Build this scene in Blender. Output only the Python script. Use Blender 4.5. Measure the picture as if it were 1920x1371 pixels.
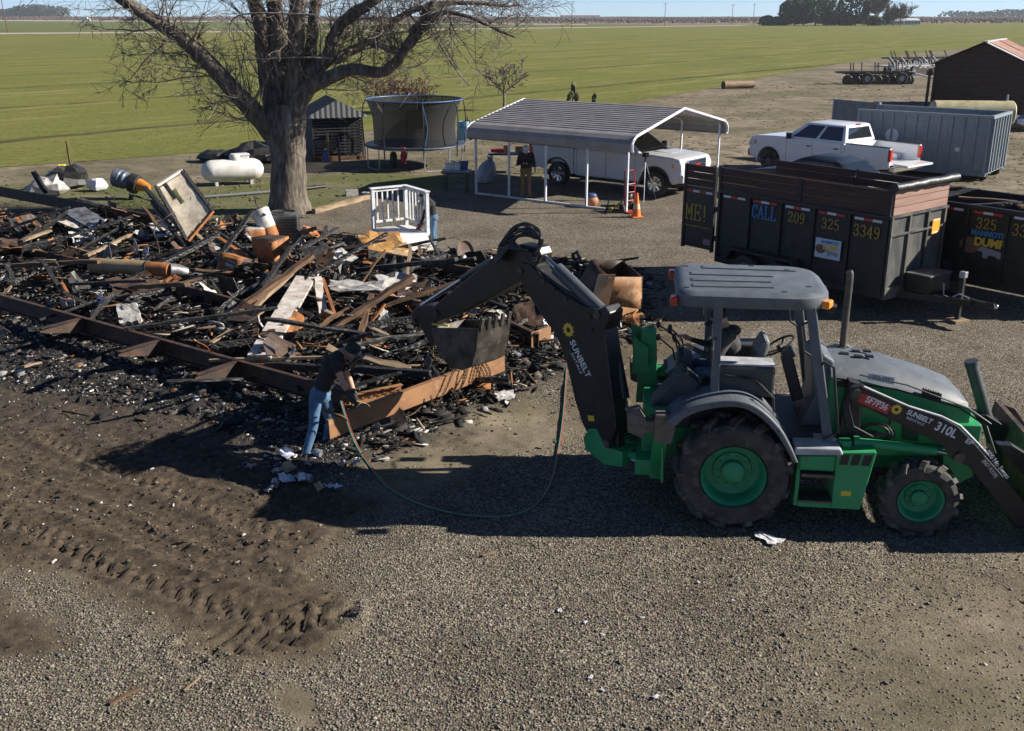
import bpy, bmesh, math, random
import numpy as np
from mathutils import Vector, Matrix, Euler
from math import radians as R, sin, cos, pi, atan2, hypot
random.seed(7); RNG = np.random.default_rng(7)
for o in list(bpy.data.objects): bpy.data.objects.remove(o)
SC = bpy.context.scene; COL = SC.collection
# ------------------------------------------------------------------ camera, sky, sun, exposure
FPX, CAMH, CX, CY = 1937.0, 5.65, 960.0, 685.5
PITCH = math.atan((CY-28)/FPX)
cam = bpy.data.cameras.new('camera'); camo = bpy.data.objects.new('camera', cam); COL.objects.link(camo)
cam.sensor_width = 36; cam.lens = 36*FPX/1920; cam.clip_end = 20000; cam.clip_start = .1
camo.location = (0, 0, CAMH); camo.rotation_euler = (R(90)-PITCH, 0, 0)
SC.camera = camo
SUN_EL, SUN_AZ = R(28.5), R(87.5)          # azimuth clockwise from +Y
w = bpy.data.worlds.new('World'); SC.world = w; w.use_nodes = True
nt = w.node_tree; nt.nodes.clear()
sky = nt.nodes.new('ShaderNodeTexSky'); sky.sky_type = 'NISHITA'; sky.sun_disc = False
sky.sun_elevation = SUN_EL; sky.sun_rotation = SUN_AZ; sky.air_density = .4; sky.dust_density = .05; sky.ozone_density = 4.0
bg = nt.nodes.new('ShaderNodeBackground'); bg.inputs[1].default_value = .066
wo = nt.nodes.new('ShaderNodeOutputWorld'); nt.links.new(sky.outputs[0], bg.inputs[0]); nt.links.new(bg.outputs[0], wo.inputs[0])
sl = bpy.data.lights.new('sun', 'SUN'); sl.energy = 5.0; sl.angle = R(.5); sl.color = (1, .93, .82)
so = bpy.data.objects.new('sun', sl); COL.objects.link(so)
sd = Vector((sin(SUN_AZ)*cos(SUN_EL), cos(SUN_AZ)*cos(SUN_EL), sin(SUN_EL)))
so.rotation_euler = sd.to_track_quat('Z', 'Y').to_euler(); so.location = sd*200
SC.view_settings.view_transform = 'Standard'; SC.view_settings.look = 'None'
SC.view_settings.exposure = 1.0; SC.view_settings.gamma = 1; SC.view_settings.use_curve_mapping = False
SC.cycles.max_bounces = 6
# ------------------------------------------------------------------ photo pixel -> world point at height z
def at(x, y, z=0.0):
    dx = (x-CX)/FPX; dz = -(y-CY)/FPX
    v = Vector((dx, cos(PITCH)+dz*sin(PITCH), -sin(PITCH)+dz*cos(PITCH)))
    t = (z-CAMH)/v.z
    return Vector((v.x*t, v.y*t, z))
def atY(x, y, Y):                           # point of the pixel's ray at ground distance Y
    dx = (x-CX)/FPX; dz = -(y-CY)/FPX
    v = Vector((dx, cos(PITCH)+dz*sin(PITCH), -sin(PITCH)+dz*cos(PITCH)))
    t = Y/v.y
    return Vector((v.x*t, Y, CAMH+v.z*t))
# ------------------------------------------------------------------ materials
MATS = {}
def N(nt, t, **kw):
    n = nt.nodes.new('ShaderNode'+t)
    for k, v in kw.items(): setattr(n, k, v)
    return n
def mat(name, c1, c2=None, rough=.6, metal=0.0, scale=6.0, lo=.4, hi=.6, bump=0.0, bscale=40.0, c3=None, s3=30.0, l3=.55, h3=.7,
        trans=0.0, alpha=1.0, kind='NOISE', stretch=(1, 1, 1), coat=0.0, spec=.5, r2=None):
    if name in MATS: return MATS[name]
    m = bpy.data.materials.new(name); m.use_nodes = True; nt = m.node_tree; b = nt.nodes['Principled BSDF']; L = nt.links.new
    b.inputs['Roughness'].default_value = rough; b.inputs['Metallic'].default_value = metal
    b.inputs['Base Color'].default_value = (*c1, 1); b.inputs['Specular IOR Level'].default_value = spec
    if trans: b.inputs['Transmission Weight'].default_value = trans
    if alpha < 1: b.inputs['Alpha'].default_value = alpha
    if coat: b.inputs['Coat Weight'].default_value = coat; b.inputs['Coat Roughness'].default_value = .1
    if c2 or bump:
        tc = N(nt, 'TexCoord'); mp = N(nt, 'Mapping'); mp.inputs['Scale'].default_value = stretch; L(tc.outputs['Object'], mp.inputs[0])
        info = N(nt, 'ObjectInfo'); ad = N(nt, 'VectorMath', operation='ADD'); mu = N(nt, 'VectorMath', operation='SCALE')
        cb = N(nt, 'CombineXYZ'); L(info.outputs['Random'], cb.inputs[0]); L(info.outputs['Random'], cb.inputs[1])
        mu.inputs['Scale'].default_value = 37.0; L(cb.outputs[0], mu.inputs[0]); L(mp.outputs[0], ad.inputs[0]); L(mu.outputs[0], ad.inputs[1])
    if c2:
        def tex(s, lo, hi):
            if kind == 'VORONOI': t = N(nt, 'TexVoronoi'); t.inputs['Scale'].default_value = s; o = t.outputs['Distance']
            else: t = N(nt, 'TexNoise'); t.inputs['Scale'].default_value = s; t.inputs['Detail'].default_value = 8; t.inputs['Roughness'].default_value = .65; o = t.outputs[0]
            L(ad.outputs[0], t.inputs['Vector'])
            mr = N(nt, 'MapRange'); mr.inputs[1].default_value = lo; mr.inputs[2].default_value = hi; L(o, mr.inputs[0]); return mr.outputs[0]
        f = tex(scale, lo, hi)
        mx = N(nt, 'MixRGB'); mx.inputs[1].default_value = (*c1, 1); mx.inputs[2].default_value = (*c2, 1); L(f, mx.inputs[0]); out = mx.outputs[0]
        if c3:
            g = tex(s3, l3, h3); m2 = N(nt, 'MixRGB'); L(out, m2.inputs[1]); m2.inputs[2].default_value = (*c3, 1); L(g, m2.inputs[0]); out = m2.outputs[0]
        L(out, b.inputs['Base Color'])
        if r2 is not None:
            rr = N(nt, 'MapRange'); rr.inputs[3].default_value = rough; rr.inputs[4].default_value = r2; L(f, rr.inputs[0]); L(rr.outputs[0], b.inputs['Roughness'])
    if bump:
        t = N(nt, 'TexVoronoi') if kind == 'VORONOI' else N(nt, 'TexNoise')
        t.inputs['Scale'].default_value = bscale
        if kind != 'VORONOI': t.inputs['Detail'].default_value = 6
        L(ad.outputs[0], t.inputs['Vector'])
        bp = N(nt, 'Bump'); bp.inputs['Strength'].default_value = min(1, bump); bp.inputs['Distance'].default_value = .02
        L(t.outputs[0], bp.inputs['Height']); L(bp.outputs[0], b.inputs['Normal'])
    MATS[name] = m; return m
# ------------------------------------------------------------------ mesh building
class MB:
    def __init__(s): s.v = []; s.f = []; s.m = []; s.cur = 0; s.k = []
    def add(s, vs, fs):
        n = len(s.v); s.k.append((n, len(s.f))); s.v += [tuple(p) for p in vs]; s.f += [tuple(i+n for i in f) for f in fs]; s.m += [s.cur]*len(fs); return s
    def box(s, c, d, rot=None):
        x, y, z = d[0]/2, d[1]/2, d[2]/2
        vs = [Vector(p) for p in ((-x,-y,-z),(x,-y,-z),(x,y,-z),(-x,y,-z),(-x,-y,z),(x,-y,z),(x,y,z),(-x,y,z))]
        if rot is not None:
            M = rot if isinstance(rot, Matrix) else Euler(rot).to_matrix(); vs = [M @ p for p in vs]
        c = Vector(c)
        return s.add([p+c for p in vs], [(0,3,2,1),(4,5,6,7),(0,1,5,4),(1,2,6,5),(2,3,7,6),(3,0,4,7)])
    def bb(s, a, b): return s.box([(a[i]+b[i])/2 for i in range(3)], [abs(b[i]-a[i]) for i in range(3)])
    def bar(s, p, q, w, h, up=(0, 0, 1), roll=0):
        p = Vector(p); q = Vector(q); d = q-p; L = d.length; d.normalize(); u = Vector(up)
        if abs(d.dot(u)) > .98: u = Vector((0, 1, 0)) if abs(d.y) < .9 else Vector((1, 0, 0))
        sd = d.cross(u).normalized(); u = sd.cross(d)
        M = Matrix((d, sd, u)).transposed()
        if roll: M = M @ Matrix.Rotation(roll, 3, 'X')
        return s.box((p+q)/2, (L, w, h), M)
    def prism(s, poly, a, b, ax='y'):          # polygon in the two other axes, extruded from a to b along ax
        n = len(poly)
        def P(u, v, t): return (u, t, v) if ax == 'y' else ((t, u, v) if ax == 'x' else (u, v, t))
        vs = [P(u, v, a) for u, v in poly]+[P(u, v, b) for u, v in poly]
        return s.add(vs, [tuple(range(n)), tuple(range(2*n-1, n-1, -1))]+[(i, i+n, (i+1) % n+n, (i+1) % n) for i in range(n)])
    def tube(s, pts, r, n=8, cap=True):
        pts = [Vector(p) for p in pts]; k = len(pts); rs = r if isinstance(r, (list, tuple)) else [r]*k
        t0 = (pts[1]-pts[0]).normalized(); u = t0.orthogonal().normalized(); vs = []
        for i, p in enumerate(pts):
            t = (pts[min(i+1, k-1)]-pts[max(i-1, 0)])
            t = t.normalized() if t.length > 1e-9 else t0
            u = (u-t*u.dot(t)); u = u.normalized() if u.length > 1e-6 else t.orthogonal().normalized(); w = t.cross(u)
            for j in range(n):
                a = 2*pi*j/n; vs.append(p+(u*cos(a)+w*sin(a))*rs[i])
        fs = [(i*n+j, i*n+(j+1) % n, (i+1)*n+(j+1) % n, (i+1)*n+j) for i in range(k-1) for j in range(n)]
        if cap: fs += [tuple(range(n-1, -1, -1)), tuple((k-1)*n+j for j in range(n))]
        return s.add(vs, fs)
    def cyl(s, p, q, r, r2=None, n=16, cap=True): return s.tube([p, q], [r, r if r2 is None else r2], n, cap)
    def lathe(s, prof, o=(0, 0, 0), d=(0, 0, 1), n=24, closed=False, cap0=True):   # prof: (radius, height along d)
        o = Vector(o); d = Vector(d).normalized(); u = d.orthogonal().normalized(); w = d.cross(u); k = len(prof)
        vs = [o+d*h+(u*cos(2*pi*j/n)+w*sin(2*pi*j/n))*r for r, h in prof for j in range(n)]
        kk = k if closed else k-1
        fs = [(i*n+j, i*n+(j+1) % n, ((i+1) % k)*n+(j+1) % n, ((i+1) % k)*n+j) for i in range(kk) for j in range(n)]
        if not closed: fs += ([tuple(range(n-1, -1, -1))] if cap0 else [])+[tuple((k-1)*n+j for j in range(n))]
        return s.add(vs, fs)
    def loft(s, rings, cap=True):
        n = len(rings[0]); k = len(rings); vs = [p for r in rings for p in r]
        fs = [(i*n+j, i*n+(j+1) % n, (i+1)*n+(j+1) % n, (i+1)*n+j) for i in range(k-1) for j in range(n)]
        if cap: fs += [tuple(range(n-1, -1, -1)), tuple((k-1)*n+j for j in range(n))]
        return s.add(vs, fs)
    def grid(s, P):                             # P: rows of points
        r = len(P); c = len(P[0])
        return s.add([p for row in P for p in row], [(i*c+j, i*c+j+1, (i+1)*c+j+1, (i+1)*c+j) for i in range(r-1) for j in range(c-1)])
    def ball(s, c, r, n=10, m=7, sc=(1, 1, 1)):
        c = Vector(c); vs = [c+Vector((0, 0, -r*sc[2]))]
        for i in range(1, m):
            a = -pi/2+pi*i/m
            vs += [c+Vector((cos(a)*cos(2*pi*j/n)*r*sc[0], cos(a)*sin(2*pi*j/n)*r*sc[1], sin(a)*r*sc[2])) for j in range(n)]
        vs.append(c+Vector((0, 0, r*sc[2]))); e = len(vs)-1
        fs = [(0, 1+(j+1) % n, 1+j) for j in range(n)]+[(1+i*n+j, 1+i*n+(j+1) % n, 1+(i+1)*n+(j+1) % n, 1+(i+1)*n+j) for i in range(m-2) for j in range(n)]
        fs += [(e, 1+(m-2)*n+j, 1+(m-2)*n+(j+1) % n) for j in range(n)]
        return s.add(vs, fs)
    def xf(s, M, start=0):
        for i in range(start, len(s.v)): s.v[i] = tuple(M @ Vector(s.v[i]))
        return s
    def build(s, name, mats, parent=None, smooth=False, bevel=0, loc=None, rot=None, seg=2, angle=35):
        me = bpy.data.meshes.new(name); me.from_pydata(s.v, [], s.f)
        mats = mats if isinstance(mats, (list, tuple)) else [mats]
        for m in mats: me.materials.append(m)
        if len(mats) > 1: me.polygons.foreach_set('material_index', s.m)
        bm = bmesh.new(); bm.from_mesh(me); bmesh.ops.recalc_face_normals(bm, faces=bm.faces); bm.to_mesh(me); bm.free()
        if smooth:
            me.shade_smooth() if smooth is True and angle >= 180 else me.set_sharp_from_angle(angle=R(angle))
            me.polygons.foreach_set('use_smooth', [True]*len(me.polygons))
        return obj(name, me, parent, bevel, loc, rot, seg)
def parts(b, name, mats, parent=None, **k):       # every shape added to b becomes an object of its own
    ks = b.k+[(len(b.v), len(b.f))]; out = []
    for (v0, f0), (v1, f1) in zip(ks[:-1], ks[1:]):
        c = MB(); c.v = b.v[v0:v1]; c.f = [tuple(i-v0 for i in f) for f in b.f[f0:f1]]; c.m = b.m[f0:f1]; out.append(c.build(name, mats, parent, **k))
    return out
def obj(name, me, parent=None, bevel=0, loc=None, rot=None, seg=2):
    o = bpy.data.objects.new(name, me); COL.objects.link(o)
    if parent: o.parent = parent
    if loc is not None: o.location = loc
    if rot is not None: o.rotation_euler = rot
    if bevel:
        b = o.modifiers.new('bevel', 'BEVEL'); b.width = bevel; b.segments = seg; b.limit_method = 'ANGLE'; b.angle_limit = R(40)
    return o
def tag(o, label=None, cat=None, group=None, kind=None):
    if label: o['label'] = label
    if cat: o['category'] = cat; o['kind'] = 'thing' if not kind and o.get('kind') != 'stuff' else o.get('kind', 'thing')
    if group: o['group'] = group
    if kind: o['kind'] = kind
    return o
def thing(name, label, cat, loc=(0, 0, 0), rz=0, group=None):
    o = bpy.data.objects.new(name, None); COL.objects.link(o); o.empty_display_size = .2
    o.location = loc; o.rotation_euler = (0, 0, rz); return tag(o, label, cat, group)
def copy_tree(o, parent=None):
    c = o.copy(); COL.objects.link(c); c.parent = parent
    for ch in [x for x in bpy.data.objects if x.parent == o]: copy_tree(ch, c)
    return c
_tc = bpy.data.curves.new('lettering', 'FONT')
def text(name, s, size, m, parent, M, ext=.002, sx=1.0, shear=0, bold=0, align='CENTER', sp=1.0):
    c = bpy.data.curves.new('t', 'FONT'); c.body = s; c.size = size; c.extrude = ext; c.align_x = align; c.align_y = 'CENTER'; c.shear = shear; c.offset = bold; c.space_character = sp
    t = bpy.data.objects.new('t', c); COL.objects.link(t); dg = bpy.context.evaluated_depsgraph_get()
    me = bpy.data.meshes.new_from_object(t.evaluated_get(dg)); bpy.data.objects.remove(t); bpy.data.curves.remove(c)
    me.name = name; me.materials.clear(); me.materials.append(m); me.transform(M @ Matrix.Diagonal((sx, 1, 1, 1)))
    return obj(name, me, parent)
def frame(o, x, y):                              # 4x4 with local x, y axes given (lettering planes)
    x = Vector(x).normalized(); y = Vector(y); y = (y-x*y.dot(x)).normalized(); z = x.cross(y)
    M = Matrix((x, y, z)).transposed().to_4x4(); M.translation = Vector(o); return M
def fnoise(x, y, s=1.0, seed=0, oct=4):          # numpy value noise, about -1..1
    r = np.random.default_rng(seed); T = r.random((64, 64)); out = 0; a = 1; tot = 0
    for k in range(oct):
        u = np.asarray(x)*s*2**k+17.3*k; v = np.asarray(y)*s*2**k+5.1*k
        i = np.floor(u).astype(int); j = np.floor(v).astype(int); fu = u-i; fv = v-j; fu = fu*fu*(3-2*fu); fv = fv*fv*(3-2*fv)
        g = lambda di, dj: T[(i+di) % 64, (j+dj) % 64]
        out = out+a*((g(0,0)*(1-fu)+g(1,0)*fu)*(1-fv)+(g(0,1)*(1-fu)+g(1,1)*fu)*fv); tot += a; a *= .5
    return out/tot*2-1
def sdpoly(x, y, poly):                          # signed distance, negative inside
    d = np.full(x.shape, 1e9); ins = np.zeros(x.shape, bool); n = len(poly)
    for k in range(n):
        ax, ay = poly[k][:2]; bx, by = poly[(k+1) % n][:2]; ex, ey = bx-ax, by-ay
        t = np.clip(((x-ax)*ex+(y-ay)*ey)/(ex*ex+ey*ey), 0, 1); d = np.minimum(d, np.hypot(x-ax-t*ex, y-ay-t*ey))
        c = ((ay > y) != (by > y)); ins ^= c & (x < (bx-ax)*(y-ay)/(by-ay+1e-12)+ax)
    return np.where(ins, -d, d)
def catmull(P, n=6):
    out = []; P = [P[0]]+P+[P[-1]]
    for i in range(1, len(P)-2):
        for k in range(n):
            t = k/n; a, b_, c, d = P[i-1], P[i], P[i+1], P[i+2]; out.append(.5*((2*b_)+(c-a)*t+(2*a-5*b_+4*c-d)*t*t+(3*b_-a-3*c+d)*t**3))
    return out+[P[-2]]
# ------------------------------------------------------------------ ground
def W(poly, z=0): return [tuple(at(x, y, z)) for x, y in poly]
Z_BURNT = W([(-500,400),(0,388),(200,398),(400,425),(640,445),(860,480),(1010,485),(1190,505),(1215,600),(1100,690),(960,745),(840,790),(740,850),(610,905),(490,890),(430,815),(300,775),(0,735),(-500,720)])
Z_MUD = W([(-500,690),(0,720),(430,800),(520,890),(720,945),(640,1010),(580,1060),(640,1140),(625,1235),(450,1235),(300,1175),(190,1130),(130,1090),(0,1075),(-500,1075)])
Z_SOOT = W([(-500,690),(0,715),(600,760),(760,800),(740,880),(620,930),(500,930),(440,880),(300,850),(0,800),(-500,780)])
Z_MUD2 = W([(-400,1095),(0,1105),(90,1150),(135,1215),(60,1240),(-400,1260)])
Z_SAND = W([(650,850),(800,790),(1000,740),(1075,800),(1040,850),(900,870),(720,950)])
Z_SAND2 = W([(515,1300),(560,1285),(600,1300),(615,1371),(540,1371)])
Z_MULCH = W([(1060,700),(1140,610),(1260,590),(1290,700),(1240,800),(1080,790)])
Z_TAN = W([(1420,1500),(1500,1280),(1560,1180),(1700,1090),(2100,990),(2100,1500)])
Z_GRAV = W([(-600,1600),(-600,1040),(-600,420),(560,415),(590,392),(700,368),(760,352),(1000,345),(1350,330),(1500,350),(2400,430),(2600,1600)])
Z_GRASS = W([(-600,350),(0,343),(390,345),(500,333),(700,325),(880,330),(880,348),(700,368),(590,390),(420,425),(0,388),(-600,400)])
TRACKS = []                                         # tyre tracks: polyline, half width, lug depth
for pts, hw, dep in (([(-60,955),(60,985),(180,1035),(290,1085),(420,1130),(520,1150),(625,1165)], .26, .034),
                     ([(90,815),(200,865),(300,905),(400,945),(470,975),(560,1010)], .24, .026),
                     ([(380,1215),(470,1205),(560,1185),(625,1150)], .28, .036),
                     ([(-60,900),(100,935),(230,990),(330,1045),(420,1062)], .2, -1),
                     ([(-60,860),(110,900),(260,950),(380,1005),(470,1030)], .2, -1),
                     ([(-60,1015),(90,1040),(200,1085)], .2, -1), ([(300,830),(420,880),(520,925),(600,960)], .22, .022), ([(420,1000),(490,1040),(560,1095)], .07, .03)):
    TRACKS.append(([tuple(at(x, y)) for x, y in pts], hw, dep))
def smooth01(a, lo, hi): t = np.clip((a-lo)/(hi-lo), 0, 1); return t*t*(3-2*t)
def zones(x, y):
    n1 = fnoise(x, y, .8, 1)*.5; n2 = fnoise(x, y, 3.0, 2)*.25; n = n1+n2; far = np.clip(y/30, .4, 3)
    ins = lambda p, w=.35: 1-smooth01(sdpoly(x, y, p)+n*far*1.1, -w, w)
    burnt = np.maximum(ins(Z_BURNT, .5), .42*ins(Z_SOOT, .7)); mud = np.maximum(ins(Z_MUD, .3), ins(Z_MUD2, .3))
    grav = ins(Z_GRAV, .3)*(1-ins(Z_TAN, 1.1)*.8)*(1-ins(Z_SAND, .4))*(1-ins(Z_SAND2, .08))*(1-ins(Z_MULCH, .3)*.85)
    grav *= 1-mud
    mulch = ins(Z_MULCH, .4); grass = ins(Z_GRASS, .5)*smooth01(fnoise(x, y, .5, 9)+.35, -.3, .5)
    return grav, burnt, np.clip(mud+mulch*.6, 0, 1), grass
def height(x, y):
    g, b, m, gr = zones(x, y)
    z = fnoise(x, y, .5, 3)*.02+fnoise(x, y, 6, 4)*.006
    z = z+b*(.06+.09*fnoise(x, y, 1.3, 5)+.05*fnoise(x, y, 6, 6))+m*(fnoise(x, y, 2.2, 7)*.03+fnoise(x, y, 11, 8)*.022)
    wob = fnoise(x, y, 1.7, 11)*.05
    for pts, hw, dep in TRACKS:
        best = np.full(x.shape, 1e9); arc = np.zeros(x.shape); side = np.zeros(x.shape); acc = 0
        for a, c in zip(pts[:-1], pts[1:]):
            ex, ey = c[0]-a[0], c[1]-a[1]; L = hypot(ex, ey)
            t = np.clip(((x-a[0])*ex+(y-a[1])*ey)/L**2, 0, 1); dx = x-a[0]-t*ex; dy = y-a[1]-t*ey; d = np.hypot(dx, dy)
            s = (dx*ey-dy*ex)/L; k = d < best; best = np.where(k, d, best); arc = np.where(k, acc+t*L, arc); side = np.where(k, s, side); acc += L
        best = np.abs(best+wob); e = 1-smooth01(best, hw*.8, hw*1.05)
        if dep > 0:
            ph = (arc-np.abs(side)*.9*np.sign(dep))/.21; ph = ph+np.where(side > 0, .5, 0); lug = smooth01(np.abs((ph % 1)-.5), .12, .26)
            z = z+e*(-dep*.7+lug*dep*1.3)+.03*np.exp(-((best-hw*1.15)/.06)**2)
        else:
            z = z+e*(np.sin(side*55)*.011-.01)+.015*np.exp(-((best-hw*1.1)/.05)**2)
    return z
def ground_material():
    m = bpy.data.materials.new('ground_mix'); m.use_nodes = True; nt = m.node_tree; b = nt.nodes['Principled BSDF']; L = nt.links.new
    b.inputs['Specular IOR Level'].default_value = .25
    geo = N(nt, 'NewGeometry'); at1 = N(nt, 'Attribute', attribute_name='zone'); sep = N(nt, 'SeparateColor'); L(at1.outputs['Color'], sep.inputs[0])
    pos = geo.outputs['Position']
    def noise(s, d=6, r=.6):
        t = N(nt, 'TexNoise'); t.inputs['Scale'].default_value = s; t.inputs['Detail'].default_value = d; t.inputs['Roughness'].default_value = r; L(pos, t.inputs['Vector']); return t.outputs[0]
    def ramp(f, stops):
        r = N(nt, 'ValToRGB'); e = r.color_ramp.elements
        while len(e) < len(stops): e.new(.5)
        for k, (p, c) in zip(e, stops): k.position = p; k.color = (*c, 1)
        L(f, r.inputs[0]); return r.outputs[0]
    def mix(f, a, c):
        x = N(nt, 'MixRGB'); L(f, x.inputs[0]); L(a, x.inputs[1]); L(c, x.inputs[2]); return x.outputs[0]
    def vor(s, feat='F1'):
        v = N(nt, 'TexVoronoi', feature=feat); v.inputs['Scale'].default_value = s; L(pos, v.inputs['Vector']); return v
    v1 = vor(44); sv = N(nt, 'SeparateColor'); L(v1.outputs['Color'], sv.inputs[0])
    grav = ramp(sv.outputs[0], [(0, (.052, .047, .04)), (.35, (.122, .110, .090)), (.7, (.212, .188, .150)), (1, (.37, .328, .265))])
    patch = ramp(noise(.7, 5), [(.3, (.62, .58, .52)), (.65, (1.0, .97, .92))])
    mu = N(nt, 'MixRGB', blend_type='MULTIPLY'); mu.inputs[0].default_value = 1; L(grav, mu.inputs[1]); L(patch, mu.inputs[2]); grav = mu.outputs[0]
    fine = noise(9, 9, .7)
    dirt = ramp(noise(1.1, 9, .68), [(.3, (.10, .08, .054)), (.48, (.185, .15, .104)), (.68, (.29, .24, .172))])
    dirt = mix(ramp(noise(.16, 6, .6), [(.43, (0, 0, 0)), (.60, (.8, .8, .8))]), dirt, ramp(noise(3, 8, .75), [(.35, (.055, .058, .025)), (.6, (.13, .115, .06))])); dirt = mix(ramp(noise(.5, 8, .7), [(.51, (0, 0, 0)), (.64, (.8, .8, .8))]), dirt, ramp(noise(6, 6, .7), [(.4, (.035, .028, .02)), (.65, (.12, .095, .068))]))
    mud = ramp(fine, [(.3, (.034, .025, .017)), (.52, (.076, .057, .039)), (.7, (.142, .109, .075))])
    ash = ramp(noise(5, 10, .75), [(.36, (.008, .008, .009)), (.52, (.026, .024, .023)), (.64, (.07, .062, .054)), (.74, (.30, .29, .28))])
    grass = ramp(noise(14, 8, .7), [(.3, (.035, .045, .012)), (.52, (.09, .105, .028)), (.7, (.19, .165, .075))])
    col = mix(sep.outputs[0], dirt, grav); col = mix(sep.outputs[2], col, mud); col = mix(at1.outputs['Alpha'], col, grass); col = mix(sep.outputs[1], col, ash)
    L(col, b.inputs['Base Color']); b.inputs['Roughness'].default_value = .95
    # relief: pebbles in the gravel, clods elsewhere
    inv = N(nt, 'Math', operation='SUBTRACT'); inv.inputs[0].default_value = 1; L(v1.outputs['Distance'], inv.inputs[1])
    hg = N(nt, 'Math', operation='MULTIPLY'); L(inv.outputs[0], hg.inputs[0]); L(sep.outputs[0], hg.inputs[1])
    hn = N(nt, 'Math', operation='MULTIPLY'); L(noise(22, 8, .75), hn.inputs[0]); hn.inputs[1].default_value = .9
    hs = N(nt, 'Math', operation='ADD'); L(hg.outputs[0], hs.inputs[0]); L(hn.outputs[0], hs.inputs[1])
    bp = N(nt, 'Bump'); bp.inputs['Strength'].default_value = .9; bp.inputs['Distance'].default_value = .022; L(hs.outputs[0], bp.inputs['Height']); L(bp.outputs[0], b.inputs['Normal'])
    return m
GM = ground_material()
def sheet(name, xs, ys, zf, zone=True, m=GM):
    X, Y = np.meshgrid(xs, ys); Z = zf(X, Y); r, c = X.shape
    co = np.stack([X, Y, Z], -1).reshape(-1, 3)
    i = np.arange(r-1)[:, None]*c+np.arange(c-1)[None, :]; q = np.stack([i, i+1, i+c+1, i+c], -1).reshape(-1, 4)
    me = bpy.data.meshes.new(name); me.from_pydata(co, [], q) if False else None
    me.vertices.add(len(co)); me.vertices.foreach_set('co', co.ravel()); me.loops.add(q.size); me.loops.foreach_set('vertex_index', q.ravel().astype(np.int32))
    me.polygons.add(len(q)); me.polygons.foreach_set('loop_start', (np.arange(len(q))*4).astype(np.int32)); me.polygons.foreach_set('loop_total', np.full(len(q), 4, np.int32))
    me.update(); me.validate(); me.polygons.foreach_set('use_smooth', [True]*len(q)); me.materials.append(m)
    if zone:
        z4 = np.stack([a.ravel() for a in zones(X, Y)], -1).astype(np.float32)
        a = me.color_attributes.new('zone', 'FLOAT_COLOR', 'POINT'); a.data.foreach_set('color', z4.ravel())
    return obj(name, me)
NX0, NX1, NY0, NY1 = -14.0, 9.0, 5.0, 24.0
def outer_z(x, y):
    ins = (x > NX0+1.3) & (x < NX1-1.3) & (y > NY0+1.3) & (y < NY1-1.3)
    return np.where(ins, -.4, -.004+0*x)
xs = np.concatenate([[-3500, -1200, -500, -250, -150, -100, -75], np.arange(-60, 90.1, .6), [105, 130, 170, 250, 500, 1200, 3500]])
ys = np.concatenate([[-300, -150, -200, -60, -20, -8, 0], np.arange(3, 160, .6), [165, 180, 200, 240, 300, 400, 600, 1000, 2000, 3500]])
tag(sheet('ground', xs, ys, outer_z), kind='structure')
def near_z(x, y):
    e = np.minimum(np.minimum(x-NX0, NX1-x), np.minimum(y-NY0, NY1-y)); return height(x, y)*smooth01(e, 0, .8)+.004*(1-smooth01(e, 0, .3))
tag(sheet('gravel_yard', np.arange(NX0, NX1+.01, .05), np.arange(NY0, NY1+.01, .05), near_z), kind='structure')
def gz(x, y): return float(near_z(np.array([x]), np.array([y]))[0]) if (NX0 < x < NX1 and NY0 < y < NY1) else 0.0
# loose pebbles, leaf and straw bits on the yard
def scatter_mesh(name, P, S, Rz, cols, shape, m, kind='stuff', tilt=.5):
    sv, sf = shape; sv = np.array(sv, float); n = len(P); k = len(sv)
    c, s = np.cos(Rz), np.sin(Rz); ax = RNG.normal(0, tilt, n)
    ca, sa = np.cos(ax), np.sin(ax)
    V = sv[None]*S[:, None, :]
    y1 = V[..., 1]*ca[:, None]-V[..., 2]*sa[:, None]; z1 = V[..., 1]*sa[:, None]+V[..., 2]*ca[:, None]
    x2 = V[..., 0]*c[:, None]-y1*s[:, None]; y2 = V[..., 0]*s[:, None]+y1*c[:, None]
    co = np.stack([x2, y2, z1], -1)+P[:, None, :]
    loops = []; starts = []; tot = []; off = 0
    base = np.concatenate([np.array(f) for f in sf]); lt = np.array([len(f) for f in sf])
    L = (base[None]+np.arange(n)[:, None]*k).ravel(); T = np.tile(lt, n); st = np.concatenate([[0], np.cumsum(T)[:-1]])
    me = bpy.data.meshes.new(name); me.vertices.add(n*k); me.vertices.foreach_set('co', co.ravel()); me.loops.add(len(L)); me.loops.foreach_set('vertex_index', L.astype(np.int32))
    me.polygons.add(len(T)); me.polygons.foreach_set('loop_start', st.astype(np.int32)); me.polygons.foreach_set('loop_total', T.astype(np.int32)); me.update(); me.validate()
    a = me.color_attributes.new('tint', 'FLOAT_COLOR', 'POINT'); cc = np.repeat(np.concatenate([cols, np.ones((n, 1))], 1), k, 0).astype(np.float32); a.data.foreach_set('color', cc.ravel())
    me.materials.append(m); o = obj(name, me)
    if kind: o['kind'] = kind
    return o
def tint_mat(name, rough=.9, spec=.3, metal=0):
    m = bpy.data.materials.new(name); m.use_nodes = True; nt = m.node_tree; b = nt.nodes['Principled BSDF']; a = N(nt, 'Attribute', attribute_name='tint')
    nt.links.new(a.outputs['Color'], b.inputs['Base Color']); b.inputs['Roughness'].default_value = rough; b.inputs['Specular IOR Level'].default_value = spec; b.inputs['Metallic'].default_value = metal; return m
TINT = tint_mat('tinted_bits'); TINTG = tint_mat('tinted_glossy_bits', .35, .5)
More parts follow.
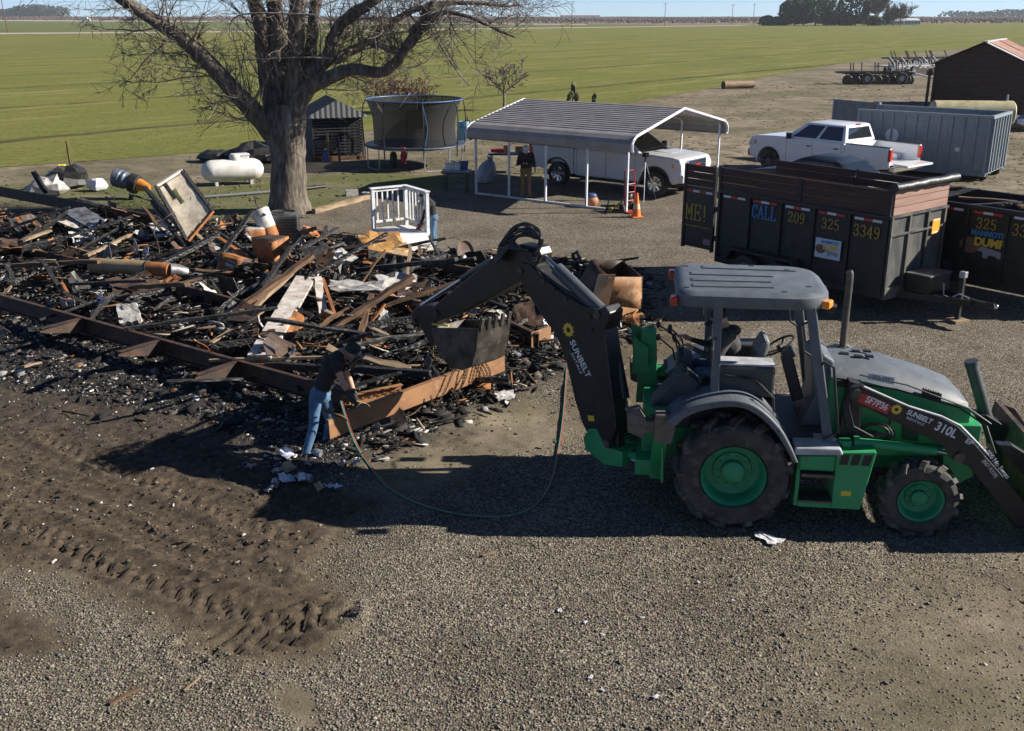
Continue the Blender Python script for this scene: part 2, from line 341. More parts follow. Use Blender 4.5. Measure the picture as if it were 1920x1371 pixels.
PEB = ([(1,0,0),(.35,.9,-.1),(-.8,.55,.1),(-.8,-.5,-.1),(.4,-.9,.1),(.15,.05,.85),(-.1,0,-.8)], [(0,1,5),(1,2,5),(2,3,5),(3,4,5),(4,0,5),(1,0,6),(2,1,6),(3,2,6),(4,3,6),(0,4,6)])
CHIP = ([(-1,-1,-.3),(1,-.8,0),(.9,1,.3),(-1.1,.8,.1),(-1,-1,-.05),(1,-.8,.25),(.9,1,.55),(-1.1,.8,.35)], [(0,3,2,1),(4,5,6,7),(0,1,5,4),(1,2,6,5),(2,3,7,6),(3,0,4,7)])
n = 80000
py = 6.2+(15.5-6.2)*RNG.random(n)**1.35; px = (RNG.random(n)*2-1)*(py*.55+1.2)
g, bnt, md, gr = zones(px, py); keep = RNG.random(n) < np.clip(g-.6*bnt, .03, 1)*np.clip(1.1+fnoise(px, py, .6, 21)*.9, .15, 1)
px, py = px[keep], py[keep]; n = len(px); sz = RNG.uniform(.005, .0155, n)*np.where(RNG.random(n) < .02, 1.8, 1)
S = np.stack([sz*RNG.uniform(.8, 1.5, n), sz, sz*RNG.uniform(.5, .8, n)], -1)
g1 = RNG.beta(1.6, 2.2, n)[:, None]; cols = (.06+g1*.27)*np.array([1, .90, .74])+RNG.normal(0, .012, (n, 3)); cols = np.clip(cols, .02, .6)
tag(scatter_mesh('loose_gravel', np.stack([px, py, near_z(px, py)+sz*.25], -1), S, RNG.random(n)*6.28, cols, PEB, TINT), 'loose grey and tan gravel stones strewn over the yard', 'gravel')
# ------------------------------------------------------------------ fields and far strips
def poly_sheet(name, pix, z, m, kind='structure'):
    b = MB(); pts = [tuple(at(x, y))[:2] for x, y in pix]; b.add([(x, y, z) for x, y in pts], [tuple(range(len(pts)))])
    return tag(b.build(name, m), kind=kind)
def field_material(name, ca, cb, cc, rows=True):
    m = bpy.data.materials.new(name); m.use_nodes = True; nt = m.node_tree; b = nt.nodes['Principled BSDF']; L = nt.links.new
    b.inputs['Roughness'].default_value = 1; b.inputs['Specular IOR Level'].default_value = .1
    geo = N(nt, 'NewGeometry'); pos = geo.outputs['Position']
    def noise(s, d=6, r=.6, st=None):
        t = N(nt, 'TexNoise'); t.inputs['Scale'].default_value = s; t.inputs['Detail'].default_value = d; t.inputs['Roughness'].default_value = r
        if st: mp = N(nt, 'Mapping'); mp.inputs['Rotation'].default_value = (0, 0, R(-52)); L(pos, mp.inputs[0]); m2 = N(nt, 'Mapping'); m2.inputs['Scale'].default_value = st; L(mp.outputs[0], m2.inputs[0]); L(m2.outputs[0], t.inputs['Vector'])
        else: L(pos, t.inputs['Vector'])
        return t.outputs[0]
    def mix(f, a, c):
        x = N(nt, 'MixRGB'); L(f, x.inputs[0])
        for k, q in ((1, a), (2, c)):
            if isinstance(q, tuple): x.inputs[k].default_value = (*q, 1)
            else: L(q, x.inputs[k])
        return x.outputs[0]
    def mr(f, lo, hi):
        x = N(nt, 'MapRange'); x.inputs[1].default_value = lo; x.inputs[2].default_value = hi; L(f, x.inputs[0]); return x.outputs[0]
    col = mix(mr(noise(.05, 5), .38, .62), ca, cb); col = mix(mr(noise(1.2, 8, .75, (.25, 1, 1)), .5, .75), col, cc); col = mix(mr(noise(2.6, 6, .8), .50, .66), col, tuple(c*.45 for c in ca)); col = mix(mr(noise(.4, 6, .7, (.15, 1, 1)), .52, .7), col, tuple(c*1.25 for c in cc))
    sp = N(nt, 'SeparateXYZ'); L(pos, sp.inputs[0])
    if rows:
        mp = N(nt, 'Mapping'); mp.inputs['Rotation'].default_value = (0, 0, R(-52)); L(pos, mp.inputs[0]); s2 = N(nt, 'SeparateXYZ'); L(mp.outputs[0], s2.inputs[0])
        ad = N(nt, 'Math', operation='ADD'); L(s2.outputs[1], ad.inputs[0]); ad.inputs[1].default_value = 4.0
        w1 = N(nt, 'Math', operation='MULTIPLY_ADD'); L(noise(.3, 3), w1.inputs[0]); w1.inputs[1].default_value = 1.6; L(ad.outputs[0], w1.inputs[2])
        pp = N(nt, 'Math', operation='PINGPONG'); L(w1.outputs[0], pp.inputs[0]); pp.inputs[1].default_value = 9.0
        ln = N(nt, 'MapRange'); L(pp.outputs[0], ln.inputs[0]); ln.inputs[1].default_value = .0; ln.inputs[2].default_value = .8; ln.inputs[3].default_value = 1; ln.inputs[4].default_value = 0
        gate = N(nt, 'Math', operation='MULTIPLY'); L(ln.outputs[0], gate.inputs[0]); L(mr(noise(.22, 5, .7), .30, .52), gate.inputs[1])
        col = mix(gate.outputs[0], col, (.055, .05, .024))
    L(col, b.inputs['Base Color'])
    bp = N(nt, 'Bump'); bp.inputs['Strength'].default_value = .8; bp.inputs['Distance'].default_value = .08; L(noise(9, 6, .8), bp.inputs['Height']); L(bp.outputs[0], b.inputs['Normal'])
    return m
FM = field_material('young_crop', (.132, .150, .036), (.165, .168, .042), (.21, .185, .08))
FM2 = field_material('far_crop', (.105, .135, .045), (.13, .145, .05), (.16, .145, .08), False)
SOIL = mat('bare_soil', (.11, .085, .062), (.15, .12, .09), rough=1, scale=.05)
ORCH = mat('dormant_orchard_floor', (.085, .062, .058), (.11, .085, .08), rough=1, scale=.02)
PALE = mat('pale_dirt_road', (.42, .37, .30), (.34, .30, .24), rough=1, scale=.1)
poly_sheet('field', [(-900,322),(0,314),(200,300),(420,283),(560,268),(700,245),(890,226),(1060,214),(1180,192),(1300,172),(1420,147),(1560,122),(1660,107),(1800,92),(2300,60),(2300,41),(1920,41.5),(1430,47.5),(960,54),(480,60),(0,64),(-900,72)], .012, FM)
poly_sheet('far_field', [(-900,70),(0,60.5),(480,57),(960,52),(1230,49),(1230,46.5),(480,42),(0,39.5),(-900,39)], .016, FM2)
poly_sheet('farm_road', [(-900,73.5),(0,64.2),(480,60.2),(960,54.2),(1430,47.7),(1430,46.9),(960,53),(480,58.8),(0,62.2),(-900,71)], .03, PALE)
poly_sheet('far_road', [(-900,39.4),(0,39.4),(480,42),(1100,47),(1100,46),(480,40.8),(0,37.8),(-900,37.8)], .03, PALE)
# ------------------------------------------------------------------ backhoe loader
GREEN = mat('green_paint', (.018, .26, .085), (.032, .32, .12), rough=.42, scale=3, lo=.35, hi=.75, c3=(.11, .135, .08), s3=5, l3=.56, h3=.82, r2=.6, bump=.04, bscale=60)
GREEND = mat('green_rim_paint', (.012, .22, .09), (.025, .28, .13), rough=.5, scale=6, c3=(.10, .085, .06), s3=12, l3=.62, h3=.72)
SLATE = mat('slate_grey_plastic', (.085, .10, .118), (.115, .13, .147), rough=.5, scale=4, c3=(.22, .21, .195), s3=6, l3=.58, h3=.85, bump=.05, bscale=150)
BLACKP = mat('black_paint', (.011, .012, .015), (.022, .022, .024), rough=.4, scale=5, c3=(.075, .07, .065), s3=14, l3=.66, h3=.78)
RUBBER = mat('tyre_rubber', (.03, .028, .027), (.065, .058, .052), rough=.85, scale=5, c3=(.16, .14, .115), s3=8, l3=.54, h3=.78, bump=.1, bscale=60)
TREAD = mat('dusty_tread', (.03, .028, .026), (.12, .107, .09), rough=.9, scale=6)
CHROME = mat('chrome_rod', (.42, .44, .47), rough=.22, metal=1)
STEELW = mat('worn_steel', (.05, .045, .04), (.12, .105, .09), rough=.5, metal=.5, scale=5, c3=(.22, .16, .11), s3=10, l3=.6, h3=.75, bump=.1)
HOSE = mat('black_hose', (.012, .012, .013), rough=.5)
WHITEP = mat('white_lettering', (.72, .73, .74), rough=.5)
YELLOWP = mat('yellow_decal', (.68, .50, .04), rough=.5)
REDP = mat('red_decal', (.45, .03, .035), rough=.5)
GREYPL = mat('pale_grey_plate', (.45, .47, .50), (.30, .31, .33), rough=.5, scale=5)
AMBER = mat('amber_lens', (.85, .28, .02), rough=.2, coat=.5)
REDL = mat('red_lens', (.45, .02, .015), rough=.2, coat=.5)
SEATG = mat('grey_vinyl', (.20, .21, .22), (.14, .145, .15), rough=.6, scale=7)
DKGREY = mat('dark_grey_panel', (.032, .036, .042), (.05, .055, .06), rough=.55, scale=5)
PADW = mat('worn_pad_wood', (.10, .085, .07), (.16, .135, .11), rough=.8, scale=8, stretch=(1, 1, 4))
BH_LOC = Vector((2.66, 11.80, 0)); BH_RZ = R(-7.2)
BH = thing('backhoe_loader', 'green and black backhoe loader with grey canopy, its digger arm reaching over the rubble', 'backhoe', BH_LOC, BH_RZ)
BHI = (Matrix.Translation(BH_LOC) @ Matrix.Rotation(BH_RZ, 4, 'Z')).inverted()
def bl(px, py, y):                               # photo pixel on the machine's lengthwise plane at local y
    o = BHI @ Vector((0, 0, CAMH)); d = (BHI @ at(px, py)) - o; return o+d*((y-o.y)/d.y)
def make_wheel(name, r, wd, rim, nl, parent, x, y, lug=.045, out=-1, lugw=.06):
    t = MB(); h = wd/2
    prof = [(rim, -h*.72), (rim+.03, -h*.9), (r*.80, -h*1.0), (r-.075, -h*.96), (r-.035, -h*.78), (r-.02, 0), (r-.035, h*.78), (r-.075, h*.96), (r*.80, h), (rim+.03, h*.9), (rim, h*.72)]
    t.lathe(prof, (0, 0, 0), (0, 1, 0), 48, closed=True); t.cur = 1
    for k in range(nl):
        for sd in (-1, 1):
            a0 = 2*pi*(k+(.5 if sd > 0 else 0))/nl; pts = []
            for u, da in ((0.03, 0), (.55, .14), (.98, .24)):
                rr = (r-.012) if u < .9 else (r-.06); a = a0+da*sd*out*(1.0)
                a = a0+da; pts.append((Vector((cos(a)*rr, sd*h*u, sin(a)*rr)), Vector((cos(a), 0, sin(a)))))
            for (p, u1), (q, u2) in zip(pts[:-1], pts[1:]): t.bar(p, q, lugw, lug*1.6, up=u1)
    o = t.build(name, [RUBBER, TREAD], parent, smooth=True, loc=(x, y, r), angle=30)
    m = MB(); ya = out*h
    s = out
    m.lathe([(rim+.012, s*h*.93), (rim+.012, s*h*.80), (rim-.01, s*h*.72), (rim-.03, s*h*.40), (rim-.05, s*h*.05), (rim*.62, s*h*.0), (rim*.60, s*h*.12), (rim*.38, s*h*.14), (rim*.36, s*h*.42), (rim*.30, s*h*.48), (.005, s*h*.5)], (0, 0, 0), (0, 1, 0), 40, cap0=False)
    for k in range(10):
        a = 2*pi*k/10; m.cyl((cos(a)*rim*.50, s*h*.08, sin(a)*rim*.50), (cos(a)*rim*.50, s*h*.22, sin(a)*rim*.50), .016, n=6)
    m.build('rim', GREEND, o, smooth=True)
    return o
for sd in (-1, 1):
    make_wheel('rear_wheel', .655, .50, .36, 13, BH, 0, sd*.83, lug=.05, out=sd, lugw=.075)
    make_wheel('front_wheel', .445, .32, .245, 13, BH, 2.10, sd*.85, lug=.04, out=sd, lugw=.06)
# chassis
b = MB(); b.bb((-.95, -.33, .55), (2.55, .33, .98)); b.bb((-.35, -.62, .5), (.35, .62, .82)); b.bb((1.98, -.72, .36), (2.22, .72, .52)); b.bb((1.6, -.45, .8), (2.72, .45, 1.12)); b.bb((2.5, -.5, .62), (2.8, .5, 1.2))
b.prism([(1.3, .98), (2.7, .90), (2.75, .62), (2.45, .42), (2.38, .86), (1.3, .80)], -.62, -.46); b.prism([(1.3, .98), (2.7, .90), (2.75, .62), (2.45, .42), (2.38, .86), (1.3, .80)], .46, .62)
b.build('chassis', GREEN, BH, bevel=.015)
# side tank, steps
b = MB(); b.prism([(1.12, 1.0), (1.55, 1.03), (1.44, .31), (1.12, .31)], -1.02, -.5); b.prism([(.70, .93), (1.12, .95), (1.12, .76), (.70, .76)], -1.0, -.6); b.bb((.74, -1.02, .31), (1.12, -.62, .38)); b.bb((.70, -1.0, .31), (.745, -.6, .93))
b.build('side_tank', GREEN, BH, bevel=.012)
b = MB(); b.bb((.75, -1.05, .70), (1.11, -.78, .735)); b.bb((.75, -1.05, .385), (1.11, -.78, .41))
parts(b, 'step', STEELW, BH)
b = MB()
for k in range(3): b.prism([(1.17+k*.125, .99), (1.265+k*.125, .995), (1.245+k*.118, .86), (1.155+k*.118, .86)], -1.024, -1.02)
b.build('stripe_decal', BLACKP, BH); b = MB(); b.bb((1.21, -1.024, .48), (1.32, -1.02, .54)); b.build('warning_sticker', YELLOWP, BH)
b = MB(); b.prism([(.66, 1.04), (1.16, 1.05), (1.2, .97), (.66, .95)], -1.03, -.55); b.build('platform_edge', GREYPL, BH, bevel=.02)
b = MB(); b.bb((-.2, -.72, 1.0), (1.1, .72, 1.045)); b.build('floor', DKGREY, BH)
# hood and engine sides
def hsec(x, ze, zc, wd): return [(x, -wd, ze-.5), (x, -wd, ze), (x, -wd+.05, ze+.06), (x, -wd*.55, zc-.015), (x, 0, zc), (x, wd*.55, zc-.015), (x, wd-.05, ze+.06), (x, wd, ze), (x, wd, ze-.5)]
b = MB(); secs = [(1.07, 1.72, 1.87, .50), (1.45, 1.68, 1.86, .50), (1.75, 1.61, 1.80, .50), (2.2, 1.51, 1.68, .48), (2.52, 1.43, 1.56, .46), (2.64, 1.38, 1.45, .44)]
rings = [[(p[0], p[1]*1.0, p[2]) for p in hsec(*s)][1:-1] for s in secs]; b.loft(rings, cap=False)
b.add([*rings[0]], [tuple(range(7))]); b.add([*rings[-1]], [tuple(range(7))]); b.build('hood', SLATE, BH, smooth=True, angle=28)
b = MB(); rg = [[(x, -w+.012, .95), (x, -w+.012, ze), (x, w-.012, ze), (x, w-.012, .95)] for x, ze, zc, w in secs[:-1]]+[[(2.66, -.42, 1.02), (2.68, -.42, 1.36), (2.68, .42, 1.36), (2.66, .42, 1.02)]]; b.loft(rg)
b.build('engine_side_panel', GREEN, BH, smooth=True, angle=30)
b = MB(); b.prism([(1.92, 1.20), (2.1, 1.16), (2.12, .98), (1.94, 1.0)], -.515, -.47); b.bb((1.36, -.512, 1.0), (1.40, -.47, 1.66)); parts(b, 'side_opening', HOSE, BH)
b = MB()
for k in range(7): b.bar((2.10+k*.028, -.487, 1.545-k*.007), (2.11+k*.028, -.46, 1.625-k*.008), .012, .012)
b.prism([(2.09, 1.53), (2.31, 1.475), (2.31, 1.565), (2.09, 1.62)], -.492, -.478); b.build('hood_vent', HOSE, BH)
b = MB()
for x, y in ((1.42, -.14), (1.55, -.12), (1.43, .06), (1.56, .08), (1.28, -.05)): b.box((x, y, 1.868), (.09, .07, .02), (0, .05, 0))
b.bb((1.12, -.505, 1.60), (1.40, -.497, 1.70)); parts(b, 'hood_slot', HOSE, BH)
M = frame(bl(1652, 710, -.512), (1, 0, -.16), (0, .25, 1)); b = MB(); b.box((0, 0, 0), (.30, .085, .012)); b.xf(M); b.build('number_plate', WHITEP, BH)
text('serial_number', '10054992', .075, HOSE, BH, frame(bl(1652, 710, -.521), (1, 0, -.16), (0, .25, 1)), sx=.85, sp=1.1)
b = MB(); b.tube([(1.31, .25, 1.80), (1.31, .25, 2.70), (1.305, .25, 2.76), (1.29, .25, 2.79)], .042, 14); b.cyl((1.31, .25, 1.8), (1.31, .25, 1.86), .075); b.build('exhaust_pipe', mat('exhaust_steel', (.06, .062, .066), (.12, .10, .085), rough=.5, metal=.4, scale=5), BH, smooth=True)
# fenders
arc = [(-.80, 1.30), (-.62, 1.46), (-.35, 1.56), (-.03, 1.60), (.22, 1.52), (.46, 1.30), (.60, 1.08), (.70, .88)]
inner = [(.64, .88), (.54, 1.06), (.40, 1.26), (.18, 1.45), (-.03, 1.52), (-.33, 1.48), (-.56, 1.38), (-.70, 1.24)]
_c = lambda P: [(p.x, p.z) for p in catmull([Vector((x, 0, z)) for x, z in P], 5)]
arc, inner = _c(arc), _c(inner)
for sd in (-1, 1):
    b = MB(); b.prism(arc+inner, sd*1.10, sd*.52); b.build('fender', SLATE, BH, bevel=.02)
    b = MB(); b.prism([(-.6, 1.44), (-.03, 1.55), (.25, 1.45), (.45, 1.05), (-.75, 1.05)], sd*.56, sd*.50); b.build('inner_fender', DKGREY, BH)
# cab floor consoles, seat, wheel
b = MB(); b.bb((-.28, -.68, 1.5), (.42, -.36, 1.86)); b.prism([(-.95, 1.05), (-.5, 1.05), (-.42, 1.62), (-.62, 1.78), (-.95, 1.35)], -.62, -.30); b.bb((-.28, .36, 1.4), (.42, .68, 1.8)); parts(b, 'side_console', DKGREY, BH, bevel=.03)
b = MB(); b.bb((-.27, -.66, 1.862), (.41, -.38, 1.885)); b.build('console_lid', GREYPL, BH, bevel=.006)
b = MB(); b.prism([(.80, 1.045), (1.12, 1.045), (1.12, 1.86), (.98, 1.95), (.86, 1.86), (.92, 1.4)], -.36, .36); b.build('dash_console', SLATE, BH, bevel=.03)
b = MB(); b.bar((.80, 0, 1.25), (.62, 0, 1.80), .12, .14); b.box((.64, 0, 1.83), (.16, .2, .1), (0, -.5, 0)); b.build('steering_column', DKGREY, BH, bevel=.02)
b = MB(); c = Vector((.52, 0, 1.92)); ax = Vector((-.55, 0, .83)).normalized(); u = ax.orthogonal().normalized(); v = ax.cross(u)
b.tube([c+(u*cos(2*pi*k/28)+v*sin(2*pi*k/28))*.20 for k in range(29)], .014, 8)
for k in range(3): b.tube([c-ax*.05, c+(u*cos(2*pi*k/3+.4)+v*sin(2*pi*k/3+.4))*.2], .011, 6)
b.cyl(c-ax*.08, c, .03); b.build('steering_wheel', HOSE, BH, smooth=True)
b = MB(); b.prism([(-.18, 1.42), (.22, 1.42), (.26, 1.52), (-.18, 1.52)], -.25, .25); b.prism([(.20, 1.46), (.30, 1.46), (.40, 2.02), (.33, 2.06), (.24, 1.9)], -.22, .22); b.build('seat', SEATG, BH, bevel=.04)
b = MB(); b.bb((-.1, -.2, 1.05), (.15, .2, 1.42)); b.build('seat_base', DKGREY, BH)
b = MB(); b.prism([(-.72, 1.05), (-.55, 1.05), (-.48, 1.75), (-.66, 1.82)], -.22, .22); b.bb((-.9, -.3, 1.0), (-.6, .3, 1.3)); b.build('backhoe_control_tower', DKGREY, BH, bevel=.025)
for k, (x, y) in enumerate(((-.60, -.12), (-.62, .0), (-.58, .14), (-.70, -.2), (-.66, .22))):
    b = MB(); top = Vector((x-.12-.03*k, y*1.5, 2.03+.03*(k % 2))); b.tube([(x, y, 1.75), (x-.03, y*1.2, 1.9), top], .011, 6); b.ball(top, .028, sc=(1, 1, 1.6)); b.build('control_lever', HOSE, BH, smooth=True)
# posts and canopy
def post(p, q, w=.085, d=.10): return MB().bar(p, q, w, d, up=(1, 0, 0)).build('canopy_post', SLATE, BH, bevel=.015)
for sd in (-1, 1):
    post((-.25, sd*.74, 1.48), (-.27, sd*.66, 2.60)); post((1.06, sd*.80, 1.0), (.74, sd*.64, 2.60), .075, .11)
b = MB()
for sd in (-1, 1):
    b.tube([(.98, sd*.86, 1.1), (1.13, sd*.9, 1.2), (1.02, sd*.86, 1.95), (.92, sd*.80, 2.0), (.90, sd*.78, 1.95)], .016, 8); b.tube([(.45, sd*.70, 1.15), (.42, sd*.70, 1.5), (.2, sd*.70, 1.72), (-.15, sd*.70, 1.76)], .014, 8)
    b.tube([(.80, sd*.60, 2.0), (.72, sd*.60, 2.05), (.66, sd*.60, 2.35), (.74, sd*.62, 2.4)], .014, 8)
parts(b, 'grab_rail', HOSE, BH, smooth=True)
def rrect(x0, x1, hw, z, ins, r=.22, rf=.42, n=6):
    P = []
    for cx, cy, a0, rr in ((x1-rf, hw-rf, 0, rf), (x0+r, hw-r, 90, r), (x0+r, -hw+r, 180, r), (x1-rf, -hw+rf, 270, rf)):
        for k in range(n+1):
            a = R(a0+90*k/n); P.append((cx+cos(a)*(rr-ins), cy+sin(a)*(rr-ins), z))
    return P
b = MB(); b.loft([rrect(-.74, .98, .76, 2.555, .10), rrect(-.74, .98, .76, 2.56, .02), rrect(-.74, .98, .76, 2.60, 0), rrect(-.74, .98, .76, 2.69, 0.012), rrect(-.74, .98, .76, 2.725, .06), rrect(-.74, .98, .76, 2.735, .12)])
b.build('canopy', SLATE, BH, smooth=True, angle=40)
b = MB()
for y, x0, x1 in ((-.50, -.55, .35), (-.22, -.55, .35), (.08, -.55, .4), (.42, -.4, .7)): b.bar((x0, y, 2.737), (x1, y*.92, 2.738), .03, .014); b.bar((x0, y-.02, 2.735), (x0, y+.12, 2.735), .03, .012)
for x, y in ((-.62, -.55), (.75, -.35), (.6, .45), (-.6, .5), (.2, .62), (.45, -.62)): b.box((x, y, 2.737), (.06, .035, .012))
b.build('canopy_rib', mat('canopy_groove', (.03, .036, .042), rough=.6), BH, bevel=.005)
for y in (-.62, .62):
    b = MB(); b.box((-.76, y, 2.60), (.08, .13, .11)); b.build('tail_light', REDL, BH, bevel=.02); b = MB(); b.box((.93, y*.93, 2.60), (.10, .15, .09), (0, 0, -.45 if y < 0 else .45)); b.build('turn_signal', AMBER, BH, bevel=.02)
b = MB()
for x, y in ((1.0, -.42), (1.02, .42), (-.80, -.4), (-.8, .4)): b.cyl((x-.03, y, 2.53), (x+.05 if x > 0 else x-.09, y, 2.51), .055)
parts(b, 'work_light', HOSE, BH, smooth=True)
# loader arms and bucket
ARM = [(1.24, 1.70), (1.36, 1.73), (1.88, 1.50), (2.25, 1.39), (2.44, 1.29), (2.60, 1.14), (3.26, .45), (3.42, .22), (3.40, .08), (3.24, .08), (2.62, .82), (2.52, .86), (2.42, .90), (2.30, 1.06), (1.90, 1.25), (1.30, 1.53), (1.22, 1.58)]
for sd in (-1, 1):
    b = MB(); b.prism(ARM, sd*.80, sd*.69); b.build('loader_arm', BLACKP, BH, bevel=.012)
    b = MB(); b.cyl((1.30, sd*.83, 1.64), (1.30, sd*.66, 1.64), .055); b.cyl((2.50, sd*.83, .93), (2.50, sd*.66, .93), .06); parts(b, 'arm_pin', STEELW, BH, smooth=True)
    b = MB(); b.tube([(1.36, sd*.86, 1.745), (1.88, sd*.80, 1.515), (2.25, sd*.80, 1.41), (2.46, sd*.80, 1.31), (2.66, sd*.80, 1.12), (2.80, sd*.80, .98)], .014, 6); b.build('arm_edge_pipe', GREYPL, BH, smooth=True)
    b = MB(); b.prism([(1.18, 1.05), (1.42, 1.05), (1.38, 1.70), (1.24, 1.74)], sd*.68, sd*.52); b.build('arm_bracket', BLACKP, BH, bevel=.01)
    b = MB(); b.cyl((1.36, sd*.74, 1.03), (2.26, sd*.74, .965), .055); b.cyl((1.34, sd*.74, 1.03), (1.40, sd*.74, 1.03), .075); b.build('lift_cylinder', GREEN, BH, smooth=True)
    b = MB(); b.cyl((2.26, sd*.74, .965), (2.50, sd*.74, .935), .028); b.build('lift_rod', CHROME, BH, smooth=True)
b = MB(); b.cyl((3.30, .52, .62), (2.90, .50, 1.62), .075); b.cyl((2.91, .5, 1.60), (2.895, .5, 1.66), .085); b.cyl((3.45, .5, .3), (3.30, .52, .62), .04); b.build('bucket_tilt_cylinder', DKGREY, BH, smooth=True)
b = MB(); b.prism([(2.98, 1.0), (3.14, 1.0), (3.62, .72), (3.62, .5), (3.4, .55)], .40, .62); b.prism([(2.98, 1.0), (3.14, 1.0), (3.62, .72), (3.62, .5), (3.4, .55)], -.55, -.42); parts(b, 'tilt_link', BLACKP, BH, bevel=.01)
prof = [(3.45, .95), (3.38, .60), (3.45, .18), (3.62, .02), (4.35, .0), (4.35, .03), (3.66, .06), (3.51, .22), (3.44, .60), (3.51, .95)]
b = MB(); b.prism(prof, -1.09, 1.09)
for y in (-1.09, 1.07): b.prism([(3.45, .95), (3.38, .60), (3.45, .18), (3.62, .02), (4.35, .0), (4.1, .35), (3.7, .85)], y, y+.02)
b.build('front_bucket', mat('worn_bucket_steel', (.05, .042, .036), (.12, .09, .07), rough=.55, metal=.3, scale=4, c3=(.20, .13, .08), s3=8), BH)
# lettering on the near arm
yA = -.803
def arm_text(nm, s, px, py, size, m, sx=1, slope=-.40, dx=0, **k): text(nm, s, size, m, BH, frame(bl(px, py, yA), (1, 0, slope), (0, 0, 1)), sx=sx, **k)
b = MB(); b.box((0, 0, 0), (.36, .115, .003)); b.xf(frame(bl(1640, 757, yA+.001), (1, 0, -.40), (0, 0, 1))); b.build('red_label', REDP, BH)
arm_text('fleet_code', 'SF7P36', 1644, 757, .115, WHITEP, sx=.78, bold=.002)
def gear(name, M, r, parent, m=YELLOWP, n=10):
    b = MB(); vs = []; k2 = n*2
    for k in range(k2):
        rr = r if k % 2 == 0 else r*.72; a = 2*pi*k/k2+(.16 if k % 2 else 0); vs.append((cos(a)*rr, sin(a)*rr, 0))
    ins = [(cos(2*pi*k/k2)*r*.34, sin(2*pi*k/k2)*r*.34, 0) for k in range(k2)]
    b.add(vs+ins, [(k, (k+1) % k2, k2+(k+1) % k2, k2+k) for k in range(k2)]); b.xf(M); return b.build(name, m, parent)
gear('sun_emblem', frame(bl(1681, 768, yA), (1, 0, -.4), (0, 0, 1)), .066, BH)
arm_text('company_name', 'SUNBELT', 1724, 782, .085, WHITEP, sx=.86, bold=.002, shear=.1); arm_text('company_subtitle', 'RENTALS', 1716, 790, .042, WHITEP, sx=1.25)
arm_text('model_number', '310L', 1774, 807, .145, WHITEP, sx=.9, bold=.003, slope=-.42); arm_text('model_suffix', 'EP', 1818, 829, .085, WHITEP, sx=1.1, bold=.002, slope=-.5)
arm_text('phone_words', '1-800 No Sweat', 1868, 868, .072, WHITEP, slope=-1.15, bold=.001); arm_text('phone_number', '(667-9328)', 1856, 879, .06, WHITEP, slope=-1.15)
# hydraulic hoses by the loader
b = MB()
for k in range(5):
    p = [bl(1600, 735+k*3, -.66), bl(1582+k*2, 760, -.70), bl(1588+k*3, 800, -.72), bl(1605+k*8, 828-k*2, -.70), bl(1640+k*6, 812, -.68)]; b.tube(p, .014, 6)
for k in range(3):
    c0 = bl(1640, 812, -.6); b.tube([c0+Vector((cos(a)*(.16+.03*k), -.02*k, sin(a)*(.10+.02*k))) for a in [2*pi*j/14 for j in range(15)]], .012, 6)
b.tube([bl(1560, 712, -.53), bl(1680, 730, -.53), bl(1800, 765, -.55), bl(1850, 800, -.55), bl(1866, 850, -.6)], .012, 6); b.tube([bl(1612, 703, -.53), bl(1700, 722, -.53), bl(1815, 765, -.55), bl(1858, 795, -.55)], .010, 6)
b.build('hydraulic_hose', HOSE, BH, smooth=True)
b = MB(); b.cyl((1.24, -.80, 1.0), (1.24, -.80, 1.08), .075); b.build('filler_cap', GREEN, BH, smooth=True)
# stabilizers and rear frame
for sd in (-1, 1):
    b = MB(); b.bar((-.86, sd*.52, .42), (-.84, sd*.90, 1.12), .20, .16, up=(1, 0, 0)); b.bar((-.80, sd*.88, .48), (-.82, sd*.80, 1.08), .16, .03, up=(1, 0, 0)); b.build('stabilizer_leg', GREEN, BH, bevel=.012)
    b = MB(); b.prism([(-1.22, 1.12), (-1.05, 1.05), (-.98, 1.22), (-1.1, 1.4), (-1.24, 1.36)], sd*.80, sd*1.0); b.prism([(-.92, 1.02), (-.72, 1.0), (-.68, 1.2), (-.75, 1.36), (-.92, 1.36)], sd*.80, sd*1.02); b.bb((-1.05, sd*.84, 1.12), (-.85, sd*.98, 1.26)); b.build('stabilizer_pad', PADW, BH, bevel=.015)
    b = MB(); b.cyl((-.98, sd*.78, 1.30), (-.78, sd*.78, 1.30), .05); b.bar((-.86, sd*.45, 1.35), (-.86, sd*.80, 1.22), .14, .05); b.build('stabilizer_hinge', GREEN, BH, smooth=True)
b = MB(); b.bb((-1.12, -.62, .42), (-.78, .62, .62)); b.bb((-1.05, -.34, .42), (-.8, .34, 1.25)); b.prism([(-1.2, 1.6), (-.95, 1.62), (-.95, 2.0), (-1.08, 1.92), (-1.24, 2.0)], .46, .52); b.prism([(-1.14, 1.0), (-.86, 1.0), (-.92, 1.95), (-1.1, 1.95)], .30, .46)
b.prism([(-1.2, 1.9), (-1.0, 1.75), (-1.0, 1.45), (-1.2, 1.4)], .22, .26); b.build('rear_frame', GREEN, BH, bevel=.012)
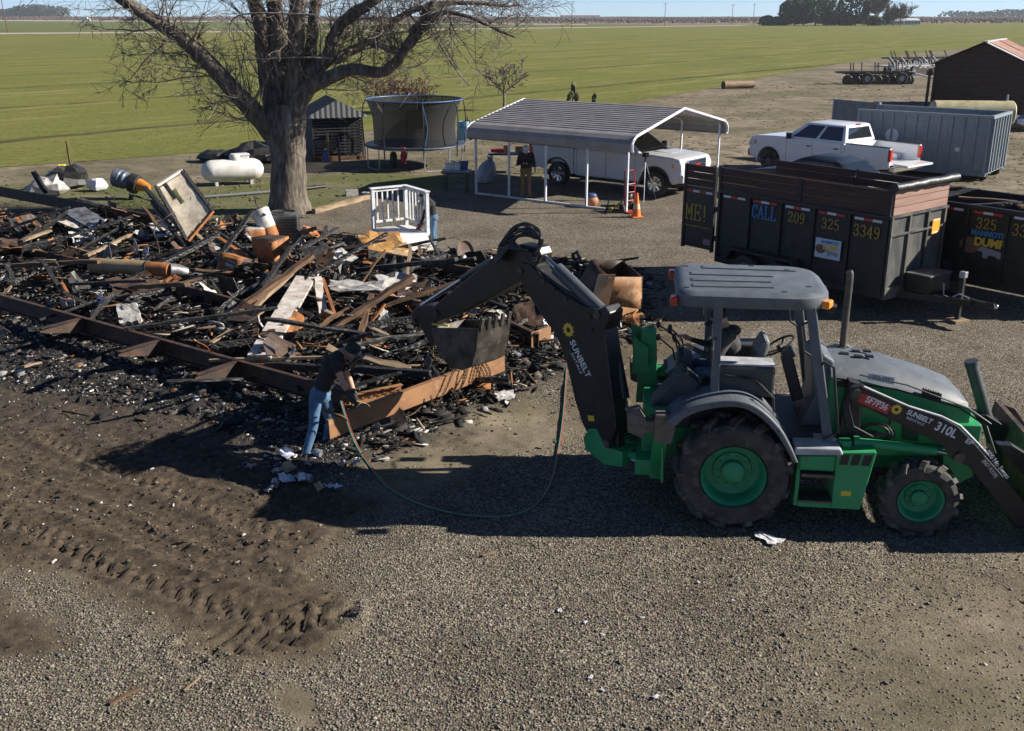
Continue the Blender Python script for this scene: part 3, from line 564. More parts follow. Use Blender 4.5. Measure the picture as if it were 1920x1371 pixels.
# digger arm: swings in an upright plane through the swing post
P0 = Vector((1.10, 12.0, .60)); P1 = Vector((.17, 12.95, 2.93)); U = Vector((P1.x-P0.x, P1.y-P0.y, 0)).normalized(); NV = Vector((U.y, -U.x, 0))
if NV.y > 0: NV = -NV                            # towards the camera
BPM = Matrix((U, NV, Vector((0, 0, 1)))).transposed().to_4x4(); BPM.translation = Vector((P0.x, P0.y, 0)); BPL = BHI @ BPM; BPI = BPM.inverted()
def bq(zx, zy, n=.13):                           # photo pixel (given in an enlarged crop) on the arm's near face
    px, py = 740+zx/2.743, 400+zy/2.743; o = BPI @ Vector((0, 0, CAMH)); d = (BPI @ at(px, py))-o; return o+d*((n-o.y)/d.y)
def bpoly(pts, n=.13): return [(q.x, q.z) for q in (bq(x, y, n) for x, y in pts)]
def arm_part(nm, b, m, **k): b.xf(BPL); return b.build(nm, m, BH, **k)
BOOM = [(625,262),(655,250),(700,268),(760,330),(860,412),(955,472),(1040,498),(1080,478),(1106,515),(1098,560),(1075,600),(1090,700),(1108,860),(1130,1000),(1140,1110),(1110,1175),(1062,1197),(1000,1150),(965,1085),(925,960),(905,870),(880,760),(835,640),(745,510),(665,390),(628,310)]
b = MB(); b.prism(bpoly(BOOM), -.13, .13); arm_part('boom', b, BLACKP, bevel=.015)
STICK = [(85,515),(110,482),(160,468),(200,478),(330,370),(500,228),(560,178),(640,160),(735,175),(752,215),(735,262),(650,345),(520,420),(390,488),(240,552),(215,560),(200,640),(190,690),(160,640),(130,580),(85,560)]
b = MB(); b.prism(bpoly(STICK, .11), -.11, .11); arm_part('dipper_stick', b, BLACKP, bevel=.015)
def acyl(nm, a, c, r, m, n=.0, **k):
    b = MB(); b.cyl(bq(*a, n), bq(*c, n), r, n=14); return arm_part(nm, b, m, smooth=True)
acyl('bucket_cylinder', (512,238), (352,338), .055, BLACKP, .0); acyl('bucket_rod', (356,335), (140,474), .028, CHROME, .0)
acyl('crowd_rod', (720,175), (850,300), .036, CHROME, .0); acyl('crowd_cylinder', (835,285), (1060,500), .085, mat('cylinder_grey', (.05, .06, .072), (.075, .085, .095), rough=.45, scale=5), 0)
acyl('boom_cylinder', (1112,590), (1180,950), .07, BLACKP, -.1); acyl('boom_rod', (1176,940), (1190,1010), .035, CHROME, -.1)
b = MB()
for x, y, r in ((640,298,.05), (1038,522,.05), (205,515,.05), (95,555,.035), (1085,1190,.06)):
    q = bq(x, y, .15); b.cyl((q.x, -.15, q.z), (q.x, .15, q.z), r, n=14)
b.xf(BPL); parts(b, 'pivot_pin', STEELW, BH, smooth=True)
b = MB()
rh = random.Random(17)
for k in range(12):
    n = -.17+.031*k; g = lambda a: rh.uniform(-a, a); h = rh.choice((0, 12, 25, 45, 60))
    b.tube(catmull([bq(540+g(14), 225+g(10), n), bq(548+g(12), 150+h*.6, n), bq(590+g(22), 88+h+g(8), n), bq(660+g(22), 52+h+g(6), n), bq(722+g(18), 78+h*.8+g(8), n), bq(752+g(10), 140+g(10), n), bq(735+g(12), 205, n*.8)], 4), .015, 7)
for k in range(5):
    n = .15+.02*k; b.tube([bq(520, 230+k*8, n), bq(545+k*10, 180, n), bq(620, 150+k*9, n), bq(655+k*6, 190, n), bq(690+k*9, 240, n), bq(720+k*6, 215-k*8, n)], .016, 7)
for k in range(4):
    n = -.08+.05*k; b.tube([bq(700+k*6, 270, n), bq(800+k*9, 380-k*6, n), bq(900+k*10, 450-k*8, n), bq(1000, 500, n*.6), bq(1075, 560+k*8, n), bq(1085+k*8, 750, n), bq(1100+k*10, 950, n), bq(1130+k*6, 1080, n)], .016, 6)
arm_part('hose_bundle', b, HOSE, smooth=True)
b = MB()
for x, y in ((765,350), (820,390), (880,440), (1000,530), (1010,600), (905,710)): q = bq(x, y, .14); b.box((q.x, .14, q.z), (.035, .03, .05))
b.xf(BPL); parts(b, 'hose_clamp', STEELW, BH)
# arm lettering
q0, q1 = bq(905, 660, .132), bq(985, 830, .132); dv = q1-q0; mid = q0*.46+q1*.54
def btext(nm, s, off, size, **k):
    x = Vector((dv.x, 0, dv.z)).normalized(); y = Vector((-x.z, 0, x.x))
    if y.dot(Vector((-1, 0, 0))) > 0: y = -y
    z = Vector((0, 1, 0)); y = z.cross(x); M = Matrix((x, y, z)).transposed().to_4x4(); M.translation = mid+y*off; text(nm, s, size, WHITEP, BH, BPL @ M, **k)
btext('company_name', 'SUNBELT', .02, .125, bold=.002, sx=.98); btext('company_subtitle', 'RENTALS', -.07, .055, sx=1.35, sp=1.15)
q = bq(893, 600, .132); M = Matrix.Translation(q) @ Matrix.Rotation(R(90), 4, 'X'); gear('sun_emblem', BPL @ M, .10, BH)
b = MB(); q = bq(1010, 1055, .132); b.box((q.x, .1315, q.z), (.10, .003, .07), (0, .2, 0)); arm_part('warning_sticker', b, YELLOWP)
# swing casting
b = MB(); sw = BPI @ (BHI.inverted() @ Vector((-1.0, 0, .5)))
b.prism([(-.50, .42), (-.22, .36), (.10, .47), (.15, .62), (.06, .76), (-.06, .80), (-.14, .70), (-.22, .60), (-.5, .62)], -.155, .155); arm_part('swing_casting', b, GREEN, bevel=.02)
b = MB(); b.prism([(-.36, .60), (-.12, .68), (-.08, .86), (-.2, .92), (-.34, .84)], -.06, .06); arm_part('swing_lug', b, BLACKP, bevel=.015)
b = MB(); b.cyl((-1.2, 0, .35), (-1.2, 0, .80), .12); b.cyl((-1.05, -.42, .55), (-1.42, -.12, .55), .05); b.cyl((-1.05, .42, .55), (-1.42, .12, .55), .05); b.build('swing_post', GREEN, BH, smooth=True)
b = MB(); b.cyl((-1.0, -.5, .50), (-1.3, -.25, .52), .025); b.cyl((-1.0, .5, .5), (-1.3, .25, .52), .025); parts(b, 'swing_rod', CHROME, BH, smooth=True)
# digging bucket
b = MB(); BK = [(190,590),(205,660),(232,735),(285,790),(345,808),(398,785),(420,700),(432,592)]; bp = bpoly(BK, .30)
inn = [(p[0]*.94+.06*bp[0][0]+.0, p[1]*.94+.06*bp[-1][1]) for p in bp]
w2 = .30; cx = sum(p[0] for p in bp)/len(bp); cz = max(p[1] for p in bp)
inn = [(cx+(p[0]-cx)*.92, cz+(p[1]-cz)*.93) for p in bp]
for y0, y1 in ((-w2, -w2+.025), (w2-.025, w2)): b.prism(bp, y0, y1)
n = len(bp)
b.add([(p[0], -w2+.02, p[1]) for p in bp]+[(p[0], w2-.02, p[1]) for p in bp]+[(p[0], -w2+.02, p[1]) for p in inn]+[(p[0], w2-.02, p[1]) for p in inn],
      [(i, i+1, n+i+1, n+i) for i in range(n-1)]+[(2*n+i+1, 2*n+i, 3*n+i, 3*n+i+1) for i in range(n-1)]+[(0, n, 3*n, 2*n), (n-1, 3*n-1, 4*n-1, 2*n-1)])
arm_part('bucket', b, STEELW)
b = MB(); p = bp[-1]; dz = (bp[-1][1]-bp[-2][1])
for k in range(5): y = -w2+.05+k*(2*w2-.1)/4; b.bar((p[0]+.01, y, p[1]-.05), (p[0]-.03, y, p[1]+.13), .055, .035, up=(1, 0, 0))
arm_part('bucket_tooth', b, STEELW, bevel=.008)
b = MB(); q = bq(190, 590, .0); b.bb((q.x-.28, -.10, q.z-.02), (q.x-.02, .10, q.z+.10)); arm_part('bucket_ear', b, mat('tan_bush', (.30, .25, .18), rough=.7), bevel=.02)
b = MB(); q = bq(225, 572, .2); b.bar((q.x+.05, .27, q.z+.01), (q.x-.3, .27, q.z+.06), .02, .02); arm_part('yellow_trim', b, YELLOWP)

# small fittings on the machine
for x, z in ((1.44, 1.30), (1.78, 1.28), (2.36, 1.12)): MB().bb((x-.004, -.512, z-.26), (x+.004, -.49, z+.22)).build('panel_seam', HOSE, BH)
for x in (1.6, 2.2): MB().bb((x-.05, -.515, 1.05), (x+.05, -.49, 1.08)).build('panel_latch', STEELW, BH)
for x, z in ((-.55, 1.485), (-.3, 1.565), (0, 1.59), (.25, 1.49), (.45, 1.30)): MB().cyl((x, -1.11, z-.03), (x, -1.095, z-.03), .014, n=6).build('fender_bolt', STEELW, BH)
for sd in (-1, 1): MB().bb((2.66, sd*.22, 1.20), (2.70, sd*.36, 1.30)).build('head_light', mat('lamp_glass', (.6, .62, .65), rough=.15), BH, bevel=.01)
for k in range(6): MB().bb((2.681, -.38, 1.06+k*.02), (2.69, .38, 1.068+k*.02)).build('grille_slat', HOSE, BH)
for sd in (-1, 1): MB().tube([(-.27, sd*.70, 2.2), (-.32, sd*.95, 2.22), (-.32, sd*1.0, 2.15)], .012, 6).build('mirror_arm', HOSE, BH); MB().box((-.33, sd*1.02, 2.08), (.03, .14, .2)).build('mirror', HOSE, BH, bevel=.02)
for k in range(4): MB().tube(catmull([bl(1262+k*7, 745, -.45), bl(1235+k*6, 770, -.4), bl(1205+k*5, 800+k*4, -.25), bl(1165+k*4, 812+k*5, -.1)], 4), .014, 6).build('rear_hose', HOSE, BH, smooth=True)
# ------------------------------------------------------------------ burnt house: steel frame, timbers, sheets, ash
CHAR = mat('charred_timber', (.006, .006, .0065), (.02, .019, .018), rough=.55, kind='VORONOI', scale=26, lo=.1, hi=.6, bump=1.0, bscale=26, stretch=(.6, 1, 1))
CHARG = mat('ashy_charred_timber', (.012, .012, .012), (.14, .135, .13), rough=.8, scale=16, lo=.5, hi=.72, bump=.5, bscale=50)
TIMB = mat('scorched_brown_timber', (.16, .085, .04), (.05, .028, .016), rough=.8, scale=7, stretch=(.3, 2, 2), bump=.2)
TANW = mat('weathered_tan_timber', (.30, .22, .14), (.17, .115, .07), rough=.8, scale=7, stretch=(.25, 2, 2), c3=(.02, .018, .016), s3=5, l3=.58, h3=.66)
ORANW = mat('orange_stained_timber', (.34, .12, .03), (.20, .07, .022), rough=.75, scale=6, stretch=(.3, 2, 2))
WHITEW = mat('scorched_white_board', (.62, .58, .54), (.40, .34, .29), rough=.7, scale=5, c3=(.03, .026, .022), s3=7, l3=.60, h3=.68)
RUST = mat('orange_rust', (.38, .145, .035), (.19, .072, .025), rough=.75, scale=4, c3=(.40, .23, .12), s3=3, l3=.55, h3=.75, bump=.15, bscale=50)
RUSTD = mat('dark_rusted_steel', (.028, .018, .014), (.075, .04, .024), rough=.65, scale=4, c3=(.16, .075, .03), s3=9, l3=.62, h3=.75, bump=.15, bscale=40)
RUSTB = mat('bright_rusted_beam', (.29, .145, .062), (.19, .09, .04), rough=.7, scale=2.5, c3=(.46, .29, .16), s3=5, l3=.55, h3=.75, bump=.12, bscale=60)
SHEETG = mat('grey_sheet_metal', (.30, .31, .33), (.10, .10, .105), rough=.45, metal=.6, scale=4, c3=(.28, .13, .05), s3=5, l3=.62, h3=.7)
SHEETB = mat('soot_black_sheet', (.010, .010, .011), (.035, .033, .031), rough=.5, scale=6, c3=(.16, .155, .15), s3=13, l3=.62, h3=.72, bump=.3, bscale=30)
ASHW = mat('pale_ash_plaster', (.50, .48, .46), (.24, .23, .225), rough=.9, scale=6, bump=.3, c3=(.05, .045, .04), s3=11, l3=.6, h3=.7)
FOIL = mat('crumpled_foil', (.55, .58, .64), (.16, .17, .19), rough=.3, metal=.7, scale=12, bump=.5, bscale=30)
def steel_beam(name, label, A, B, h=.30, fl=.075, web=.014, m=RUSTD, side=1, brackets=(), group=None, twist=0, t=None):
    d = B-A; L = d.length; t = t or thing(name, label, 'beam', A, 0, group)
    x = d.normalized(); y = Vector((0, 0, 1)).cross(x).normalized(); z = x.cross(y); M = Matrix((x, y, z)).transposed().to_4x4(); M = M @ Matrix.Rotation(twist, 4, 'X')
    b = MB(); b.box((L/2, 0, 0), (L, web, h-.02)); b.xf(M); b.build('web', m, t)
    for sg in (-1, 1): b = MB(); b.box((L/2, -side*fl/2, sg*(h/2-.007)), (L, fl, .014)); b.xf(M); b.build('flange', m, t)
    for s in brackets:
        b = MB(); b.add([(s, -.012, h/2-.02), (s+.012, -.012, h/2-.02), (s, -.012, -h/2), (s+.012, -.012, -h/2), (s-.05, -.85, h/2-.03), (s-.038, -.85, h/2-.03), (s-.05, -.85, h/2-.10), (s-.038, -.85, h/2-.10)], [(0,4,6,2), (1,3,7,5), (0,1,5,4), (2,6,7,3), (4,5,7,6), (0,2,3,1)])
        b.box((s-.02, -.43, h/2-.015), (.09, .84, .012)); b.xf(M); b.build('outrigger_bracket', m, t)
    return t
g = 'steel floor beams of the burnt house'
b1 = steel_beam('steel_beam', 'long dark steel floor beam with tapered outrigger brackets along the near edge of the rubble', at(-120, 530, .42), at(655, 748, .34), brackets=(5.15, 7.35, 9.25), group=g)
orange = steel_beam('steel_beam', 'bright orange rusted steel beam wrapped in chain beside the bent worker', at(617, 806, .30), at(946, 680, .42), h=.285, m=RUSTB, side=-1, group=g)
steel_beam('steel_beam', 'dark steel beam lying along the far left edge of the rubble', at(-40, 352, .5), at(290, 415, .42), h=.3, side=-1, group=g)
steel_beam('steel_beam', 'rust topped steel beam sinking into the left of the rubble under the tan duct', at(-60, 452, .42), at(165, 500, .3), group=g)
steel_beam('steel_beam', 'dark steel beam in the middle of the rubble, below the orange scorched sheet', at(610, 470, .5), at(905, 522, .42), h=.36, side=-1, group=g)
steel_beam('steel_beam', 'black steel cross beam left of the white board', at(330, 545, .4), at(470, 582, .4), h=.34, group=g)
steel_beam('steel_beam', 'short rust brown beam just left of the digging bucket', at(690, 562, .4), at(800, 580, .4), h=.3, m=RUSTD, group=g)
steel_beam('steel_beam', 'brown steel beam with a squared pale end under the crushed rusty bin', at(1075, 550, .38), at(1160, 578, .36), h=.34, m=RUSTD, group=g)
steel_beam('steel_beam', 'brown beam stub with bright orange end right of the digging bucket', at(950, 612, .38), at(1010, 640, .34), h=.3, m=RUSTD, group=g)
steel_beam('steel_beam', 'thin rusty angle beam behind the bent worker, joining the orange beam', at(640, 752, .32), at(752, 728, .34), h=.16, m=RUSTB, group=g)
for px, py, px2, py2, z in ((1160, 578, 1197, 565, .36), (996, 641, 1032, 628, .34)):
    A, B = at(px, py, z), at(px2, py2, z); d = (B-A); b = MB(); b.bar(A, B, .02, .33); o = b.build('beam_end_plate', RUSTB, None); tag(o, 'flat rusted end plate on the beam under the crushed bin' if px > 1100 else 'bright orange end plate on the beam stub by the bucket', 'plate')
A, B = at(640, 765, .3), at(905, 668, .42)
def plank_mb(L, w, h, seg=7, jit=.12, seed=0):
    r = random.Random(seed); rings = []
    for i in range(seg+1):
        x = -L/2+L*i/seg; e = 1-(.35*r.random() if i in (0, seg) else jit*r.random()); oy = (r.random()-.5)*w*jit*1.5; oz = (r.random()-.5)*h*jit*1.5
        rings.append([(x+(r.random()-.5)*.03*(i in (0, seg))*4*w, sy*w/2*e+oy, sz*h/2*e+oz) for sy, sz in ((-1,-1), (1,-1), (1,1), (-1,1))])
    return MB().loft(rings)
def seg_thing(name, label, cat, A, B, w, h, m, group=None, seed=None, jit=.12, roll=0):
    L = (B-A).length; b = plank_mb(L, w, h, max(4, int(L*4)), jit, seed if seed is not None else int(A.x*100))
    o = b.build(name, m, None, smooth=False); x = (B-A).normalized(); y = Vector((0, 0, 1)).cross(x); y = y.normalized() if y.length > .01 else Vector((0, 1, 0)); z = x.cross(y)
    M = Matrix((x, y, z)).transposed().to_4x4() @ Matrix.Rotation(roll, 4, 'X'); M.translation = (A+B)/2; o.matrix_world = M; o.rotation_euler = M.to_euler(); o.location = M.translation
    return tag(o, label, cat, group)
T = lambda lab, a, za, c, zc, w, h, m, nm='timber', roll=0, jit=.12: seg_thing(nm, lab, 'timber', at(*a, za), at(*c, zc), w, h, m, 'timbers singled out in the rubble', roll=roll, jit=jit)
T('long black crackled timber crossing the rubble just above the bent worker', (396, 650), .5, (772, 598), .55, .09, .10, CHAR)
T('pale topped plank lying left of the bent worker\'s shoulder', (392, 676), .45, (606, 670), .45, .06, .05, TANW)
T('black crackled beam running right from the bent worker\'s head', (498, 684), .42, (806, 700), .42, .11, .11, CHAR)
T('thin black timber below the pale plank left of the worker', (396, 684), .36, (640, 690), .36, .09, .09, CHARG)
T('tan pole slanting up beside the white board', (448, 603), .4, (548, 512), .75, .075, .075, TANW)
T('tall black pole slanting up towards the air conditioner', (466, 572), .45, (572, 428), 1.0, .085, .085, CHAR)
T('thin black pole with white edge running up beside the tan pole', (476, 560), .4, (545, 470), .55, .045, .045, CHARG)
T('pale splintered plank low at the left of the white board', (396, 643), .4, (492, 584), .5, .09, .03, TANW)
T('dark stick standing slanted right of the tan pole', (500, 560), .4, (640, 470), .6, .07, .07, CHAR)
T('charred rafter with ashy underside pointing to the grey bowl', (698, 530), .45, (850, 472), .6, .13, .08, CHARG)
T('orange stained stick standing between the white boards', (605, 522), .7, (634, 610), .4, .06, .04, ORANW)
T('brown forked stick standing behind the bent worker\'s head', (697, 553), .8, (668, 652), .45, .10, .07, TIMB)
T('thin orange rod leaning right of the forked stick', (722, 570), .75, (690, 612), .45, .04, .03, ORANW)
T('orange brown edge strip along the right of the white board', (586, 528), .66, (492, 676), .44, .07, .06, ORANW)
T('long orange edged steel strip slanting down to the rust cabinet', (403, 442), .8, (500, 508), .45, .09, .06, ORANW)
T('white edged black strip above the orange edged strip', (410, 436), .85, (492, 492), .5, .05, .05, CHARG)
T('charred stud leaning outermost on the scorched door frame', (272, 352), 1.25, (368, 462), .35, .10, .10, CHAR)
T('charred stud leaning lowest by the scorched door frame', (284, 378), .95, (345, 462), .35, .09, .09, CHAR)
T('black stud along the inner edge of the scorched door frame', (305, 342), 1.4, (398, 455), .38, .09, .08, CHAR)
T('brown plank along the foot of the scorched door frame', (330, 400), .8, (385, 455), .4, .10, .05, TANW)
T('black charred timber lying under the tan duct', (165, 575), .4, (385, 527), .45, .10, .10, CHAR)
T('brown topped charred timber beside the tan duct\'s silver end', (250, 552), .42, (378, 522), .5, .10, .06, TIMB)
T('orange stub standing in the rubble left of the long timbers', (116, 530), .65, (138, 575), .35, .06, .05, ORANW)
T('light timber end poking up below the grey folded panel', (162, 480), .6, (245, 440), .55, .09, .07, TANW)
T('black post end sticking up at the far left of the rubble', (62, 322), 1.1, (88, 362), .45, .16, .14, CHAR)
T('pale board end beside the dark far left beam', (40, 452), .5, (95, 432), .5, .1, .06, TANW)
T('white and tan board standing right of the long white board', (596, 519), .75, (607, 588), .4, .16, .03, WHITEW)
T('splintered rafter lying over the beam by the white deck', (560, 470), .55, (632, 428), .6, .12, .05, CHARG)
T('small light stick lying on the gravel right of the rubble', (1230, 612), .03, (1250, 585), .03, .035, .02, TANW)
# the long white board and other sheets
def sheet_thing(name, label, cat, quad, m, thick=.03, group=None, crum=0.0, seed=1, nu=6, nv=6):
    r = random.Random(seed); b = MB(); a, c, d, e = [Vector(p) for p in quad]; nrm = (c-a).cross(e-a).normalized(); P = []; Q = []
    for i in range(nv+1):
        rp, rq = [], []
        for j in range(nu+1):
            u, v = j/nu, i/nv; p = (a*(1-u)+c*u)*(1-v)+(e*(1-u)+d*u)*v; p = p+nrm*(r.random()-.5)*2*crum+(c-a)*(r.random()-.5)*.08*(crum > 0)+(e-a)*(r.random()-.5)*.08*(crum > 0); rp.append(p); rq.append(p-nrm*thick)
        P.append(rp); Q.append(rq)
    n = (nu+1)*(nv+1); flat = [p for row in P for p in row]+[p for row in Q for p in row]; w = nu+1
    fs = [(i*w+j, i*w+j+1, (i+1)*w+j+1, (i+1)*w+j) for i in range(nv) for j in range(nu)]; fs += [tuple(n+k for k in reversed(f)) for f in fs]
    for j in range(nu): fs += [(j, n+j, n+j+1, j+1), (nv*w+j, nv*w+j+1, n+nv*w+j+1, n+nv*w+j)]
    for i in range(nv): fs += [(i*w, (i+1)*w, n+(i+1)*w, n+i*w), (i*w+nu, n+i*w+nu, n+(i+1)*w+nu, (i+1)*w+nu)]
    cen = sum(flat, Vector())/len(flat); b.add([p-cen for p in flat], fs); o = b.build(name, m, None, smooth=crum > .01, angle=25); o.location = cen; return tag(o, label, cat, group)
def Q4(pts, zs): return [at(x, y, z) for (x, y), z in zip(pts, zs)]
sg = 'boards and sheets singled out in the rubble'
sheet_thing('board', 'long white scorched board sloping through the middle of the rubble', 'board', Q4([(556, 520), (592, 524), (508, 674), (464, 670)], (.68, .68, .46, .46)), WHITEW, .04, sg)
sheet_thing('plaster_sheet', 'white crumpled plaster sheet right of the standing boards', 'sheet', Q4([(618, 528), (716, 530), (722, 548), (622, 546)], (.6, .62, .55, .5)), ASHW, .02, sg, .04, 3)
sheet_thing('plaster_sheet', 'cream curled sheet lying left of the excavator stick', 'sheet', Q4([(706, 520), (778, 512), (782, 532), (716, 552)], (.62, .7, .5, .5)), ASHW, .02, sg, .05, 4)
sheet_thing('scorched_sheet', 'orange and yellow scorched sheet in front of the white deck steps', 'sheet', Q4([(664, 436), (745, 436), (770, 470), (700, 478)], (.75, .7, .45, .5)), mat('scorched_sheet', (.42, .22, .06), (.17, .085, .03), rough=.7, scale=3, c3=(.50, .40, .25), s3=3, l3=.55, h3=.65), .015, sg, .06, 5)
sheet_thing('scorched_sheet', 'tan burnt sheet folded beneath the orange scorched sheet', 'sheet', Q4([(702, 470), (760, 452), (776, 478), (720, 492)], (.5, .55, .45, .4)), mat('tan_burnt', (.50, .38, .22), (.30, .15, .06), rough=.8, scale=4), .015, sg, .05, 6)
sheet_thing('corrugated_panel', 'grey white striped folded panel in the left rubble', 'sheet', Q4([(118, 400), (158, 388), (196, 412), (176, 432)], (.75, .8, .6, .55)), SHEETG, .02, sg, .01, 7)
sheet_thing('corrugated_panel', 'pale board with dark edge below the striped folded panel', 'sheet', Q4([(108, 418), (140, 410), (178, 432), (172, 440)], (.6, .62, .5, .5)), WHITEW, .03, sg, .01, 8)
sheet_thing('appliance_lid', 'white square lid with dark lines beside the leaning door frame', 'lid', Q4([(278, 422), (304, 415), (322, 440), (296, 446)], (.6, .62, .5, .45)), mat('white_enamel', (.72, .73, .76), (.45, .45, .48), rough=.35, scale=3, c3=(.04, .04, .045), s3=4, l3=.62, h3=.64), .03, sg, 0, 9)
sheet_thing('plaster_block', 'square pale concrete chunk in the middle left rubble', 'chunk', Q4([(222, 578), (260, 574), (268, 606), (228, 612)], (.55, .58, .32, .3)), ASHW, .12, sg, .02, 10)
sheet_thing('scorched_sheet', 'bright rust sheet under the crushed bin beside a white disc', 'sheet', Q4([(1162, 592), (1199, 588), (1196, 618), (1166, 606)], (.3, .3, .05, .06)), RUST, .012, sg, .03, 12)
sheet_thing('plaster_sheet', 'white torn sheet on the ground below the orange beam', 'sheet', Q4([(926, 738), (962, 732), (966, 748), (935, 752)], (.12, .12, .06, .06)), ASHW, .01, sg, .02, 13)
sheet_thing('scorched_sheet', 'rust sheet scrap standing by the digger stick\'s shadow', 'sheet', Q4([(962, 575), (1000, 560), (1002, 600), (972, 606)], (.75, .8, .35, .35)), RUSTD, .012, sg, .02, 14)
# leaning scorched door frame
A = thing('door_frame', 'scorched door frame with torn cream panel leaning above the rubble', 'door frame', at(385, 452, .3))
fr = [atY(293, 349, 25.6), atY(341, 319, 26.2), atY(399, 396, 25.2), atY(352, 452, 24.6)]; o = Vector(A.location)
b = MB(); cs = [p-o for p in fr]
for i in range(4): b = MB(); b.bar(cs[i], cs[(i+1) % 4], .10, .06); b.build('frame_rail', [WHITEW, CHAR, ORANW, CHAR][i], A, bevel=.006)
b = MB(); cc = (cs[0]+cs[1]+cs[2]+cs[3])/4; P = []
for i in range(7):
    row = []
    for j in range(7):
        u, v = .06+.88*j/6, .05+.9*i/6; p = (cs[0]*(1-u)+cs[1]*u)*(1-v)+(cs[3]*(1-u)+cs[2]*u)*v; row.append(p+Vector((0, random.uniform(-.03, .03), random.uniform(-.02, .02))))
    P.append(row)
bb = MB(); bb.grid(P); hole = {(1, 1), (1, 2), (2, 2), (0, 1)}
bb.f = [f for k, f in enumerate(bb.f) if (k//6, k % 6) not in hole]; bb.m = [0]*len(bb.f); bb.k = [(0, 0)]
bb.build('torn_panel', mat('cream_panel', (.52, .46, .37), (.36, .30, .22), rough=.7, scale=4, c3=(.10, .06, .03), s3=5, l3=.62, h3=.7), A, smooth=True)
# tan duct
t = thing('duct_pipe', 'tan and orange rusted duct pipe with silver elbow lying on the rubble', 'duct', at(172, 510, .35))
a0, a1, a2, a3 = at(172, 497, .62), at(276, 503, .62), at(318, 507, .6), at(350, 512, .5); o = Vector(t.location)
MB().cyl(a0-o, a1-o, .155, n=28).build('tan_section', mat('tan_duct', (.30, .235, .135), (.24, .18, .10), rough=.55, scale=3, c3=(.34, .16, .05), s3=2, l3=.52, h3=.62), t, smooth=True)
MB().cyl(a1-o, a2-o, .148, n=28).build('rust_section', RUST, t, smooth=True); MB().tube([a2-o, (a2+a3)/2-o+Vector((0, 0, .02)), a3-o], [.145, .14, .12], 20).build('silver_elbow', SHEETG, t, smooth=True)
MB().lathe([(.15, 0), (.165, 0), (.165, .03), (.15, .03)], a1-o, a1-a0, 28, closed=True).build('joint_ring', RUSTD, t, smooth=True)
# blue grey canister
t = thing('pump_canister', 'blue grey ribbed canister with orange cone lying behind the rubble', 'canister', at(235, 372, 0)); o = Vector(t.location); Yc = o.y
c0, c1, c2 = atY(214, 332, Yc)-o, atY(258, 346, Yc-.1)-o, atY(286, 355, Yc-.3)-o
BLUEG = mat('blue_grey_plastic', (.07, .10, .14), (.10, .13, .165), rough=.45, scale=5)
MB().lathe([(.02, 0), (.27, .0), (.30, .04), (.30, .22), (.27, .25), (.29, .28), (.29, .38), (.25, .42), (.23, .60), (.2, .62)], c0, c1-c0, 28).build('barrel', BLUEG, t, smooth=True)
d = (c1-c0).normalized(); MB().lathe([(.24, 0), (.31, .02), (.31, .26), (.2, .3)], c0+d*.55, d, 24).build('black_collar', SHEETB, t, smooth=True)
MB().lathe([(.21, 0), (.20, .1), (.12, .42), (.08, .42)], c0+d*.82, c2-c1, 24).build('orange_cone', mat('orange_plastic', (.55, .20, .03), rough=.5), t, smooth=True)
MB().box(c0+d*.6+Vector((0, -.1, -.35)), (.10, .2, .45), (0, .3, 0)).build('bracket', SHEETB, t)
# water heater, rust cabinets, bin, bowl
t = thing('water_heater', 'white and rust water heater tank tilted beside the air conditioner', 'water heater', at(500, 462, 0)); o = Vector(t.location)
w0, w1 = atY(508, 445, o.y)-o, atY(487, 394, o.y+.1)-o
MB().lathe([(.02, 0), (.22, 0), (.225, .02), (.225, .26)], w0, w1-w0, 28, cap0=True).build('rust_shell', RUST, t, smooth=True)
MB().lathe([(.228, .25), (.23, .26), (.23, .74), (.21, .76)], w0, w1-w0, 28).build('white_shell', mat('white_shell', (.68, .68, .67), (.45, .42, .38), rough=.5, scale=4), t, smooth=True)
dd = (w1-w0).normalized(); MB().lathe([(.205, .75), (.20, .79), (.05, .80)], w0, w1-w0, 24).build('rust_top', RUSTD, t, smooth=True); MB().tube([w0+dd*.78, w0+dd*.92+Vector((-.02, 0, 0)), w0+dd*1.1+Vector((.02, 0, .02))], .022, 8).build('pipe_stub', SHEETB, t, smooth=True)
def crate(name, label, cat, c, size, rz, mats, tilt=(0, 0), group=None, crush=.03):
    t = thing(name, label, cat, c, rz, group); t.rotation_euler = (tilt[0], tilt[1], rz); sx, sy, sz = size
    names = ('side_panel', 'side_panel', 'end_panel', 'end_panel', 'top_panel')
    r = random.Random(int(c[0]*91))
    J = lambda: (r.random()-.5)*2*crush
    cor = {(i, j, k): Vector(((i-.5)*sx+J(), (j-.5)*sy+J(), k*sz+(J() if k else 0))) for i in (0, 1) for j in (0, 1) for k in (0, 1)}
    for nm, q, m in zip(names, (((0,0,0),(1,0,0),(1,0,1),(0,0,1)), ((1,1,0),(0,1,0),(0,1,1),(1,1,1)), ((1,0,0),(1,1,0),(1,1,1),(1,0,1)), ((0,1,0),(0,0,0),(0,0,1),(0,1,1)), ((0,0,1),(1,0,1),(1,1,1),(0,1,1))), mats):
        if m is None: continue
        a, c2, d2, e = [cor[k] for k in q]; nrm = (c2-a).cross(e-a).normalized(); b = MB(); P = [[(a*(1-u)+c2*u)*(1-v)+(e*(1-u)+d2*u)*v+nrm*(r.random()-.5)*crush*(0 < u < 1 and 0 < v < 1) for u in (0, .25, .5, .75, 1)] for v in (0, .33, .66, 1)]
        b.grid(P); s = b.build(nm, m, t, smooth=True); so = s.modifiers.new('s', 'SOLIDIFY'); so.thickness = .012
    return t
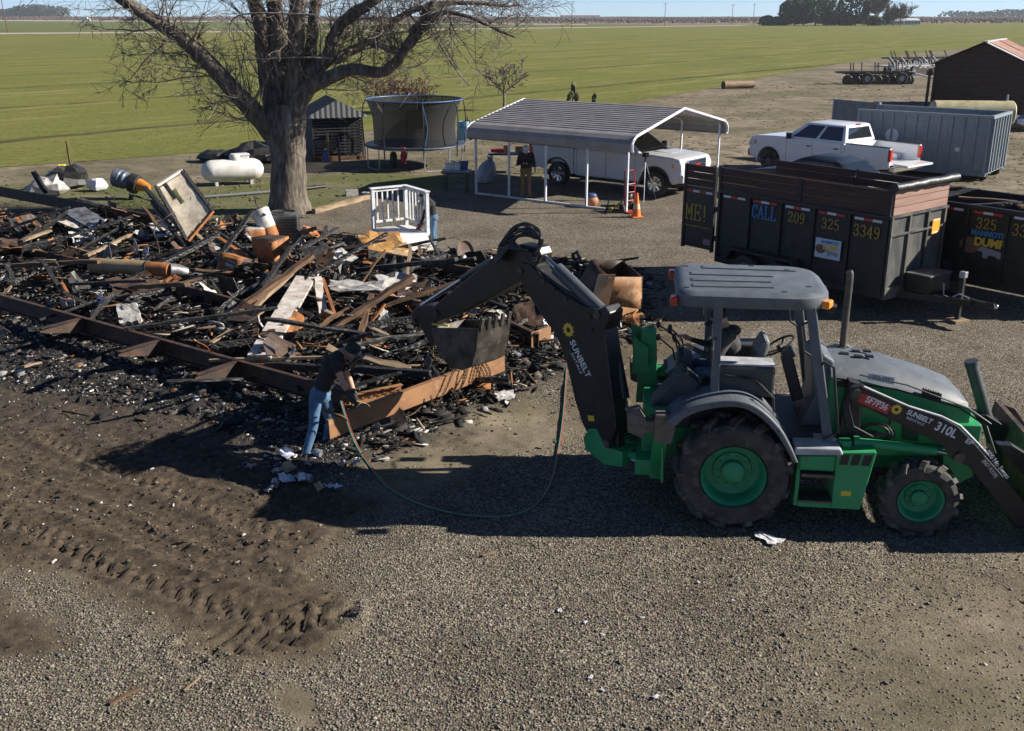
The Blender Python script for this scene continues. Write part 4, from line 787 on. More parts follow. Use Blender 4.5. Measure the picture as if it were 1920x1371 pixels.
t = crate('rust_cabinet', 'dark brown and orange rusted cabinet standing in front of the air conditioner', 'cabinet', at(512, 505, .25), (.62, .55, .72), -.5, [RUST, RUSTD, RUST, RUSTD, RUSTD], group='rusted appliance boxes')
t = crate('rust_box', 'orange rusted appliance box with pale label tilted in the rubble', 'box', at(434, 522, .28), (.55, .45, .5), -.25, [RUST, RUST, RUSTD, SHEETG, RUST], (-.25, .2), group='rusted appliance boxes')
b = MB(); b.box((.02, -.245, .32), (.2, .01, .12)); b.build('label_plate', GREYPL, t)
t = crate('rust_bin', 'crushed open rusty bin standing on the beam right of the digger arm', 'bin', at(1140, 562, .55), (.85, .7, .68), .35, [RUSTB, RUSTD, RUSTD, RUSTD, None], (.12, .14), crush=.14, group='rusted appliance boxes')
b = MB(); b.add([(-.55, -.40, .02), (-.22, -.48, .02), (-.20, -.45, .66), (-.5, -.36, .6)], [(0, 1, 2, 3)]); s = b.build('bent_flap', mat('scorched_flap', (.38, .30, .22), (.36, .15, .04), rough=.6, scale=2), t); s.modifiers.new('s', 'SOLIDIFY').thickness = .012
t = crate('rust_box', 'small dark rust box in the rubble left of the water heater', 'box', at(478, 452, .2), (.5, .4, .35), .4, [RUST, RUSTD, RUSTD, RUST, ASHW], group='rusted appliance boxes')
b = MB(); c = at(866, 476, .55); ax = Vector((.75, -.55, .25)); b.lathe([(.30, .12), (.26, .05), (.15, .01), (.01, 0), (.01, .015), (.14, .025), (.25, .065), (.29, .125)], c, ax, 28, closed=True); tag(b.build('wok', mat('brown_enamel', (.10, .07, .06), (.16, .11, .09), rough=.35, scale=5), smooth=True), 'round brown metal bowl standing on edge near the deck', 'bowl')
b = MB(); b.box((0, 0, 0), (.26, .12, .28), (.1, .1, .4)); o = b.build('wood_block', TANW, bevel=.01); o.location = at(848, 488, .45); tag(o, 'pale wood block propped beside the round brown bowl', 'block')
b = MB(); b.lathe([(.20, 0), (.21, .06), (.19, .06), (.18, .01)], (0, 0, 0), (.2, -.4, 1), 24, closed=True); o = b.build('rusty_pan', RUST, smooth=True); o.location = at(962, 637, .28); tag(o, 'round rusty pan lying right of the digging bucket', 'pan')
b = MB(); b.tube([at(1000, 530, .5)+Vector((cos(a)*.35, sin(a)*.2, .1+.12*sin(a*.5))) for a in [k*.35 for k in range(10)]], .04, 6); tag(b.build('bent_strap', ORANW, smooth=True), 'curved orange strap right of the digging bucket', 'strap')
b = MB(); b.lathe([(.10, 0), (.105, .02), (.09, .03), (.01, .035)], (0, 0, 0), (-.3, -.75, .6), 20); o = b.build('white_disc', WHITEP, smooth=True); o.location = at(1188, 628, .06); tag(o, 'round white disc lying under the bright rust sheet', 'disc')
# random timbers, sheets and chunks of the pile (alike pieces)
inside = lambda x, y, mg=.4: float(sdpoly(np.array([x]), np.array([y]), Z_BURNT)[0]) < -mg
LA, LB = at(-120, 575), at(655, 790)
def sdline(x, y):                                # distance behind the near floor beam
    ex, ey = LB.x-LA.x, LB.y-LA.y; L = hypot(ex, ey); return np.where(x < LB.x+.3, ((y-LA.y)*ex-(x-LA.x)*ey)/L, 5.0)
def pile(x, y):
    d = -sdpoly(np.atleast_1d(x), np.atleast_1d(y), Z_BURNT); up = smooth01(np.atleast_1d(y), 13.5, 17)
    bl_ = sdline(np.atleast_1d(x), np.atleast_1d(y)); return np.clip(d*.22, 0, .44)*up*smooth01(bl_, .05, 1.2)*(.75+.5*fnoise(np.atleast_1d(x), np.atleast_1d(y), .8, 31))
MARKS = [('the tan duct pipe', at(250, 520)), ('the long white board', at(530, 610)), ('the rust cabinet', at(505, 500)), ('the scorched door frame', at(350, 460)), ('the crushed rusty bin', at(1130, 575)), ('the bent worker', at(640, 800)), ('the digging bucket', at(850, 680)), ('the striped folded panel', at(155, 440)), ('the porch steps', at(760, 480)), ('the far left beam', at(80, 400)), ('the pale concrete chunk', at(245, 620)), ('the round brown bowl', at(870, 510)), ('the near beam\'s left end', at(60, 600)), ('the near beam\'s middle bracket', at(260, 690))]
def near_mark(x, y): return min(MARKS, key=lambda m: hypot(m[1].x-x, m[1].y-y))[0]
TM = [plank_mb(1, .09 if k % 2 else .06, .07 if k % 3 else .035, 6, .3, k).build('tmp', CHAR).data for k in range(8)]
for o in [o for o in bpy.data.objects if o.name.startswith('tmp')]: bpy.data.objects.remove(o)
r = random.Random(5); cnt = 0
kinds = [('charred_timber', 'short charred black timber among many in the burnt rubble', 'timber', CHAR, 74), ('ashy_timber', 'ash dusted burnt timber scrap among many in the rubble', 'timber', CHARG, 50), ('brown_timber', 'scorched brown timber scrap among several in the rubble', 'timber', TIMB, 40), ('pale_timber', 'pale splintered timber scrap among several in the rubble', 'timber', TANW, 22)]
TMM = {}
for nm, lab, cat, m, num in kinds:
    k = 0
    while k < num:
        x, y = r.uniform(-15, 3), r.uniform(13.2, 29.5)
        if not inside(x, y, .5) or (float(sdline(np.array([x]), np.array([y]))[0]) < .2 and r.random() < .8): continue
        i = r.randrange(8); me = TMM.get((i, nm))
        if not me: me = TM[i].copy(); me.materials.clear(); me.materials.append(m); TMM[(i, nm)] = me
        o = obj(nm, me); L = r.choice((.5, .8, 1.0, 1.4, 1.9, 2.4))*(1 if nm[0] in 'ca' else .6); o.scale = (L, r.uniform(.7, 1.4), r.uniform(.7, 1.3)); p = float(pile(x, y)[0]); tl = r.gauss(0, .2)
        o.location = (x, y, gz(x, y)+p+r.uniform(.03, .14)+abs(sin(tl))*L*.4); o.rotation_euler = (r.gauss(0, .4), tl, r.choice((.6, -.55, 1.2, 2.0))+r.gauss(0, .45)); tag(o, ('long ' if L > 1.2 else 'short ')+lab.split(' among')[0].replace('short ', '')+' by '+near_mark(x, y), cat, lab.split(' among')[0]+'s'); k += 1
SM = []
for k in range(10):
    b = MB(); rr = random.Random(k+50); a = rr.uniform(.5, 1.2); cr = rr.uniform(1.2, 3.8); fa = rr.uniform(-.9, .9); fb = rr.uniform(-.5, .5); P = [[(-.5+j/5+rr.gauss(0, .035), (-.5+i/4)*a+rr.gauss(0, .035), rr.gauss(0, .022)+max(0, j-cr)*.2*fa+max(0, i-2.3)*.2*fb) for j in range(6)] for i in range(5)]; b.grid(P); drop = set(rr.sample(range(20), 3)); b.f = [f for q, f in enumerate(b.f) if q not in drop]; b.m = [0]*len(b.f)
    bm = b.build('tmp', CHAR); me = bm.data; SM.append(me); bpy.data.objects.remove(bm)
kinds = [('soot_sheet', 'soot black crumpled sheet among many in the rubble', SHEETB, 64), ('ash_slab', 'pale grey ash covered slab among many in the rubble', ASHW, 40), ('rust_sheet', 'rust brown bent sheet scrap among several in the rubble', RUST, 38), ('dark_rust_sheet', 'dark rusted bent plate among several in the rubble', RUSTD, 34), ('foil_scrap', 'bluish crumpled foil scrap among several in the rubble', FOIL, 34), ('white_scrap', 'scorched white board scrap among several in the rubble', WHITEW, 9)]
for nm, lab, m, num in kinds:
    k = 0; cache = {}
    while k < num:
        x, y = r.uniform(-15, 3), r.uniform(13.0, 29.5)
        if not inside(x, y, .3) or float(sdline(np.array([x]), np.array([y]))[0]) < .45: continue
        i = r.randrange(10)
        if i not in cache: cache[i] = SM[i].copy(); cache[i].materials.clear(); cache[i].materials.append(m); cache[i].polygons.foreach_set('use_smooth', [False]*len(cache[i].polygons))
        o = obj(nm, cache[i]); s = r.uniform(.22, .62)*(.8 if nm in ('foil_scrap', 'white_scrap', 'rust_sheet', 'ash_slab') else 1.1); o.scale = (s, s*r.uniform(.6, 1.2), s); so = o.modifiers.new('s', 'SOLIDIFY'); so.thickness = .02
        o.location = (x, y, gz(x, y)+float(pile(x, y)[0])+.05+.15*s); o.rotation_euler = (r.gauss(0, .6), r.gauss(0, .6), r.uniform(0, 6.28)); tag(o, ('large ' if s > .42 else 'small ')+lab.split(' among')[0]+' by '+near_mark(x, y), 'sheet' if 'slab' not in nm else 'slab', lab.split(' among')[0]+'s'); k += 1
# ash and small rubble
def chips(name, n, x0, x1, y0, y1, wfun, smin, smax, pal, probs, label, cat, m=TINT, lift=None, flat=.35):
    px, py = RNG.uniform(x0, x1, n*3), RNG.uniform(y0, y1, n*3); k = RNG.random(n*3) < wfun(px, py); px, py = px[k][:n], py[k][:n]; n = len(px)
    sz = np.exp(RNG.uniform(np.log(smin), np.log(smax), n)); S = np.stack([sz*RNG.uniform(.7, 2.2, n), sz, sz*RNG.uniform(.5, 1.2, n)*flat*2], -1)
    ci = RNG.choice(len(pal), n, p=probs); cols = np.clip(np.array(pal)[ci]*RNG.uniform(.6, 1.3, (n, 1)), 0, .8); z = near_z(px, py) if y1 <= 25 else np.where(py < NY1, near_z(px, py), 0)
    if lift is not None: z = z+lift(px, py)*RNG.uniform(.55, 1.0, n)
    return tag(scatter_mesh(name, np.stack([px, py, z+sz*.2], -1), S, RNG.random(n)*6.28, cols, CHIP, m, tilt=.7), label, cat)
PALB = [(.010, .010, .011), (.028, .026, .025), (.085, .07, .058), (.22, .21, .205), (.48, .47, .46), (.26, .11, .035)]
wb = lambda x, y: zones(x, y)[1]*np.clip(.25+sdline(x, y)*.8, .22, 1)
chips('ash_rubble', 15000, -15, 3.5, 12.6, 29.5, wb, .012, .085, PALB, [.43, .25, .15, .11, .035, .025], 'black ash and small burnt rubble covering the house footprint', 'rubble', lift=lambda x, y: pile(x, y))
chips('fine_ash', 26000, -13, 3.5, 12.0, 22, lambda x, y: np.clip((zones(x, y)[1]-.45)*2.2, 0, 1), .008, .03, PALB, [.38, .22, .18, .14, .06, .02], 'fine grey ash and grit along the near edge of the rubble', 'ash', m=TINTG, lift=lambda x, y: pile(x, y))
chips('scattered_grit', 3500, -9, 3.8, 9.5, 20, lambda x, y: np.clip(zones(x, y)[2]+np.exp(-np.abs(sdpoly(x, y, Z_BURNT))/.9)*.8, 0, 1)*(zones(x, y)[1] < .6), .005, .02, [(.03, .026, .022), (.09, .07, .05), (.2, .17, .13), (.45, .43, .40), (.24, .12, .05)], [.4, .38, .15, .05, .02], 'small charred grit scattered over the mud and dirt', 'grit')
STK = ([(-1,-1,-1),(1,-1,-1),(1,1,-1),(-1,1,-1),(-1,-1,1),(1,-1,1),(1,1,1),(-1,1,1)], [(0,3,2,1),(4,5,6,7),(0,1,5,4),(1,2,6,5),(2,3,7,6),(3,0,4,7)])
n = 2300; px, py = RNG.uniform(-15, 3.5, n*3), RNG.uniform(12.8, 29.5, n*3); k = RNG.random(n*3) < wb(px, py)*np.clip(.12+sdline(px, py), 0.06, 1); px, py = px[k][:n], py[k][:n]; n = len(px)
S = np.stack([RNG.uniform(.06, .32, n), RNG.uniform(.005, .016, n), RNG.uniform(.005, .018, n)], -1); pal = np.array([(.010, .010, .010), (.04, .03, .024), (.14, .09, .05), (.30, .25, .19), (.30, .13, .04)]); cols = pal[RNG.choice(5, n, p=[.62, .2, .09, .05, .04])]*RNG.uniform(.7, 1.2, (n, 1))
tag(scatter_mesh('burnt_sticks', np.stack([px, py, np.where(py < NY1, near_z(px, py), 0)+pile(px, py)*RNG.uniform(.7, 1.0, n)+RNG.uniform(.02, .14, n)], -1), S, RNG.random(n)*6.28, cols, STK, TINT, tilt=.5), 'thin burnt sticks, laths and wires strewn through the rubble', 'sticks')
chips('mud_clods', 2600, -9, 0, 8.0, 17, lambda x, y: np.clip(zones(x, y)[2]-.5*zones(x, y)[1], 0, 1)*np.clip(.45+fnoise(x, y, 1.2, 61), .05, 1), .004, .013, [(.035, .026, .018), (.07, .053, .036), (.12, .092, .064)], [.4, .4, .2], 'small dark clods crumbling off the tyre tracks in the mud', 'clods', flat=.8)
# papers and cans by the worker
r = random.Random(9)
for k, (x, y, s, c) in enumerate(((537, 850, .16, 0), (540, 875, .15, 2), (537, 893, .17, 0), (566, 890, .15, 0), (578, 872, .08, 1), (520, 880, .1, 1), (617, 907, .10, 0), (632, 908, .09, 0), (598, 912, .09, 2), (505, 912, .09, 1), (640, 870, .08, 1), (668, 866, .10, 1), (470, 868, .1, 1))):
    b = MB(); P = [[((j/4-.5)*s*1.3, (i/4-.5)*s, r.gauss(0, s*.13)) for j in range(5)] for i in range(5)]; b.grid(P); o = b.build('paper_scrap', [mat('blue_white_paper', (.55, .58, .68), (.40, .42, .50), rough=.9, scale=9), mat('grey_paper', (.34, .33, .32), (.2, .19, .18), rough=.9, scale=9), mat('tan_card', (.40, .30, .17), (.25, .18, .1), rough=.9, scale=9)][c]); p = at(x, y, .12); o.location = (p.x, p.y, gz(p.x, p.y)+.07); o.rotation_euler = (r.gauss(0, .3), r.gauss(0, .3), r.uniform(0, 6)); o.modifiers.new('s', 'SOLIDIFY').thickness = .006
    tag(o, ('crumpled white paper by the worker\'s boots', 'grey scrap of paper near the worker\'s boots', 'tan card scrap among papers by the worker\'s boots')[c], 'paper', ('white papers by the boots', 'grey papers by the boots', 'card scraps by the boots')[c])
for k, (x, y) in enumerate(((566, 902), (584, 897), (515, 905), (602, 855))):
    b = MB(); a = r.uniform(0, 3); d = Vector((cos(a), sin(a), .15 if k else 1.5)); b.lathe([(.01, 0), (.05, 0), (.052, .005), (.052, .10), (.045, .105), (.045, .02), (.01, .02)], (0, 0, 0), d, 16); o = b.build('tin_can', FOIL, smooth=True); p = at(x, y, .1); o.location = (p.x, p.y, gz(p.x, p.y)+.06); tag(o, 'burnt tin can among the papers by the worker\'s boots', 'can', 'tin cans by the boots')
# cut torch hose pair
HG = mat('green_hose', (.07, .20, .13), rough=.45); HR = mat('red_hose', (.22, .03, .025), rough=.5)
path = [(638, 752, .78), (648, 785, .55), (665, 830, .2), (690, 872, .03), (725, 912, .02), (775, 940, .02), (840, 960, .02), (900, 968, .02), (960, 966, .02), (1005, 946, .02), (1032, 905, .02), (1045, 850, .02), (1053, 800, .02), (1058, 750, .03), (1062, 690, .05), (1066, 640, .2)]
hp = catmull([at(x, y, z) for x, y, z in path]); hp = [Vector((p.x, p.y, max(p.z, gz(p.x, p.y)+.012))) for p in hp]
t = thing('torch_hose', 'twin green and red torch hose looping over the ground to the bent worker', 'hose', hp[10]); o = Vector(t.location)
MB().tube([p-o for p in hp], .011, 8).build('green_line', HG, t, smooth=True); MB().tube([p-o+Vector((.014, .02, -.004)) for p in hp], .011, 8).build('red_line', HR, t, smooth=True)
# chains from the bucket to the orange beam
CHN = mat('rusty_chain', (.06, .045, .035), (.14, .08, .045), rough=.6, metal=.5, scale=30)
LK = MB(); LK.tube([(cos(a)*.030 if False else (.028*cos(a)), .017*sin(a), 0) for a in [2*pi*k/10 for k in range(11)]], .0065, 5, cap=False)
def chain(label, pts, step=.044):
    b = MB(); pts = catmull(pts, 12); acc = 0; k = 0; nxt = 0
    for p, q in zip(pts[:-1], pts[1:]):
        L = (q-p).length
        while nxt <= acc+L and L > 0:
            c = p.lerp(q, (nxt-acc)/L); x = (q-p).normalized(); y = x.orthogonal().normalized(); M = Matrix((x, y, x.cross(y))).transposed().to_4x4() @ Matrix.Rotation(pi/2*(k % 2), 4, 'X'); M.translation = c
            n0 = len(b.v); b.add(LK.v, LK.f); b.xf(M, n0); nxt += step; k += 1
        acc += L
    return tag(b.build('chain', CHN, smooth=True), label, 'chain', 'chains hung from the digging bucket')
bpt = lambda x, y, n=0: BPM @ bq(x, y, n)
top1 = bpt(200, 680, .05); Ob, Oe = Vector(orange.location), at(946, 680, .42)
onb = lambda f, z=.0, s=.08: Ob.lerp(Oe, f)+Vector((.77*s, -.64*s, z))
chain('rusty chain hanging from the bucket tip onto the orange beam', [bpt(195, 690, .0), bpt(205, 740, 0), onb(.66, .3), onb(.64, .15), onb(.60, -.05), onb(.54, -.22), onb(.52, -.05)])
chain('second rusty chain draped down the face of the orange beam', [bpt(205, 680, -.05), onb(.72, .3, 0), onb(.72, .14), onb(.70, -.08), onb(.68, -.14), onb(.72, 0), onb(.76, .16, .02)])
chain('rusty chain wrapped several times round the orange beam', [onb(.80+.02*k+.004*j, z, s) for k in range(4) for j, (z, s) in enumerate(((.16, .02), (.0, .13), (-.16, .05), (-.16, -.05), (.0, -.1), (.16, -.03)))])

r = random.Random(77); WIRE = mat('burnt_wire', (.03, .022, .018), (.10, .05, .025), rough=.6, metal=.4, scale=20)
k = 0
while k < 40:
    x, y = r.uniform(-14, 2), r.uniform(14.5, 28.5)
    if not inside(x, y, .6): continue
    p = Vector((x, y, gz(x, y)+float(pile(x, y)[0])+.05)); pts = [p]; d = Vector((r.gauss(0, 1), r.gauss(0, 1), .9)).normalized()
    for i in range(9): d = (d+Vector((r.gauss(0, .45), r.gauss(0, .45), r.gauss(-.12, .3)))).normalized(); q = pts[-1]+d*.16; q.z = max(q.z, gz(q.x, q.y)+.04); pts.append(q)
    o = MB().tube([a-p for a in catmull(pts, 3)], r.choice((.006, .009, .014)), 5).build('bent_wire', WIRE, smooth=True); o.location = p; tag(o, 'bent burnt wire curling up by '+near_mark(x, y), 'wire', 'bent wires in the rubble'); k += 1

# bits lying on the gravel
for k, (x, y, s_) in enumerate(((1440, 1013, .20), (1050, 1147, .045), (1098, 1170, .03), (1130, 1192, .035), (1108, 1272, .04), (1130, 1296, .03), (1230, 1310, .04), (1310, 1095, .03), (1375, 1130, .025), (1205, 1162, .025))):
    b = MB(); P = [[((j/5-.5)*s_*1.4+r.gauss(0, s_*.08), (i/4-.5)*s_*.8+r.gauss(0, s_*.08), abs(r.gauss(0, s_*.05))) for j in range(6)] for i in range(5)]; b.grid(P); o = b.build('gravel_scrap', mat('white_scrap_paper', (.62, .63, .65), (.4, .4, .41), rough=.9, scale=14)); p = at(x, y); o.location = (p.x, p.y, gz(p.x, p.y)+.02); o.rotation_euler = (0, 0, r.uniform(0, 6)); o.modifiers.new('s', 'SOLIDIFY').thickness = .006
    tag(o, 'white paper scrap lying on the gravel by the rear wheel\'s shadow edge' if k == 0 else 'tiny white scrap on the open gravel in front of the backhoe', 'scrap', None if k == 0 else 'tiny white scraps on the gravel')
seg_thing('loose_stick', 'pale short stick lying on the gravel below the hose loop', 'stick', at(905, 1042, .02), at(930, 1034, .03), .03, .02, TANW, seed=3); seg_thing('loose_stick', 'brown twig bundle lying on the gravel at the lower left', 'stick', at(205, 1320, .02), at(262, 1290, .03), .035, .02, TIMB, seed=4); seg_thing('loose_stick', 'thin pale stick lying right of the twig bundle', 'stick', at(345, 1295, .02), at(375, 1270, .02), .02, .012, TANW, seed=5)

# long charred rafters lying across the heap
r = random.Random(23)
for k, (x, y, L, a, tl) in enumerate(((150, 455, 2.6, .5, .22), (230, 430, 2.2, 1.9, -.3), (90, 500, 2.8, -.35, .12), (330, 500, 2.4, .9, .25), (380, 610, 2.6, .15, .1), (560, 470, 2.4, 2.2, -.28), (650, 520, 2.2, .75, .3), (760, 520, 2.6, 2.6, -.2), (820, 560, 2.2, .3, .25), (900, 560, 1.9, 1.2, .35), (620, 630, 2.4, 2.9, .08), (300, 560, 2.2, 2.4, -.2), (440, 480, 2.0, 1.3, .45), (200, 540, 2.4, -.5, .15), (520, 560, 2.1, 1.0, .3), (60, 430, 2.0, .2, .3), (980, 540, 1.8, 2.0, .3), (700, 600, 1.8, .6, .4))):
    p = at(x, y, .55); d = Vector((cos(a)*cos(tl), sin(a)*cos(tl), sin(tl)))*L/2; z0 = gz(p.x, p.y)+float(pile(p.x, p.y)[0])+.16+abs(d.z); p.z = z0
    seg_thing('charred_rafter', ('long black rafter', 'long ashy rafter', 'long scorched brown rafter')[k % 3]+' '+('tilted up ' if abs(tl) > .24 else 'lying ')+('leftward ' if cos(a) < 0 else 'rightward ')+'across the heap by '+near_mark(p.x, p.y), 'rafter', p-d, p+d, r.choice((.09, .12, .14)), r.choice((.06, .09)), (CHAR, CHARG, TIMB)[k % 3], 'long rafters on the heap', seed=k+200, jit=.2)
# ------------------------------------------------------------------ carport
WMET = mat('white_painted_metal', (.66, .68, .71), (.50, .52, .55), rough=.4, scale=3)
GALV = mat('galvanised_tube', (.42, .45, .48), (.32, .34, .37), rough=.4, metal=.6, scale=5)
ROOFM = mat('ribbed_roof_metal', (.30, .28, .275), (.24, .22, .215), rough=.42, scale=2, c3=(.16, .145, .14), s3=1.2, l3=.58, h3=.72)
CP = Vector((-1.19, 34.41, 0)); CPZ = atan2(-.595, .804)
t = thing('carport', 'grey ribbed metal carport on white posts over the parked silver pickup', 'carport', CP, CPZ)
prof = [(-.10, 1.82), (-.14, 1.86), (-.15, 2.05), (-.08, 2.16), (.08, 2.26)]; Wd = 6.1
def ribs(a, b_, n):
    out = []
    for k in range(n):
        for u, h in ((0, 0), (.52, 0), (.60, .022), (.90, .022)): f = (k+u)/n; out.append((a[0]+(b_[0]-a[0])*f, a[1]+(b_[1]-a[1])*f+h))
    return out
full = prof+ribs((.2, 2.30), (Wd/2, 2.86), 14)+[(Wd/2, 2.875)]+[(Wd-p[0], p[1]) for p in reversed(ribs((.2, 2.30), (Wd/2, 2.86), 14))]+[(Wd-p[0], p[1]) for p in reversed(prof)]
xr = lambda y: 5.95
b = MB(); b.add([(-.25, y, z) for y, z in full]+[(xr(y), y, z) for y, z in full], [(i, i+1, len(full)+i+1, len(full)+i) for i in range(len(full)-1)])
o = b.build('roof', ROOFM, t); so = o.modifiers.new('s', 'SOLIDIFY'); so.thickness = .015; so.offset = 1
b = MB(); trim = prof+[(Wd/2, 2.87)]+[(Wd-p[0], p[1]) for p in reversed(prof)]
for k in (0, 1): b = MB(); b.tube([(xr(y)+.02 if k else -.27, y, z) for y, z in trim], .045, 6); b.build('end_trim', WMET, t)
for x in (0, 1.36, 2.80, 4.33, 5.76):
    for y in (0, Wd):
        b = MB(); b.bb((x-.03, y-.03, .06), (x+.03, y+.03, 2.2)); b.build('post', WMET, t)
    b = MB(); b.tube([(x, 0, 2.1), (x, .12, 2.23), (x, Wd/2, 2.80), (x, Wd-.12, 2.23), (x, Wd, 2.1)], .03, 4); b.build('roof_bow', WMET, t)
for y in (0, Wd): b = MB(); b.bb((-.03, y-.03, 0), (5.79, y+.03, .06)); b.build('base_rail', WMET, t)
# ------------------------------------------------------------------ things under and around the carport
BLK = mat('black_plastic', (.015, .015, .016), rough=.5); TABT = mat('grey_table_top', (.34, .35, .37), (.26, .27, .28), rough=.5, scale=4)
def table(label, c, L, Wt, rz, h=.74):
    t = thing('folding_table', label, 'table', c, rz, 'folding tables by the carport'); MB().bb((-L/2, -Wt/2, h-.04), (L/2, Wt/2, h)).build('table_top', TABT, t, bevel=.015); MB().bb((-L/2+.02, -Wt/2+.02, h-.09), (L/2-.02, Wt/2-.02, h-.042)).build('apron', BLK, t)
    for x in (-L/2+.12, L/2-.12):
        for y in (-Wt/2+.06, Wt/2-.06): MB().cyl((x, y, 0), (x, y, h-.05), .02, n=8).build('leg', BLK, t)
    return t
table('grey folding table with white buckets left of the carport', (-1.86, 34.75, 0), .95, .65, CPZ+.55)
table('grey folding table with small boxes behind the man under the carport', (.05, 39.6, 0), 1.9, .7, -.05)
def bucket(label, x, y, z, r, h, m, group=None, nm='bucket'):
    t = thing(nm, label, 'bucket', (x, y, z), 0, group); MB().lathe([(.01, 0), (r*.85, 0), (r, h), (r*1.05, h), (r*1.05, h+.02), (r*.95, h+.02), (r*.80, .02), (.01, .02)], n=20).build('body', m, t, smooth=True); MB().tube([(r*cos(a), 0, h-.01+r*.9*sin(a)) for a in [pi*k/8 for k in range(9)]], .006, 5).build('handle', GALV, t, smooth=True); return t
WPL = mat('white_plastic', (.62, .63, .64), rough=.4); BPL = mat('blue_plastic', (.03, .07, .22), rough=.4)
bucket('white bucket at the left end of the grey table', -2.12, 34.85, .74, .13, .2, WPL, 'white buckets on the table'); bucket('white bucket in the middle of the grey table', -1.85, 34.9, .74, .14, .2, WPL, 'white buckets on the table')
bucket('dark blue bucket standing on the grey table by the carport post', -1.62, 34.98, .74, .16, .24, BPL)
def carton(label, x, y, z, s, m, rz=0, group='small boxes on the far table'): t = thing('carton', label, 'box', (x, y, z), rz, group); MB().bb((-s[0]/2, -s[1]/2, 0), (s[0]/2, s[1]/2, s[2])).build('box', m, t, bevel=.006); MB().bb((-s[0]/2-.003, -.03, s[2]), (s[0]/2+.003, .03, s[2]+.004)).build('tape', TANW, t); return t
CARD = mat('cardboard', (.33, .22, .12), (.27, .18, .10), rough=.8, scale=5); REDB = mat('red_case', (.33, .03, .03), rough=.5)
carton('red tool case at the left of the far table', -.55, 39.55, .74, (.5, .3, .13), REDB); carton('brown carton on the far table beside the red case', -.2, 39.65, .74, (.25, .22, .26), CARD); carton('brown carton on the far table behind the standing man', .35, 39.6, .74, (.45, .3, .22), CARD); carton('small red box at the right of the far table', .75, 39.55, .74, (.2, .2, .3), REDB)
t = thing('bin_bag', 'silver grey sack slumped left of the first carport post', 'sack', (-1.0, 37.0, 0)); rr = random.Random(3)
b = MB(); b.lathe([(.02, 0), (.30, .02), (.34, .25), (.31, .5), (.22, .68), (.10, .78), (.02, .8)], n=18); b.v = [(x+rr.gauss(0, .02)+z*.25, y+rr.gauss(0, .02), z) for x, y, z in b.v]; b.build('sack', mat('silver_sack', (.32, .36, .41), (.22, .25, .29), rough=.35, scale=6), t, smooth=True); MB().lathe([(.05, 0), (.07, .05), (.12, .14)], (.2, 0, .76), (.2, 0, 1), 12).build('tied_neck', mat('silver_sack', (1, 1, 1)), t, smooth=True)
# hand truck, tripod, cone, pot, tools
REDM = mat('red_tube', (.42, .02, .025), rough=.4)
t = thing('hand_truck', 'red tubular hand truck standing at the carport\'s front corner post', 'hand truck', at(1180, 398), .6)
MB().tube([(-.2, 0, .15), (-.2, .05, 1.15), (-.17, .07, 1.24), (.17, .07, 1.24), (.2, .05, 1.15), (.2, 0, .15)], .018, 8).build('frame', REDM, t, smooth=True)
for z in (.35, .6, .85): MB().cyl((-.2, .02, z), (.2, .02, z), .013, n=8).build('cross_bar', REDM, t, smooth=True)
MB().bb((-.22, -.22, .03), (.22, .0, .045)).build('toe_plate', REDM, t)
for s in (-1, 1): MB().lathe([(.05, -.03), (.12, -.035), (.13, 0), (.12, .035), (.05, .03)], (s*.24, .06, .13), (1, 0, 0), 20).build('wheel', RUBBER, t, smooth=True)
t = thing('camera_tripod', 'thin silver tripod with black camera beside the pickup\'s front wheel', 'tripod', at(1207, 375), 0)
for k in range(3): a = 2*pi*k/3+.4; MB().tube([(0, 0, 1.25), (cos(a)*.22, sin(a)*.22, .62), (cos(a)*.45, sin(a)*.45, 0)], [.016, .014, .011], 7).build('leg', GALV, t, smooth=True)
b = MB(); b.cyl((0, 0, 1.2), (0, 0, 1.38), .03); b.build('head', BLK, t, smooth=True); b = MB(); b.box((0, 0, 1.44), (.2, .13, .13)); b.cyl((0, -.05, 1.44), (.02, -.17, 1.44), .045); b.build('camera_body', BLK, t)
t = thing('traffic_cone', 'orange traffic cone with pale band by the carport corner', 'cone', at(1193, 407), .3); ORP = mat('orange_pvc', (.75, .16, .02), rough=.5)
MB().bb((-.18, -.18, 0), (.18, .18, .03)).build('base', ORP, t, bevel=.01); MB().lathe([(.135, .03), (.03, .70), (.02, .71), (.005, .71)], n=24).build('cone', ORP, t, smooth=True); MB().lathe([(.104, .24), (.108, .24), (.081, .40), (.077, .40)], n=24, closed=True).build('band', mat('cone_band', (.75, .45, .28), rough=.4), t, smooth=True)
t = thing('clay_pot', 'round orange clay pot with blue lid by the carport rail', 'pot', at(1109, 387)); MB().lathe([(.01, 0), (.14, 0), (.21, .1), (.22, .2), (.17, .29), (.15, .30)], n=24).build('pot', mat('clay', (.38, .16, .08), (.30, .12, .06), rough=.7, scale=6), t, smooth=True); MB().lathe([(.165, .30), (.17, .34), (.12, .40), (.01, .41)], n=24).build('lid', mat('blue_lid', (.05, .08, .22), rough=.4), t, smooth=True)
t = thing('tool_heap', 'yellow and black tools heaped at the foot of the carport corner post', 'tools', at(1152, 397)); rr = random.Random(2)
for k in range(7): a = rr.uniform(0, 3.1); c = Vector((rr.gauss(0, .16), rr.gauss(0, .1), .06+.03*k)); d = Vector((cos(a), sin(a), rr.uniform(-.2, .5)))*.26; MB().bar(c-d, c+d, .05, .06).build('tool_handle', YELLOWP if k in (0, 2, 5) else BLK, t, bevel=.01)
